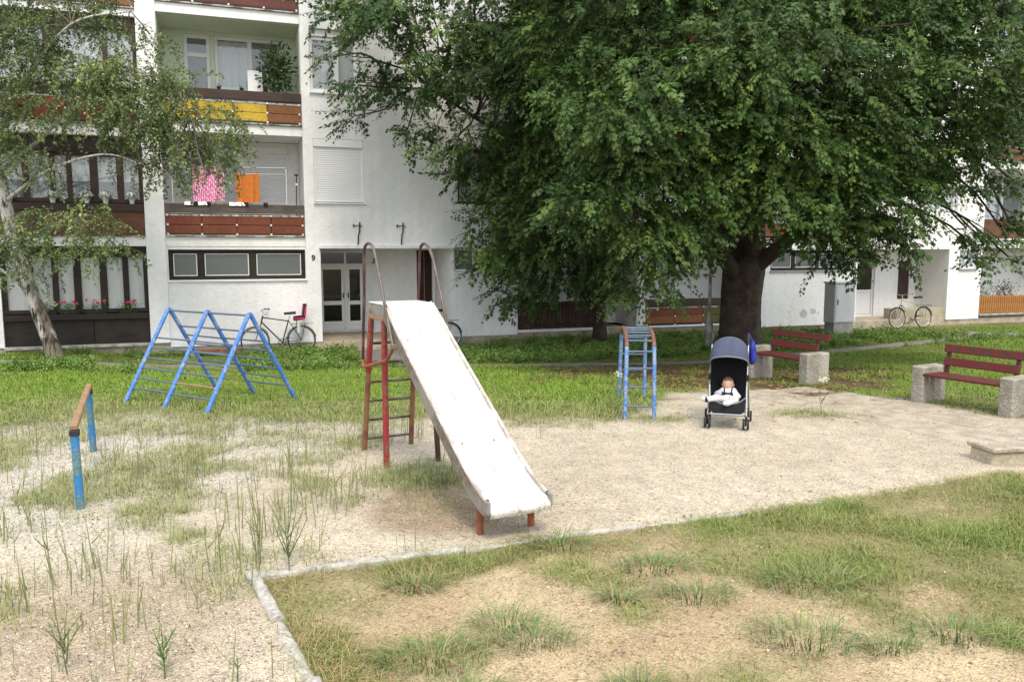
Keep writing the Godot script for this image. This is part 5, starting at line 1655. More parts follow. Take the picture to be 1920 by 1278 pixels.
# ---------------------------------------------------------------- bodies: smooth union of tapered bones, meshed as surface nets
func nets(bones: Array, grow: float, cell: float, k: float, paint: Callable) -> MB:
	var lo := Vector3.INF
	var hi := -Vector3.INF
	for b in bones:
		var r: float = maxf(b[2], b[3]) + grow + cell * 2.0
		for e in 2:
			lo = lo.min(b[e] - Vector3.ONE * r)
			hi = hi.max(b[e] + Vector3.ONE * r)
	var nx := int((hi.x - lo.x) / cell) + 2
	var ny := int((hi.y - lo.y) / cell) + 2
	var nz := int((hi.z - lo.z) / cell) + 2
	var f := PackedFloat32Array()
	f.resize(nx * ny * nz)
	f.fill(1.0)
	for b in bones:
		var a: Vector3 = b[0]
		var d: Vector3 = b[1] - a
		var dd := maxf(d.length_squared(), 1e-9)
		var r: float = maxf(b[2], b[3]) + grow + k + cell * 2.0
		var l0 := ((a.min(b[1]) - Vector3.ONE * r - lo) / cell).floor().max(Vector3.ZERO)
		var l1 := ((a.max(b[1]) + Vector3.ONE * r - lo) / cell).ceil().min(Vector3(nx - 1, ny - 1, nz - 1))
		var sq: Vector3 = b[4] if b.size() > 4 else Vector3.ONE
		for z in range(int(l0.z), int(l1.z) + 1):
			for y in range(int(l0.y), int(l1.y) + 1):
				for x in range(int(l0.x), int(l1.x) + 1):
					var p := lo + Vector3(x, y, z) * cell
					var t := clampf((p - a).dot(d) / dd, 0.0, 1.0)
					var v := ((p - a - d * t) / sq).length() - lerpf(b[2], b[3], t) - grow
					var i := (z * ny + y) * nx + x
					var o := f[i]
					var h := maxf(k - absf(o - v), 0.0) / k
					f[i] = minf(o, v) - h * h * k * 0.25
	var at := {}
	var pts := PackedVector3Array()
	for z in nz - 1:
		for y in ny - 1:
			for x in nx - 1:
				var i0 := (z * ny + y) * nx + x
				if f[i0] > cell * 3.0 or f[i0] < -cell * 3.0: continue
				var sum := Vector3.ZERO
				var cnt := 0
				for e in [[0, 0, 0, 1, 0, 0], [0, 1, 0, 1, 1, 0], [0, 0, 1, 1, 0, 1], [0, 1, 1, 1, 1, 1], [0, 0, 0, 0, 1, 0], [1, 0, 0, 1, 1, 0], [0, 0, 1, 0, 1, 1], [1, 0, 1, 1, 1, 1], [0, 0, 0, 0, 0, 1], [1, 0, 0, 1, 0, 1], [0, 1, 0, 0, 1, 1], [1, 1, 0, 1, 1, 1]]:
					var va := f[((z + e[2]) * ny + y + e[1]) * nx + x + e[0]]
					var vb := f[((z + e[5]) * ny + y + e[4]) * nx + x + e[3]]
					if (va < 0.0) != (vb < 0.0):
						var t := va / (va - vb)
						sum += Vector3(e[0], e[1], e[2]).lerp(Vector3(e[3], e[4], e[5]), t)
						cnt += 1
				if cnt:
					at[i0] = pts.size()
					pts.append(lo + (Vector3(x, y, z) + sum / cnt) * cell)
	var val := func(q: Vector3) -> float:
		var w := ((q - lo) / cell).clamp(Vector3.ZERO, Vector3(nx - 1.01, ny - 1.01, nz - 1.01))
		var i := Vector3i(w.floor())
		var t := w - Vector3(i)
		var s := 0.0
		for c in 8:
			var o := Vector3i(c & 1, (c >> 1) & 1, (c >> 2) & 1)
			var j := i + o
			s += f[(j.z * ny + j.y) * nx + j.x] * (t.x if o.x else 1.0 - t.x) * (t.y if o.y else 1.0 - t.y) * (t.z if o.z else 1.0 - t.z)
		return s
	var nrm := PackedVector3Array()
	for q in pts:
		var e := cell * 0.7
		nrm.append(Vector3(val.call(q + Vector3(e, 0, 0)) - val.call(q - Vector3(e, 0, 0)), val.call(q + Vector3(0, e, 0)) - val.call(q - Vector3(0, e, 0)), val.call(q + Vector3(0, 0, e)) - val.call(q - Vector3(0, 0, e))).normalized())
	var mb := MB.new()
	var st := [1, nx, nx * ny]
	for z in range(1, nz - 1):
		for y in range(1, ny - 1):
			for x in range(1, nx - 1):
				var i := (z * ny + y) * nx + x
				for ax in 3:
					if (f[i] < 0.0) == (f[i + st[ax]] < 0.0): continue
					var u: int = st[(ax + 1) % 3]
					var w: int = st[(ax + 2) % 3]
					var q := [at.get(i, -1), at.get(i - u, -1), at.get(i - u - w, -1), at.get(i - w, -1)]
					if q.has(-1): continue
					mb.col = paint.call((pts[q[0]] + pts[q[2]]) / 2.0)
					mb.tri(pts[q[0]], pts[q[1]], pts[q[2]], nrm[q[0]], nrm[q[1]], nrm[q[2]])
					mb.tri(pts[q[0]], pts[q[2]], pts[q[3]], nrm[q[0]], nrm[q[2]], nrm[q[3]])
	return mb

func baby() -> void:
	var p := STROLL
	p.y = gh(p.x, p.z) - 0.083
	var t := thing("person", "baby in white and navy clothes reclining in the stroller, one foot out", "person", p, STURN)
	var skin: StandardMaterial3D = mat("skin", Color.WHITE, 0.6)
	skin.vertex_color_use_as_albedo = true
	skin.subsurf_scatter_enabled = true
	skin.subsurf_scatter_strength = 0.1
	var cloth: StandardMaterial3D = mat("baby_cloth", Color.WHITE, 0.95)
	cloth.vertex_color_use_as_albedo = true
	var hd := Vector3(-0.005, 0.575, -0.03)
	var sk := Color(0.50, 0.30, 0.225)
	# head, torso, limbs: one continuous surface; face towards z
	var L := [
		[hd + Vector3(0, 0.012, -0.012), hd + Vector3(0, 0.0, 0.004), 0.064, 0.060],
		[hd + Vector3(0, -0.02, 0.014), hd + Vector3(0, -0.036, 0.022), 0.044, 0.034],
		[hd + Vector3(-0.026, -0.028, 0.028), hd + Vector3(-0.022, -0.022, 0.03), 0.023, 0.022],
		[hd + Vector3(0.026, -0.028, 0.028), hd + Vector3(0.022, -0.022, 0.03), 0.023, 0.022],
		[hd + Vector3(0, -0.008, 0.061), hd + Vector3(0, -0.018, 0.066), 0.006, 0.0085],
		[hd + Vector3(-0.014, -0.041, 0.052), hd + Vector3(0.014, -0.041, 0.052), 0.005, 0.005],
		[hd + Vector3(-0.062, -0.006, -0.012), hd + Vector3(-0.066, -0.022, -0.014), 0.010, 0.008],
		[hd + Vector3(0.062, -0.006, -0.012), hd + Vector3(0.066, -0.022, -0.014), 0.010, 0.008],
		[hd + Vector3(0, -0.05, -0.01), Vector3(0, 0.49, -0.02), 0.030, 0.034],
		[Vector3(0, 0.475, -0.015), Vector3(0, 0.40, 0.04), 0.064, 0.072],
		[Vector3(0, 0.41, 0.035), Vector3(0, 0.395, 0.07), 0.074, 0.068],
		[Vector3(-0.05, 0.495, -0.015), Vector3(0.05, 0.495, -0.015), 0.036, 0.036]]
	var armL := [[Vector3(-0.065, 0.49, -0.01), Vector3(-0.125, 0.46, 0.045), 0.030, 0.025], [Vector3(-0.125, 0.46, 0.045), Vector3(-0.105, 0.475, 0.115), 0.025, 0.018]]
	var armR := [[Vector3(0.065, 0.49, -0.01), Vector3(0.115, 0.44, 0.06), 0.031, 0.026], [Vector3(0.115, 0.44, 0.06), Vector3(0.06, 0.43, 0.13), 0.026, 0.018]]
	var legL := [[Vector3(-0.045, 0.395, 0.07), Vector3(-0.125, 0.435, 0.19), 0.046, 0.037], [Vector3(-0.125, 0.435, 0.19), Vector3(-0.235, 0.42, 0.25), 0.036, 0.025]]
	var legR := [[Vector3(0.045, 0.395, 0.07), Vector3(0.085, 0.42, 0.18), 0.046, 0.038], [Vector3(0.085, 0.42, 0.18), Vector3(0.0, 0.385, 0.25), 0.036, 0.026]]
	var footL := [[Vector3(-0.238, 0.418, 0.252), Vector3(-0.275, 0.435, 0.275), 0.025, 0.021]]
	var footR := [[Vector3(-0.002, 0.384, 0.252), Vector3(-0.02, 0.395, 0.295), 0.025, 0.021]]
	var all := L + armL + armR + legL + legR + footL + footR
	var hands := []
	for e in [[Vector3(-0.105, 0.475, 0.115), Vector3(0.35, 0.25, 0.9), -1.0], [Vector3(0.06, 0.43, 0.13), Vector3(-0.7, 0.1, 0.7), 1.0]]:
		var w: Vector3 = e[0]
		var d: Vector3 = (e[1] as Vector3).normalized()
		var sd := d.cross(Vector3.UP).normalized()
		var dn := sd.cross(d).normalized() * -1.0
		hands.append([w, w + d * 0.026, 0.015, 0.016, Vector3.ONE])
		for k in 4:
			var b: Vector3 = w + d * 0.033 + sd * (k - 1.5) * 0.0082
			var ln: float = [0.014, 0.017, 0.016, 0.012][k]
			hands.append([b, b + d * ln + dn * 0.003, 0.0046, 0.0042])
			hands.append([b + d * ln + dn * 0.003, b + d * (ln + 0.006) + dn * 0.014, 0.0042, 0.0037])
		var th: Vector3 = w + d * 0.016 - sd * 0.012 * e[2]
		hands.append([th, th + d * 0.012 - sd * 0.010 * e[2] + dn * 0.004, 0.0055, 0.0045])
	var face := func(q: Vector3) -> Color:
		var o := q - hd
		if o.z > 0.03 and Vector2(o.x, o.y + 0.041).length() < 0.012 and absf(o.y + 0.041) < 0.004: return Color(0.40, 0.12, 0.10)
		if o.z > 0.02 and Vector2(absf(o.x) - 0.03, o.y + 0.026).length() < 0.014: return Color(0.54, 0.27, 0.21)
		return sk
	put("body", nets(all, 0.0, 0.009, 0.018, face), skin, t)
	# face, ears and hands once more at a finer grain, a hair's breadth proud
	put("head", nets(L.slice(0, 9), 0.0012, 0.0042, 0.010, face), skin, t)
	for k in 2:
		var part := hands.slice(k * 10, k * 10 + 10)
		put("hand", nets(part, 0.0, 0.0028, 0.005, func(_q: Vector3) -> Color: return sk), skin, t)
	# eyes and brows
	for x in [-1.0, 1.0]:
		var eye := MB.new()
		eye.lathe([Vector2(0, 0.0078), Vector2(0.0045, 0.0062), Vector2(0.0072, 0.002), Vector2(0.0076, -0.003)], Transform3D(Basis(Vector3.RIGHT, PI / 2), hd + Vector3(x * 0.0235, 0.004, 0.0535)), 12)
		put("eye", eye, M.black, t)
	var hair := nets([[hd + Vector3(0, 0.022, -0.020), hd + Vector3(0, 0.020, -0.010), 0.062, 0.058]], 0.0022, 0.006, 0.01, func(_q: Vector3) -> Color: return Color(0.16, 0.09, 0.055))
	put("hair", hair, skin, t)
	# clothes
	var white := Color(0.55, 0.55, 0.54)
	var navy := Color(0.02, 0.025, 0.06)
	var pale := Color(0.26, 0.32, 0.50)
	var top := nets([[Vector3(0, 0.478, -0.013), Vector3(0, 0.40, 0.04), 0.066, 0.073], [Vector3(0, 0.41, 0.035), Vector3(0, 0.395, 0.07), 0.075, 0.069], [Vector3(-0.05, 0.495, -0.015), Vector3(0.05, 0.495, -0.015), 0.037, 0.037]] + armL + armR, 0.006, 0.0075, 0.016, func(q: Vector3) -> Color:
		if q.x < -0.075: return pale if fposmod(q.z * 46.0 + q.x * 30.0, 1.0) < 0.6 else white
		if q.x > 0.062: return white
		return navy if q.y < 0.487 else white)
	put("jacket", top, cloth, t)
	var tr := nets([[Vector3(0, 0.40, 0.05), Vector3(0, 0.395, 0.075), 0.076, 0.07]] + legL + legR, 0.0055, 0.0075, 0.016, func(q: Vector3) -> Color: return navy if q.z < 0.10 and absf(q.x) < 0.07 else white)
	put("trousers", tr, cloth, t)
	for e in [footL, footR]:
		var so := nets(e, 0.006, 0.005, 0.008, func(q: Vector3) -> Color: return navy if q.x > -0.252 and q.x < -0.1 else white)
		put("sock", so, cloth, t)
	# harness straps
	for x in [-1.0, 1.0]:
		tb("harness", [Vector3(x * 0.05, 0.56, -0.085), Vector3(x * 0.045, 0.535, 0.012), Vector3(x * 0.035, 0.47, 0.075), Vector3(0.0, 0.425, 0.128)], 0.009, M.black_cloth, t, 6)

# ---------------------------------------------------------------- trees
func leaf_mat(key: String, rough: float, glow: Color) -> StandardMaterial3D:
	var m: StandardMaterial3D = mat(key, Color.WHITE, rough)
	m.vertex_color_use_as_albedo = true
	m.cull_mode = BaseMaterial3D.CULL_DISABLED
	m.backlight_enabled = true
	m.backlight = glow
	m.metallic_specular = 0.35
	return m

# five-lobed leaf at t: y forward from the stalk, z the upper side
func lobed(mb: MB, t: Transform3D, s: float) -> void:
	var o := [Vector2(0.06, 0.0), Vector2(0.36, 0.04), Vector2(0.20, 0.26), Vector2(0.46, 0.58), Vector2(0.19, 0.56), Vector2(0.0, 1.0), Vector2(-0.19, 0.56), Vector2(-0.46, 0.58), Vector2(-0.20, 0.26), Vector2(-0.36, 0.04), Vector2(-0.06, 0.0)]
	var ce := t * (Vector3(0, 0.28, 0.0) * s)
	var nn := t.basis.z.normalized()
	var q := []
	for e in o:
		q.append(t * (Vector3(e.x, e.y, -0.22 * absf(e.x) - 0.16 * e.y * e.y) * s))
	for i in 10:
		var side: float = signf(o[i].x + o[i + 1].x)
		var n0 := (nn + t.basis.x * 0.22 * side + t.basis.y * 0.15).normalized()
		mb.tri(ce, q[i], q[i + 1], n0, n0, n0)

# drooping twig with lobed leaves; grows along z
func maple_spray(sd: int) -> MB:
	var r := RandomNumberGenerator.new()
	r.seed = sd
	var mb := MB.new()
	var L := r.randf_range(0.45, 0.65)
	var pts := []
	var bend := r.randf_range(-0.12, 0.12)
	for i in 6:
		var u := i / 5.0
		pts.append(Vector3(bend * u * u, -0.20 * u * u, u * L))
	mb.tube(pts, [0.005, 0.0045, 0.004, 0.0035, 0.003, 0.002], 3, false)
	for i in 10:
		var u := 0.10 + i * 0.097
		for side in [-1.0, 1.0]:
			if i == 9 and side > 0.0: continue
			var p := Vector3(bend * u * u, -0.20 * u * u, u * L)
			var yaw: float = side * r.randf_range(0.6, 1.25) * (1.0 - 0.6 * u) if i < 9 else r.randf_range(-0.2, 0.2)
			var pitch := r.randf_range(0.05, 1.1)
			var b := Basis(Vector3.UP, yaw) * Basis(Vector3.RIGHT, pitch) * Basis(Vector3.BACK, r.randf_range(-0.5, 0.5))
			# leaf plane: forward along z turned by b
			var lb := Basis(b.x, b.z, b.y)
			var stalk := r.randf_range(0.03, 0.07)
			lobed(mb, Transform3D(lb, p + b.z * stalk), (r.randf_range(0.075, 0.135) if sd % 3 else r.randf_range(0.05, 0.09)) * (1.0 - 0.25 * u))
	return mb

func birch_strand(sd: int) -> MB:
	var r := RandomNumberGenerator.new()
	r.seed = sd
	var mb := MB.new()
	var L := r.randf_range(0.55, 0.8)
	var pts := []
	for i in 7:
		var u := i / 6.0
		pts.append(Vector3(0.05 * sin(u * 3.0 + sd), -0.55 * L * u * u - 0.05 * u, L * (u - 0.42 * u * u)))
	mb.tube(pts, [0.004, 0.0035, 0.003, 0.003, 0.0025, 0.002, 0.0015], 3, false)
	for i in 46:
		var u := 0.06 + 0.94 * i / 45.0
		var k := minf(u * 6.0, 5.99)
		var p: Vector3 = (pts[int(k)] as Vector3).lerp(pts[int(k) + 1], k - int(k))
		var d := Vector3(r.randf_range(-1, 1), r.randf_range(-1.3, 0.35), r.randf_range(-1, 1)).normalized()
		var n0 := Vector3(r.randf_range(-1, 1), r.randf_range(0.1, 1.2), r.randf_range(-1, 1)).normalized()
		var s := d.cross(n0).normalized()
		n0 = s.cross(d).normalized()
		var q := p + d * r.randf_range(0.01, 0.03)
		var w := r.randf_range(0.034, 0.052)
		var tip := q + d * w
		mb.tri(q, q + d * w * 0.38 + s * w * 0.40, tip, n0, n0, n0)
		mb.tri(q, tip, q + d * w * 0.38 - s * w * 0.40, n0, n0, n0)
	return mb

func scatter(called: String, me: Mesh, xf: Array, cols: Array, parent: Node3D) -> void:
	var mm := MultiMesh.new()
	mm.transform_format = MultiMesh.TRANSFORM_3D
	mm.use_colors = cols.size() > 0
	mm.mesh = me
	mm.instance_count = xf.size()
	for i in xf.size():
		mm.set_instance_transform(i, xf[i])
		if cols.size(): mm.set_instance_color(i, cols[i])
	var o := MultiMeshInstance3D.new()
	o.multimesh = mm
	o.name = called
	o.set_meta("kind", "stuff")
	parent.add_child(o, true)

func wander(a: Vector3, b: Vector3, sag: float, k: int, jitter: float) -> Array:
	var o := []
	for i in k + 1:
		var t := float(i) / k
		var p := a.lerp(b, t) + Vector3(0, sag * sin(t * PI), 0)
		if i > 0 and i < k: p += Vector3(rng.randf_range(-1, 1), rng.randf_range(-1, 1), rng.randf_range(-1, 1)) * jitter
		o.append(p)
	return smooth(o, 3)

# clumps: [centre, radius, twigs]; all in the tree's own axes
func crown(t: Node3D, clumps: Array, spray: Array, m: Material, base: Array, hub: Callable, tone: Array, droop: float, limb_r: float, bark: Material, fineness := 1.0) -> void:
	var xf := []
	var cl := []
	for i in spray.size():
		xf.append([])
		cl.append([])
	var twigs := MB.new()
	for c in clumps:
		var ce: Vector3 = c[0]
		var R: Vector3 = c[1]
		var h: Vector3 = hub.call(ce)
		var limb := wander(h, ce, 0.25 * fineness, 4, 0.16 * fineness)
		var rad := []
		for i in limb.size(): rad.append(lerpf(limb_r, 0.018, float(i) / (limb.size() - 1)))
		twigs.tube(limb, rad, 6)
		for k in 3:
			var d := Vector3(rng.randf_range(-1, 1), rng.randf_range(-0.7, 0.7), rng.randf_range(-1, 1)).normalized()
			var st: Vector3 = limb[int(limb.size() * rng.randf_range(0.55, 0.99))]
			twigs.tube(wander(st, ce + d * R * 0.85, 0.05, 3, 0.07 * fineness), [0.014, 0.013, 0.012, 0.011, 0.01, 0.009, 0.008, 0.006, 0.005, 0.004].map(func(e: float) -> float: return e * (0.35 + 0.65 * fineness)), 4, false)
		var out := Vector3(ce.x - h.x, 0, ce.z - h.z).normalized()
		# fewer, tighter tufts inside the clump so that its outline is uneven
		var hue := Color(1, 1, 1).lerp(Color(1.25, 1.22, 1.0), rng.randf()) * rng.randf_range(0.72, 1.22)
		var tufts := []
		for k in 12:
			var d := Vector3(rng.randfn(0, 1), rng.randfn(0, 0.9), rng.randfn(0, 1)).normalized()
			tufts.append(d * pow(rng.randf(), 0.45))
		for k in int(c[2]):
			var tf: Vector3 = tufts[rng.randi() % 12]
			var q := (tf + Vector3(rng.randfn(0, 0.24), rng.randfn(0, 0.2), rng.randfn(0, 0.24))) * R
			var dir := (Vector3(q.x, 0, q.z) * 0.9 / R.x + out * 0.7 + Vector3(rng.randfn(0, 0.45), 0, rng.randfn(0, 0.45)))
			var yaw := atan2(dir.x, dir.z)
			var b := Basis(Vector3.UP, yaw) * Basis(Vector3.RIGHT, droop + rng.randfn(0, 0.42)) * Basis(Vector3.BACK, rng.randfn(0, 0.55))
			var v := rng.randi() % spray.size()
			xf[v].append(Transform3D(b.scaled_local(Vector3.ONE * rng.randf_range(0.65, 1.35)), ce + q))
			var g: Color = base[rng.randi() % base.size()]
			cl[v].append(g * rng.randf_range(tone[0], tone[1]) * hue)
	put("branches", twigs, bark, t)
	for v in spray.size():
		scatter("crown", (spray[v] as MB).mesh(m), xf[v], cl[v], t)

func trunk_mesh(pts: Array, rad: Array, sides: int, rough: float, sd: int, flare := 0.0) -> MB:
	var mb := MB.new()
	var g := []
	var p := smooth(pts, 8)
	for i in p.size():
		var u := float(i) / (p.size() - 1) * (rad.size() - 1)
		var r0: float = lerpf(rad[int(u)], rad[mini(int(u) + 1, rad.size() - 1)], u - int(u))
		var row := []
		for k in sides + 1:
			var a := TAU * k / sides
			var fl := 1.0 + flare * exp(-float(i) / 6.0) * (0.5 + 0.5 * sin(a * 5.0 + sd))
			var ridge := n2.get_noise_3d(cos(a) * 60.0 + sd, p[i].y * 14.0, sin(a) * 60.0)
			row.append(p[i] + Vector3(cos(a), 0, sin(a)) * r0 * fl * (1.0 + rough * ridge))
		g.append(row)
	mb.sheet(g)
	return mb

func trees() -> void:
	var ml := leaf_mat("maple_leaf", 0.55, lin(0.05, 0.09, 0.008))
	var bl := leaf_mat("birch_leaf", 0.55, lin(0.05, 0.08, 0.012))
	var sprays := []
	for i in 7: sprays.append(maple_spray(i + 3))
	var green := [Color(0.030, 0.064, 0.013), Color(0.042, 0.083, 0.018), Color(0.074, 0.122, 0.027), Color(0.034, 0.070, 0.018), Color(0.050, 0.086, 0.023)]
	# --- big maple
	var A := Vector3(5.72, -0.36, -19.9)
	var a := thing("maple_tree", "big dark leafy maple with thick trunk behind the stroller", "tree", A)
	put("trunk", trunk_mesh([Vector3(0, -0.1, 0), Vector3(-0.02, 0.5, 0.02), Vector3(-0.02, 1.3, 0.04), Vector3(0.0, 1.9, 0.05), Vector3(0.06, 2.6, 0.1), Vector3(0.0, 4.2, 0.4), Vector3(-0.2, 6.5, 0.6), Vector3(0.1, 9.0, 0.5)], [0.56, 0.50, 0.47, 0.50, 0.44, 0.30, 0.2, 0.1], 40, 0.11, 3, 0.14), M.bark, a)
	var limbs := [[Vector3(0.1, 1.9, 0.1), Vector3(1.1, 3.0, 0.9), Vector3(2.6, 4.6, 1.8), Vector3(3.6, 5.6, 2.4)], [Vector3(-0.1, 1.7, 0.1), Vector3(-1.2, 2.9, 1.3), Vector3(-2.4, 4.4, 2.6), Vector3(-3.0, 5.4, 3.4)], [Vector3(0.0, 2.3, 0.2), Vector3(-0.2, 3.6, 1.9), Vector3(-0.4, 5.0, 3.6), Vector3(-0.3, 5.8, 4.6)], [Vector3(0.0, 2.6, 0.0), Vector3(-1.7, 4.0, -0.2), Vector3(-3.2, 5.6, -0.6)], [Vector3(0.0, 2.8, 0.0), Vector3(1.8, 4.6, -0.6), Vector3(3.2, 6.2, -1.2)]]
	for l in limbs:
		var q := smooth(l, 6)
		var rr := []
		for i in q.size(): rr.append(lerpf(0.21, 0.06, float(i) / (q.size() - 1)))
		tb("limb", q, rr, M.bark, a, 10)
	# clump centres in the scene: [x, y, z, radius, twigs]
	var ca := [
		[0.50, 7.77, -15.61, 1.10, 126], [1.40, 8.18, -16.46, 1.01, 126], [2.84, 8.07, -16.19, 1.30, 126], [4.67, 7.77, -15.52, 1.08, 126], [5.41, 8.19, -15.95, 1.18, 126], [6.99, 7.74, -16.33, 1.05, 126],
		[8.16, 8.01, -15.98, 1.08, 126], [9.60, 8.06, -16.17, 1.28, 126], [1.20, 6.53, -15.17, 1.13, 135], [1.68, 7.06, -15.01, 1.07, 135], [3.23, 6.73, -15.03, 1.04, 135], [4.36, 6.96, -16.21, 1.11, 135],
		[5.78, 6.86, -15.91, 1.10, 135], [6.25, 6.82, -15.72, 1.13, 135], [7.42, 7.09, -15.49, 1.03, 135], [9.20, 7.14, -15.92, 1.02, 135], [1.61, 5.82, -15.72, 0.92, 135], [2.38, 5.81, -15.51, 0.98, 135],
		[3.71, 6.00, -15.05, 1.04, 135], [4.59, 5.81, -14.16, 1.09, 135], [5.19, 5.92, -15.36, 0.87, 135], [6.30, 5.63, -15.19, 0.90, 135], [7.22, 6.12, -14.74, 0.89, 135], [8.50, 5.70, -14.48, 1.15, 135],
		[1.34, 4.68, -14.95, 0.88, 129], [2.25, 4.92, -14.43, 0.85, 129], [3.55, 5.00, -13.95, 1.01, 129], [4.38, 5.05, -14.63, 1.03, 129], [5.77, 5.11, -14.15, 1.04, 129], [6.59, 4.81, -15.19, 0.82, 129],
		[7.39, 5.08, -14.10, 0.93, 129], [9.30, 4.74, -15.58, 0.87, 129], [1.86, 4.30, -13.95, 0.89, 126], [2.58, 4.11, -14.47, 0.98, 126], [3.58, 4.10, -14.75, 0.98, 126], [4.71, 4.09, -14.26, 0.81, 126],
		[5.95, 4.27, -14.62, 0.99, 126], [6.79, 3.92, -15.14, 0.77, 126], [7.92, 4.11, -14.82, 1.00, 126], [1.60, 3.14, -14.48, 0.87, 118], [2.48, 3.65, -14.57, 0.84, 118], [3.76, 3.59, -14.90, 0.86, 118],
		[4.46, 3.17, -14.54, 0.93, 118], [5.75, 3.51, -14.66, 0.85, 118], [6.42, 3.41, -15.05, 0.79, 118], [2.18, 2.73, -14.50, 0.71, 99], [3.08, 2.76, -14.84, 0.73, 99], [5.41, 3.28, -14.91, 0.67, 99],
		[6.43, 3.00, -15.53, 0.71, 99], [6.66, 3.30, -14.33, 0.81, 99], [2.36, 2.35, -15.04, 0.51, 46], [2.88, 2.40, -15.23, 0.49, 46], [5.62, 2.63, -15.07, 0.38, 36], [6.16, 2.44, -14.74, 0.38, 36],
		[6.91, 2.60, -14.88, 0.46, 36], [2.64, 1.68, -14.74, 0.35, 25], [2.30, 1.55, -15.02, 0.34, 21], [6.13, 2.07, -15.11, 0.36, 21], [6.67, 1.98, -15.32, 0.22, 14], [7.52, 2.39, -15.63, 0.40, 21],
		[3.63, 2.14, -16.12, 0.33, 21], [1.07, 9.76, -19.31, 1.47, 99], [2.85, 9.33, -19.04, 1.17, 99], [4.48, 9.48, -18.43, 1.22, 99], [6.28, 9.15, -18.94, 1.11, 99], [8.11, 9.43, -18.59, 1.15, 99],
		[10.08, 9.52, -19.04, 1.30, 99], [12.11, 9.79, -19.27, 1.35, 99], [1.31, 7.02, -18.50, 1.34, 108], [3.03, 7.37, -17.47, 1.31, 108], [4.92, 7.20, -18.30, 1.23, 108], [7.39, 7.46, -18.93, 1.42, 108],
		[8.22, 7.18, -18.08, 1.25, 108], [10.04, 7.21, -18.64, 1.21, 108], [1.68, 5.32, -17.43, 1.21, 108], [3.69, 5.46, -18.27, 1.14, 108], [5.20, 5.16, -18.13, 1.32, 108], [6.99, 5.36, -18.51, 1.21, 108],
		[8.78, 5.57, -18.25, 1.34, 108], [9.97, 5.08, -18.58, 1.15, 108], [2.32, 4.24, -18.20, 1.05, 93], [3.88, 4.05, -17.50, 1.01, 93], [6.84, 3.74, -18.01, 0.93, 93], [8.40, 4.08, -17.71, 0.96, 93],
		[3.50, 7.60, -16.00, 1.50, 108], [5.50, 8.20, -15.60, 1.50, 108], [7.50, 7.80, -16.00, 1.50, 108], [1.50, 8.00, -17.50, 1.50, 108], [6.00, 8.00, -17.50, 1.50, 108], [2.50, 8.60, -18.00, 1.50, 108],
		[4.50, 9.30, -17.00, 1.50, 108], [6.50, 9.60, -18.50, 1.50, 108], [8.50, 8.80, -18.00, 1.50, 108], [4.00, 8.80, -21.50, 1.50, 108], [7.00, 9.20, -22.00, 1.50, 108], [5.50, 10.50, -19.50, 1.50, 108],
		[9.50, 7.50, -20.50, 1.50, 108], [2.80, 7.60, -21.00, 1.50, 108], [9.46, 4.33, -16.26, 0.36, 16], [10.01, 3.56, -16.35, 0.28, 12], [9.81, 2.62, -16.29, 0.26, 12], [10.13, 2.51, -16.27, 0.32, 10],
		[10.07, 1.98, -16.30, 0.25, 9], [9.39, 2.07, -16.24, 0.27, 10], [9.45, 3.62, -16.37, 0.35, 14], [9.18, 2.56, -16.31, 0.33, 16], [9.79, 4.56, -16.34, 0.51, 25], [9.86, 5.76, -16.23, 0.71, 54],
		[9.55, 5.15, -16.24, 0.64, 36],
	]
	var lim := []
	for c in ca: lim.append([Vector3(c[0], c[1], c[2]) - A, Vector3(1.0, 0.8, 0.95) * c[3], c[4]])
	var hubA := func(ce: Vector3) -> Vector3:
		var best := Vector3(0, 4.5, 0.4)
		for l in limbs:
			for q in smooth(l, 5).slice(5):
				if (q as Vector3).distance_to(ce) + rng.randf() * 0.8 < best.distance_to(ce): best = q
		return best
	crown(a, lim, sprays, ml, green, hubA, [0.7, 1.3], 0.24, 0.035, M.bark)
	# --- slimmer maple close to the wall
	var Bp := Vector3(2.37, -0.36, -21.5)
	var b := thing("maple_tree", "slimmer maple with straight trunk close to the boarded balcony", "tree", Bp)
	put("trunk", trunk_mesh([Vector3(0, -0.1, 0), Vector3(0.0, 1.0, 0.0), Vector3(-0.03, 2.2, 0.05), Vector3(-0.1, 4.0, 0.3), Vector3(-0.2, 6.5, 0.7), Vector3(0, 9.0, 0.9)], [0.2, 0.165, 0.155, 0.14, 0.1, 0.05], 20, 0.12, 8, 0.18), M.bark, b)
	var limbsB := [[Vector3(-0.05, 2.4, 0.05), Vector3(-1.4, 3.3, 0.6), Vector3(-3.0, 4.3, 1.0)], [Vector3(-0.1, 3.4, 0.2), Vector3(-2.0, 4.9, 1.0), Vector3(-4.3, 6.3, 1.8)], [Vector3(-0.1, 3.0, 0.2), Vector3(-0.6, 4.0, 1.8), Vector3(-1.0, 4.8, 2.9)]]
	for l in limbsB:
		var q := smooth(l, 6)
		var rr := []
		for i in q.size(): rr.append(lerpf(0.09, 0.03, float(i) / (q.size() - 1)))
		tb("limb", q, rr, M.bark, b, 8)
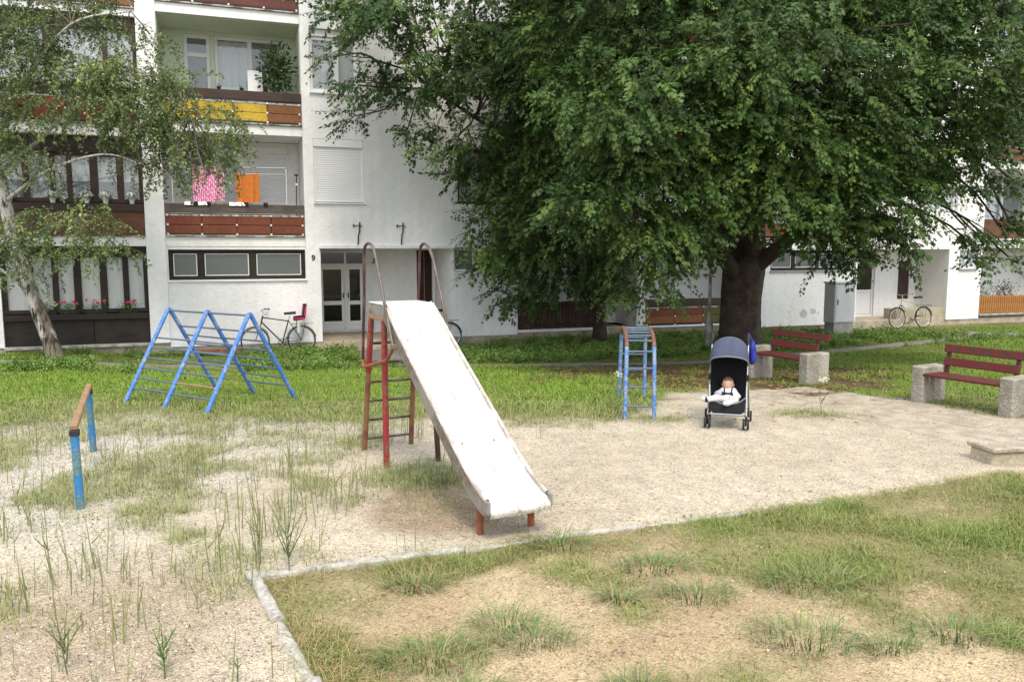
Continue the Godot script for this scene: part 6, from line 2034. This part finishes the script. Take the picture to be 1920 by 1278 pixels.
	var cb := [
		[-3.81, 8.59, -19.22, 1.00, 48], [-2.44, 8.45, -18.30, 1.10, 48], [-0.47, 8.68, -18.10, 1.06, 48], [0.72, 8.29, -17.57, 1.03, 48], [-3.09, 7.64, -18.75, 1.10, 101], [-2.10, 7.94, -18.82, 0.91, 101],
		[-0.57, 8.17, -18.72, 1.12, 101], [0.39, 7.44, -18.21, 0.99, 101], [1.16, 7.55, -18.10, 0.89, 101], [-2.82, 6.98, -17.64, 0.88, 96], [-1.65, 6.73, -18.45, 0.85, 96], [-0.72, 6.98, -18.28, 1.09, 96],
		[0.07, 6.62, -18.11, 0.83, 96], [1.32, 7.13, -17.80, 0.93, 96], [-2.62, 5.92, -18.68, 0.75, 81], [-1.50, 5.76, -17.44, 0.73, 81], [-0.59, 5.97, -17.47, 0.88, 81], [0.13, 5.81, -17.31, 0.79, 81],
		[1.36, 6.03, -17.36, 0.89, 81], [-1.21, 4.58, -17.92, 0.84, 66], [0.10, 4.96, -18.47, 0.81, 66], [0.77, 5.43, -18.33, 0.75, 66], [1.96, 5.19, -18.36, 0.70, 66], [-0.62, 3.99, -18.28, 0.60, 66],
		[0.68, 4.27, -17.86, 0.69, 66], [1.56, 4.31, -18.25, 0.60, 66], [-0.36, 3.07, -18.30, 0.79, 70], [0.41, 3.22, -17.64, 0.64, 70], [1.41, 2.92, -18.05, 0.66, 70], [-0.23, 2.21, -18.35, 0.70, 55],
		[0.55, 2.26, -18.09, 0.70, 55], [1.34, 2.57, -18.61, 0.54, 55], [0.37, 1.88, -18.59, 0.46, 29], [0.96, 1.51, -18.52, 0.34, 29], [1.82, 1.50, -18.83, 0.34, 29], [-3.34, 5.68, -17.93, 0.31, 14],
		[-3.41, 5.05, -18.02, 0.24, 11], [-3.96, 6.35, -18.27, 0.24, 11], [-0.75, 1.82, -18.65, 0.24, 11], [-0.15, 1.13, -18.81, 0.31, 14], [-2.34, 4.78, -18.27, 0.26, 12], [0.17, 7.64, -20.33, 0.93, 111],
		[1.02, 7.63, -20.71, 0.93, 111], [2.68, 8.06, -20.19, 0.86, 111], [0.32, 6.64, -20.49, 0.93, 120], [1.42, 6.17, -20.08, 1.07, 120], [2.35, 6.12, -20.86, 0.96, 120], [-0.08, 4.81, -20.24, 0.83, 120],
		[1.08, 5.34, -20.05, 1.09, 120], [1.93, 4.93, -19.76, 0.93, 120], [0.28, 3.77, -20.06, 0.99, 120], [1.42, 3.36, -19.95, 0.87, 120], [2.00, 3.31, -20.46, 1.00, 120], [0.29, 2.47, -20.32, 0.74, 101],
		[1.50, 2.11, -20.67, 0.88, 101], [2.10, 2.15, -21.14, 0.73, 101], [0.82, 1.15, -20.62, 0.49, 48], [1.67, 1.44, -20.93, 0.52, 48], [2.22, 1.50, -20.68, 0.51, 48], [2.60, 8.60, -20.00, 1.30, 83],
		[3.50, 8.20, -19.00, 1.30, 83],
	]
	lim = []
	for c in cb: lim.append([Vector3(c[0], c[1], c[2]) - Bp, Vector3(1.0, 0.8, 0.9) * c[3], c[4]])
	var hubB := func(ce: Vector3) -> Vector3:
		var best := Vector3(-0.1, 4.5, 0.4)
		for l in limbsB:
			for q in smooth(l, 6).slice(5):
				if (q as Vector3).distance_to(ce) + rng.randf() * 0.7 < best.distance_to(ce): best = q
		return best
	crown(b, lim, sprays, ml, green, hubB, [0.65, 1.2], 0.28, 0.026, M.bark)
	# --- birch
	var n3 := field(256, 0.03, 4, 401, FastNoiseLite.TYPE_SIMPLEX_SMOOTH, 512, 96)
	var n4 := field(256, 0.02, 4, 403)
	var bb := picture(256, func(k: int) -> Color:
		var v := n3[k] / 255.0 * 0.7 + n4[k] / 255.0 * 0.3
		return Color(0.055, 0.045, 0.035).lerp(Color(0.50, 0.475, 0.43), ss(0.36, 0.50, v)) * (0.85 + 0.3 * n4[k] / 255.0))
	mat("birch_bark", Color.WHITE, 0.85, bb, 0.9)
	var C := Vector3(-9.62, -0.2, -16.75)
	var c := thing("birch_tree", "leaning white birch with drooping small leaves at the left", "tree", C)
	var bt := trunk_mesh([Vector3(0.06, -0.1, 0), Vector3(-0.03, 0.12, 0.0), Vector3(-0.16, 0.55, 0.0), Vector3(-0.30, 0.98, 0.0), Vector3(-0.50, 1.6, 0.0), Vector3(-0.66, 2.2, 0.0), Vector3(-0.78, 2.8, 0.0), Vector3(-0.92, 3.8, 0.05), Vector3(-1.02, 5.0, 0.1), Vector3(-1.0, 7.0, 0.1), Vector3(-0.9, 9.5, 0.0)], [0.21, 0.178, 0.157, 0.15, 0.146, 0.138, 0.125, 0.12, 0.10, 0.07, 0.03], 28, 0.08, 21, 0.15)
	# rough dark bark below gives way raggedly to smooth white bark
	for i in bt.v.size():
		var q := bt.v[i]
		var rg := n2.get_noise_3d(q.x * 60.0, q.y * 22.0, q.z * 60.0)
		var k := ss(-0.12, 0.12, q.y - 0.95 + rg * 1.1)
		bt.c[i] = Color(0.36, 0.32, 0.27).lerp(Color.WHITE, k)
	M.birch_bark.vertex_color_use_as_albedo = true
	put("trunk", bt, M.birch_bark, c)
	var bl2 := [[Vector3(-0.92, 3.9, 0.05), Vector3(0.2, 4.6, 0.3), Vector3(1.2, 5.4, 0.5), Vector3(2.2, 5.6, 0.7), Vector3(3.3, 5.0, 0.8)], [Vector3(-0.97, 4.5, 0.05), Vector3(0.0, 5.6, 0.5), Vector3(1.2, 6.6, 0.9), Vector3(2.4, 6.8, 1.0)], [Vector3(-0.85, 3.3, 0.05), Vector3(0.3, 3.9, 0.4), Vector3(1.5, 4.2, 0.6), Vector3(2.3, 4.0, 0.7)], [Vector3(-0.60, 2.0, 0.05), Vector3(0.0, 2.7, 0.3), Vector3(0.8, 2.95, 0.45)], [Vector3(-1.0, 4.2, 0.1), Vector3(-1.8, 5.2, 0.6), Vector3(-2.4, 5.6, 0.9)], [Vector3(-0.5, 1.55, 0.1), Vector3(-1.0, 2.0, 0.3), Vector3(-1.6, 2.2, 0.4)]]
	for l in bl2:
		var q := smooth(l, 6)
		var rr := []
		for i in q.size(): rr.append(lerpf(0.042, 0.01, float(i) / (q.size() - 1)))
		tb("limb", q, rr, M.birch_bark, c, 8)
	var strands := []
	for i in 4: strands.append(birch_strand(i + 13))
	var cc := [
		[-9.79, 6.48, -16.25, 0.57, 51], [-9.52, 5.77, -16.16, 0.60, 64], [-9.96, 5.12, -16.23, 0.48, 47], [-8.93, 6.22, -16.06, 0.43, 34], [-8.24, 6.49, -16.13, 0.43, 19], [-7.49, 6.38, -16.16, 0.45, 15],
		[-8.87, 5.60, -15.99, 0.63, 51], [-8.25, 5.57, -16.03, 0.55, 60], [-7.64, 5.62, -16.12, 0.66, 64], [-7.00, 5.47, -16.11, 0.49, 55], [-6.56, 5.27, -16.06, 0.56, 43], [-8.86, 4.97, -16.14, 0.50, 43],
		[-8.01, 4.98, -16.09, 0.62, 51], [-7.40, 4.90, -16.01, 0.63, 55], [-6.76, 4.70, -15.97, 0.63, 51], [-6.07, 4.69, -15.97, 0.45, 38], [-5.58, 4.56, -16.00, 0.32, 21], [-6.35, 4.20, -16.13, 0.49, 36],
		[-5.88, 4.04, -16.18, 0.32, 19], [-6.93, 4.33, -16.21, 0.36, 25], [-7.51, 4.55, -16.24, 0.45, 32], [-6.99, 6.25, -16.00, 0.29, 12], [-9.30, 6.32, -16.06, 0.47, 32], [-9.67, 4.41, -16.12, 0.46, 27],
		[-9.91, 3.87, -16.24, 0.40, 19], [-9.32, 3.95, -16.02, 0.48, 25], [-6.64, 3.83, -16.11, 0.21, 12], [-7.13, 3.87, -16.22, 0.22, 10], [-6.11, 3.76, -16.06, 0.19, 10], [-9.19, 2.77, -16.10, 0.33, 23],
		[-8.70, 2.77, -15.96, 0.34, 25], [-8.11, 2.75, -16.03, 0.34, 17], [-9.64, 2.48, -16.10, 0.38, 19], [-8.86, 2.26, -16.01, 0.37, 19], [-8.45, 2.29, -16.02, 0.25, 12], [-7.86, 2.17, -16.01, 0.20, 8],
		[-10.02, 2.26, -16.19, 0.36, 21], [-9.83, 1.76, -16.24, 0.28, 12], [-9.15, 1.95, -16.05, 0.25, 8], [-7.65, 3.92, -16.22, 0.28, 10], [-8.33, 6.79, -15.99, 0.45, 19], [-9.26, 6.97, -16.22, 0.63, 30],
		[-10.53, 6.30, -16.01, 0.72, 51], [-10.61, 4.41, -16.14, 0.83, 43], [-10.64, 2.58, -16.03, 0.48, 25], [-8.76, 7.47, -16.06, 0.76, 43], [-7.58, 7.43, -16.16, 0.56, 30], [-9.93, 7.65, -16.07, 0.86, 51],
	]
	lim = []
	for e in cc: lim.append([Vector3(e[0], e[1], e[2]) - C, Vector3(1.0, 0.75, 0.8) * e[3], e[4]])
	var hubC := func(ce: Vector3) -> Vector3:
		var best := Vector3(-1.0, 5.5, 0.1)
		for l in bl2:
			for q in l.slice(1):
				if (q as Vector3).distance_to(ce) < best.distance_to(ce): best = q
		return best
	mat("birch_twig", lin(0.16, 0.13, 0.10), 0.9)
	crown(c, lim, strands, bl, [Color(0.125, 0.165, 0.066), Color(0.108, 0.148, 0.062), Color(0.155, 0.19, 0.082), Color(0.095, 0.135, 0.062)], hubC, [0.75, 1.25], 0.25, 0.009, M.birch_twig, 0.15)

# ---------------------------------------------------------------- grass, weeds, gravel
func blade(mb: MB, p: Vector3, dir: Vector3, len: float, w: float, bend: float, seg := 3) -> void:
	var side := dir.cross(Vector3.UP).normalized()
	var q0 := p
	var w0 := w
	for i in seg:
		var t := float(i + 1) / seg
		var q := p + Vector3.UP * len * (t - bend * t * t * 0.6) + dir * len * bend * t * t
		var w1 := w * (1.0 - t) if i == seg - 1 else w * (1.0 - 0.5 * t)
		var nn := side.cross((q - q0).normalized()).normalized()
		if nn.y < 0.0: nn = -nn
		nn = (nn + Vector3.UP * 0.5).normalized()
		mb.tri(q0 - side * w0, q0 + side * w0, q + side * w1, nn, nn, nn)
		if i < seg - 1: mb.tri(q0 - side * w0, q + side * w1, q - side * w1, nn, nn, nn)
		q0 = q
		w0 = w1

func tuft(sd: int, blades: int, spread: float, len0: float, len1: float, w: float, bend0: float, bend1: float, seg := 3) -> MB:
	var r := RandomNumberGenerator.new()
	r.seed = sd
	var mb := MB.new()
	for i in blades:
		var a := r.randf() * TAU
		var d := Vector3(cos(a), 0, sin(a))
		var o := Vector3(r.randfn(0, 1), 0, r.randfn(0, 1)) * spread * 0.5
		blade(mb, o - Vector3(0, 0.01, 0), (d + o.normalized() * 0.6).normalized(), r.randf_range(len0, len1), w * r.randf_range(0.6, 1.2), r.randf_range(bend0, bend1), seg)
	return mb

func spot(x: float, z: float, s: float) -> Transform3D:
	return Transform3D(Basis(Vector3.UP, rng.randf() * TAU).scaled(Vector3(s, s * rng.randf_range(0.8, 1.25), s)), Vector3(x, gh(x, z), z))

func lay(called: String, label: String, category: String, kinds: Array, xf: Array, cl: Array, m: Material) -> void:
	var o := Node3D.new()
	o.name = numbered(called)
	add_child(o)
	tag(o, label, category)
	kind(o, "stuff")
	var by := []
	var bc := []
	for k in kinds:
		by.append([])
		bc.append([])
	for i in xf.size():
		var v := i % kinds.size()
		by[v].append(xf[i])
		bc[v].append(cl[i])
	for v in kinds.size():
		if by[v].size(): scatter("tufts", (kinds[v] as MB).mesh(m), by[v], bc[v], o)

func on_thing(x: float, z: float) -> bool:
	var q := (Vector3(x, 0, z) - BAT).rotated(Vector3.UP, -BTURN)
	if q.z < 0.12: return true
	if q.x > 0.2 and q.x < 3.9 and q.z < 0.4: return true
	if q.x > 16.5 and q.z < 0.6 and q.x < 21.0: return true
	# the ways before the entrances
	var d := Vector2(x - 11.3, z + 24.7)
	var dir := Vector2(8.7, 3.1).normalized()
	if d.dot(dir) > -0.5 and absf(d.cross(dir)) < 0.68: return true
	d = Vector2(x + 3.3, z + 19.75)
	dir = Vector2(0.7, 2.6).normalized()
	if d.dot(dir) > -0.3 and d.dot(dir) < 2.9 and absf(d.cross(dir)) < 0.66: return true
	return false

func grass() -> void:
	var gm := leaf_mat("grass_blade", 0.7, lin(0.05, 0.08, 0.01))
	# lawn
	var kinds := []
	for i in 4: kinds.append(tuft(30 + i, 20, 0.15, 0.03, 0.095, 0.0042, 0.2, 1.2))
	var xf := []
	var cl := []
	var cols := [Color(0.16, 0.265, 0.026), Color(0.125, 0.225, 0.022), Color(0.20, 0.295, 0.04), Color(0.14, 0.22, 0.028), Color(0.22, 0.26, 0.06)]
	for i in 92000:
		var z := -9.0 - 17.0 * pow(rng.randf(), 1.1)
		var x := rng.randf_range(-0.75, 0.75) * -z + rng.randf_range(-1.0, 1.0)
		var l := lawn(x, z)
		if rng.randf() > l * 1.05 or on_thing(x, z): continue
		var dry := n1.get_noise_2d(x * 7.0, z * 7.0 + 40.0)
		var near := ss(-12.5, -9.8, z)
		var g: Color = cols[rng.randi() % 5]
		if rng.randf() < near * 0.75 + dry * 0.3: g = Color(0.29, 0.285, 0.125) if rng.randf() < 0.55 else Color(0.20, 0.235, 0.07)
		var dense := ss(-0.1, 0.3, n2.get_noise_2d(x * 5.0, z * 5.0))
		if near > 0.5 and rng.randf() < 0.35: continue
		xf.append(spot(x, z, rng.randf_range(0.7, 1.15) * (0.75 + 0.4 * dense)))
		cl.append(g * rng.randf_range(0.8, 1.2))
	lay("lawn_grass", "short green lawn between the playground and the building", "grass", kinds, xf, cl, gm)
	print("lawn ", xf.size())
	# broad-leaved ground cover along the wall and before the birch
	xf = []
	cl = []
	kinds = []
	for i in 3:
		var mb := MB.new()
		leafy(mb, Vector3(0, 0.11, 0), Vector3(0.17, 0.11, 0.17), 60, 0.065, [Color.WHITE])
		kinds.append(mb)
	for i in 15000:
		var z := rng.randf_range(-24.0, -14.0)
		var x := rng.randf_range(-0.7, 0.7) * -z
		var q := (Vector3(x, 0, z) - BAT).rotated(Vector3.UP, -BTURN)
		var wgt := (1.0 - ss(1.7, 2.6, absf(q.z - 1.9))) * ss(-0.2, 0.25, n1.get_noise_2d(x * 9.0, z * 9.0 + 90.0) + (0.3 if q.x > -1.5 else -0.32))
		if rng.randf() > wgt * (1.0 - litter_shade(x, z)) * (1.0 - on_path(x, z)) or on_thing(x, z): continue
		xf.append(spot(x, z, rng.randf_range(0.5, 0.95)))
		cl.append(Color(0.10, 0.185, 0.03).lerp(Color(0.17, 0.24, 0.06), rng.randf()) * rng.randf_range(0.8, 1.2))
	lay("ground_cover", "low bright green leafy ground cover along the building", "ground cover", kinds, xf, cl, gm)
	# thin dry growth creeping over the gravel at left and before the lawn
	kinds = []
	for i in 4: kinds.append(tuft(50 + i, 12, 0.14, 0.04, 0.14, 0.0028, 0.2, 1.6, 4))
	xf = []
	cl = []
	for i in 30000:
		var z := -3.2 - 7.6 * rng.randf()
		var x := rng.randf_range(-0.72, 0.72) * -z - 0.2
		if fore(x, z) > 0.02: continue
		var a := n1.get_noise_2d(x * 13.0 + 3.0, z * 13.0 + 61.0)
		var w := ss(0.0, 0.35, a + 0.42 * ss(-0.6, -4.5, x) * ss(-5.2, -7.0, z) - 0.06) * ss(0.3, -2.2, x + 0.25 * (z + 8.0))
		var e := pl(EDGE, x) - z
		w = maxf(w, ss(-1.1, 0.1, e + a * 1.1) * 0.9 * (1.0 - ss(1.6, 2.6, x)))
		# tufts under the slide and around the arch ladder, and a strip beyond the stroller
		w = maxf(w, 1.3 * (1.0 - ss(0.5, 1.0, Vector2((x + 0.78) / 0.62, (z + 7.35) / 0.55).length() + a * 0.6)))
		w = maxf(w, 1.2 * (1.0 - ss(0.5, 1.0, Vector2((x - 1.85) / 0.6, (z + 9.85) / 0.22).length() + a * 0.5)))
		w = maxf(w, 1.2 * (1.0 - ss(0.5, 1.0, Vector2((x - 3.85) / 0.85, (z + 10.1) / 0.35).length() + a * 0.5)))
		w *= 1.0 - 0.5 * ss(-5.5, -4.5, z)
		if rng.randf() > w * 0.75: continue
		var deep := 1.0 - ss(0.4, 1.2, Vector2((x + 0.78) / 0.62, (z + 7.35) / 0.55).length())
		xf.append(spot(x, z, rng.randf_range(0.6, 1.1)))
		var g := Color(0.30, 0.29, 0.13).lerp(Color(0.19, 0.225, 0.065), rng.randf()).lerp(Color(0.12, 0.17, 0.04), deep * 0.6)
		cl.append(g * rng.randf_range(0.8, 1.2))
	lay("sparse_grass", "thin yellowish grass creeping over the gravel at the left", "grass", kinds, xf, cl, gm)
	print("sparse ", xf.size())
	# grass of the kerbed plot in the foreground
	kinds = []
	for i in 5: kinds.append(tuft(70 + i, 15, 0.13, 0.04, 0.145, 0.0024, 0.4, 1.9, 4))
	xf = []
	cl = []
	for i in 40000:
		var z := -2.6 - 5.2 * rng.randf()
		var x := rng.randf_range(-1.9, 6.0)
		if absf(x) > -z * 0.74 + 0.3 or fore(x, z) < 0.9: continue
		var w := fore_grass(x, z)
		if rng.randf() > w * w * (0.10 + 0.9 * ss(-0.10, 0.18, n2.get_noise_2d(x * 14.0 + 70.0, z * 14.0))): continue
		xf.append(spot(x, z, rng.randf_range(0.55, 1.1)))
		var u := n2.get_noise_2d(x * 18.0, z * 18.0)
		var g := Color(0.27, 0.24, 0.10) if rng.randf() < 0.26 - u * 0.5 else Color(0.13, 0.18, 0.04).lerp(Color(0.20, 0.24, 0.06), rng.randf())
		if x < -0.5 and rng.randf() < 0.35: g = Color(0.33, 0.22, 0.11)
		cl.append(g * rng.randf_range(0.75, 1.25))
	lay("dry_grass", "dry yellow and green grass in the kerbed foreground plot", "grass", kinds, xf, cl, gm)
	print("dry ", xf.size())
	# bare straws lying and standing over the dirt
	kinds = []
	for i in 4: kinds.append(tuft(90 + i, 4, 0.16, 0.10, 0.28, 0.0011, 0.5, 1.6, 4))
	xf = []
	cl = []
	for i in 2600:
		var z := -2.6 - 5.0 * rng.randf()
		var x := rng.randf_range(-1.7, 5.0)
		if absf(x) > -z * 0.74 + 0.3 or fore(x, z) < 0.9: continue
		var a := n1.get_noise_2d(x * 10.0, z * 10.0)
		var kd := z - pl(KERB, x)
		if rng.randf() > 0.25 + a + 0.6 * (1.0 - ss(0.0, 0.5, kd)): continue
		xf.append(spot(x, z, rng.randf_range(0.6, 1.2)))
		cl.append(Color(0.17, 0.12, 0.06).lerp(Color(0.33, 0.25, 0.13), rng.randf()))
	lay("straw_stalks", "thin brown grass stalks standing in the dry foreground plot", "grass", kinds, xf, cl, gm)
	# strong clumps: each can be pointed out
	var clumps := [[-0.42, -3.98, 0.26, "dark green grass clump right of the kerb in the left foreground"], [-0.05, -4.36, 0.17, "grey-green grass clump in the middle of the dirt"], [0.12, -4.15, 0.2, "sprawling grass clump beside the bare middle dirt"], [1.15, -4.75, 0.21, "grey-green grass clump right of the bare dirt"], [1.9, -4.95, 0.30, "wide bright green grass clump in the right foreground"], [1.62, -4.2, 0.27, "tall dark grass clump in the lower right foreground"], [0.66, -4.68, 0.09, "small flat grass tuft alone on the bare dirt"], [0.62, -3.72, 0.13, "small bright grass tuft at the bottom edge, centre"], [0.95, -5.2, 0.22, "pale green grass clump below the kerb, centre right"], [2.05, -4.1, 0.13, "little round grass tuft right of the tall dark clump"], [-0.25, -3.62, 0.2, "grass clump at the bottom edge below the slide"], [2.5, -4.25, 0.26, "grass clump near the lower right corner"], [-0.62, -4.9, 0.15, "green grass patch below the left kerb corner"], [0.35, -5.62, 0.2, "green grass clump beside the slide foot"]]
	for e in clumps:
		var t := thing("grass_clump", e[3], "grass clump", Vector3(e[0], gh(e[0], e[1]) - 0.004, e[1]), 0.0, "strong grass clumps in the foreground plot")
		var mb := MB.new()
		var R: float = e[2]
		var k := int(260 * R / 0.25)
		for i in k:
			var a := rng.randf() * TAU
			var o := Vector3(cos(a), 0, sin(a)) * R * 0.85 * sqrt(rng.randf()) * Vector3(1.35, 1, 0.75)
			mb.col = [Color(0.10, 0.165, 0.035), Color(0.13, 0.195, 0.05), Color(0.165, 0.21, 0.085), Color(0.09, 0.15, 0.045), Color(0.28, 0.24, 0.12)][rng.randi() % 5] * rng.randf_range(0.8, 1.2)
			var d := (o.normalized() + Vector3(rng.randf_range(-0.8, 0.8), 0, rng.randf_range(-0.8, 0.8))).normalized()
			o.y = gh(e[0] + o.x, e[1] + o.z) - gh(e[0], e[1])
			blade(mb, o, d, rng.randf_range(0.06, 0.19), rng.randf_range(0.0018, 0.0036), rng.randf_range(0.3, 1.5), 4)
		put("blades", mb, M.leaf_plain, t)

func weed_mesh(sd: int, h: float, leaves: int, leaf: float, branches: int, c0: Color, c1: Color) -> MB:
	var r := RandomNumberGenerator.new()
	r.seed = sd
	var mb := MB.new()
	var bendx := r.randf_range(-0.15, 0.15) * h
	var bendz := r.randf_range(-0.15, 0.15) * h
	var stems := [[Vector3.ZERO, Vector3(bendx, h, bendz)]]
	for b in branches:
		var u := r.randf_range(0.15, 0.55)
		var a := r.randf() * TAU
		var s := Vector3(bendx * u * u, h * u, bendz * u * u)
		stems.append([s, s + Vector3(cos(a) * 0.25 * h, h * (0.95 - u) * r.randf_range(0.6, 1.0), sin(a) * 0.25 * h)])
	for st in stems:
		var a: Vector3 = st[0]
		var b: Vector3 = st[1]
		mb.col = c0
		mb.tube([a - Vector3(0, 0.01, 0) if a == Vector3.ZERO else a, a.lerp(b, 0.5) + Vector3(r.randf_range(-1, 1), 0, r.randf_range(-1, 1)) * h * 0.02, b], [0.0042, 0.0032, 0.0014] if leaves > 14 else [0.0022, 0.0017, 0.0008], 4, false)
		for i in (leaves if a == Vector3.ZERO else leaves / 2):
			var u := 0.12 + 0.88 * float(i) / leaves if a == Vector3.ZERO else 0.1 + 0.9 * float(i) / (leaves / 2.0)
			var p := a.lerp(b, u)
			var an := i * 2.4 + r.randf()
			var d := Vector3(cos(an), 0, sin(an))
			mb.col = c0.lerp(c1, r.randf())
			var ln := leaf * r.randf_range(0.6, 1.2) * (1.0 - 0.45 * u)
			var tip := p + d * ln * 0.8 + Vector3(0, ln * r.randf_range(0.1, 0.7), 0)
			var sd2 := d.cross(Vector3.UP) * ln * 0.075
			var nn := (Vector3.UP - d * 0.3).normalized()
			mb.tri(p, p.lerp(tip, 0.5) + sd2, tip, nn, nn, nn)
			mb.tri(p, tip, p.lerp(tip, 0.5) - sd2, nn, nn, nn)
	return mb

func weeds() -> void:
	var kinds := []
	for i in 6: kinds.append(weed_mesh(200 + i, [0.16, 0.2, 0.26, 0.3, 0.22, 0.36][i], [12, 14, 20, 24, 16, 26][i], 0.035, 1 if i % 2 else 0, Color(1, 0.95, 0.9), Color(0.85, 1, 0.8)))
	var xf := []
	var cl := []
	for i in 5200:
		var z := -3.0 - 6.8 * pow(rng.randf(), 0.8)
		var x := rng.randf_range(-0.72, 0.12) * -z
		if fore(x, z) > 0.0: continue
		var a := n1.get_noise_2d(x * 15.0 + 9.0, z * 15.0 + 22.0)
		var w := ss(-0.05, 0.35, a) * ss(-0.1, -2.2, x + 0.3 * (z + 6.0)) + 0.035 * ss(0.6, -1.0, x)
		w += 0.7 * (1.0 - ss(0.4, 1.0, Vector2((x + 2.75) / 0.45, (z + 4.75) / 0.5).length()))
		if rng.randf() > w * 0.62: continue
		xf.append(spot(x, z, rng.randf_range(0.55, 1.15)))
		cl.append(Color(0.18, 0.205, 0.08).lerp(Color(0.28, 0.295, 0.14), rng.randf()) * rng.randf_range(0.75, 1.15))
	print("weeds ", xf.size())
	lay("weed_stalks", "many thin upright weed stalks in the gravel at the left", "weeds", kinds, xf, cl, M.leaf_plain)
	var big := [[-1.475, -5.09, 0.54, 52, 9, "bushy branching weed at the kerb corner, right of two thin stalks"], [-1.70, -5.2, 0.68, 40, 2, "tallest thin weed stalk at the kerb corner"], [-1.9, -5.02, 0.46, 32, 1, "thin straight weed stalk left of the kerb corner"], [-2.22, -3.78, 0.36, 34, 7, "branching weed in the lower left corner"], [-1.72, -3.75, 0.27, 44, 2, "leafy dark green weed at the bottom edge, left"], [-1.35, -3.72, 0.14, 18, 1, "small weed at the bottom edge left of the kerb"], [3.95, -10.0, 0.5, 22, 3, "tall pale flowering weed in the grass strip before the benches"], [1.40, -10.4, 0.5, 20, 2, "pale weed left behind the arched ladder"]]
	for i in big.size():
		var e: Array = big[i]
		var t := thing("weed_plant", e[5], "weed", Vector3(e[0], gh(e[0], e[1]), e[1]))
		var c0 := Color(0.13, 0.15, 0.055) if i != 4 else Color(0.07, 0.13, 0.03)
		var mb := weed_mesh(300 + i, e[2], e[3], 0.055 if i != 4 else 0.075, e[4], c0, Color(0.20, 0.22, 0.09) if i != 4 else Color(0.12, 0.20, 0.05))
		put("stem", mb, M.leaf_plain, t)
		if i >= 6:
			var f := MB.new()
			blooms(f, Vector3(0, e[2] * 0.98, 0), Vector3(0.09, 0.05, 0.09), 26, 0.012, [Color(0.62, 0.64, 0.5), Color(0.5, 0.55, 0.32)])
			put("flowers", f, M.leaf_plain, t)

func pebble(sd: int) -> MB:
	var r := RandomNumberGenerator.new()
	r.seed = sd
	var mb := MB.new()
	var g := []
	for i in 5:
		var row := []
		for k in 7:
			var a := TAU * (k % 6) / 6.0
			var th := PI * i / 4.0
			r.seed = sd * 100 + i * 6 + k % 6
			var rr := r.randf_range(0.75, 1.15) if i > 0 and i < 4 else 0.95
			row.append(Vector3(sin(th) * cos(a) * rr, cos(th) * 0.55, sin(th) * sin(a) * rr * 0.8))
		g.append(row)
	mb.sheet(g)
	for i in mb.n.size():
		if mb.n[i].length() < 0.5: mb.n[i] = mb.v[i].normalized()
	for i in range(0, mb.v.size(), 3):
		if (mb.n[i] + mb.n[i + 1] + mb.n[i + 2]).dot(mb.v[i] + mb.v[i + 1] + mb.v[i + 2]) < 0.0: mb.turn(i)
	return mb

func gravel() -> void:
	var m: StandardMaterial3D = mat("pebble", Color.WHITE, 0.9)
	m.vertex_color_use_as_albedo = true
	var kinds := []
	for i in 4: kinds.append(pebble(i + 1))
	var xf := []
	var cl := []
	for i in 190000:
		var z := -2.8 - 8.0 * rng.randf()
		var x := rng.randf_range(-0.74, 0.74) * -z
		var st := stony(x, z)
		var f := fore(x, z)
		var w := 0.16 + 0.84 * st
		w = maxf(w, 0.55 * ss(-5.6, -4.6, z) * (1.0 - f) * ss(-0.5, -1.2, x))
		if f > 0.1: w = 0.06
		if z < pl(EDGE, x) - 0.2: w *= 0.25
		if rng.randf() > w: continue
		var s := 0.0028 + 0.0065 * pow(rng.randf(), 5.0) + 0.002 * st
		var b := Basis.from_euler(Vector3(rng.randf_range(-0.4, 0.4), rng.randf() * TAU, rng.randf_range(-0.4, 0.4))).scaled_local(Vector3.ONE * s * rng.randf_range(0.8, 1.4))
		xf.append(Transform3D(b, Vector3(x, gh(x, z) + s * 0.1, z)))
		var u := rng.randf()
		var g := Color(0.56, 0.50, 0.425).lerp(Color(0.30, 0.245, 0.19), u) if rng.randf() < 0.8 else Color(0.17, 0.135, 0.10)
		cl.append(g * rng.randf_range(0.8, 1.15))
	print("pebbles ", xf.size())
	lay("gravel", "pale loose gravel and pebbles scattered over the sandy ground", "gravel", kinds, xf, cl, m)
	# fallen leaves
	kinds = []
	for i in 3:
		var mb := MB.new()
		lobed(mb, Transform3D(Basis(Vector3.RIGHT, -PI / 2), Vector3.ZERO), 0.075)
		kinds.append(mb)
	xf = []
	cl = []
	for i in 14000:
		var z := rng.randf_range(-22.5, -3.5)
		var x := rng.randf_range(-0.4, 0.62) * -z
		var w := litter_shade(x, z) + 0.25 * (1.0 - ss(0.6, 1.2, Vector2((x - 5.0) / 1.6, (z + 11.2) / 0.5).length()))
		w = maxf(w, 0.035 if fore(x, z) < 0.5 else 0.07)
		if rng.randf() > w or on_thing(x, z): continue
		var b := Basis.from_euler(Vector3(rng.randf_range(-0.3, 0.3), rng.randf() * TAU, rng.randf_range(-0.3, 0.3))).scaled_local(Vector3.ONE * rng.randf_range(0.6, 1.2) * (1.0 if z < -9.5 else 0.45))
		xf.append(Transform3D(b, Vector3(x, gh(x, z) + (0.012 if z < -9.5 else 0.005), z)))
		cl.append(Color(0.16, 0.085, 0.035).lerp(Color(0.34, 0.21, 0.09), rng.randf()))
	lay("fallen_leaves", "brown fallen leaves on the bare soil under the trees", "leaves", kinds, xf, cl, M.leaf_plain)
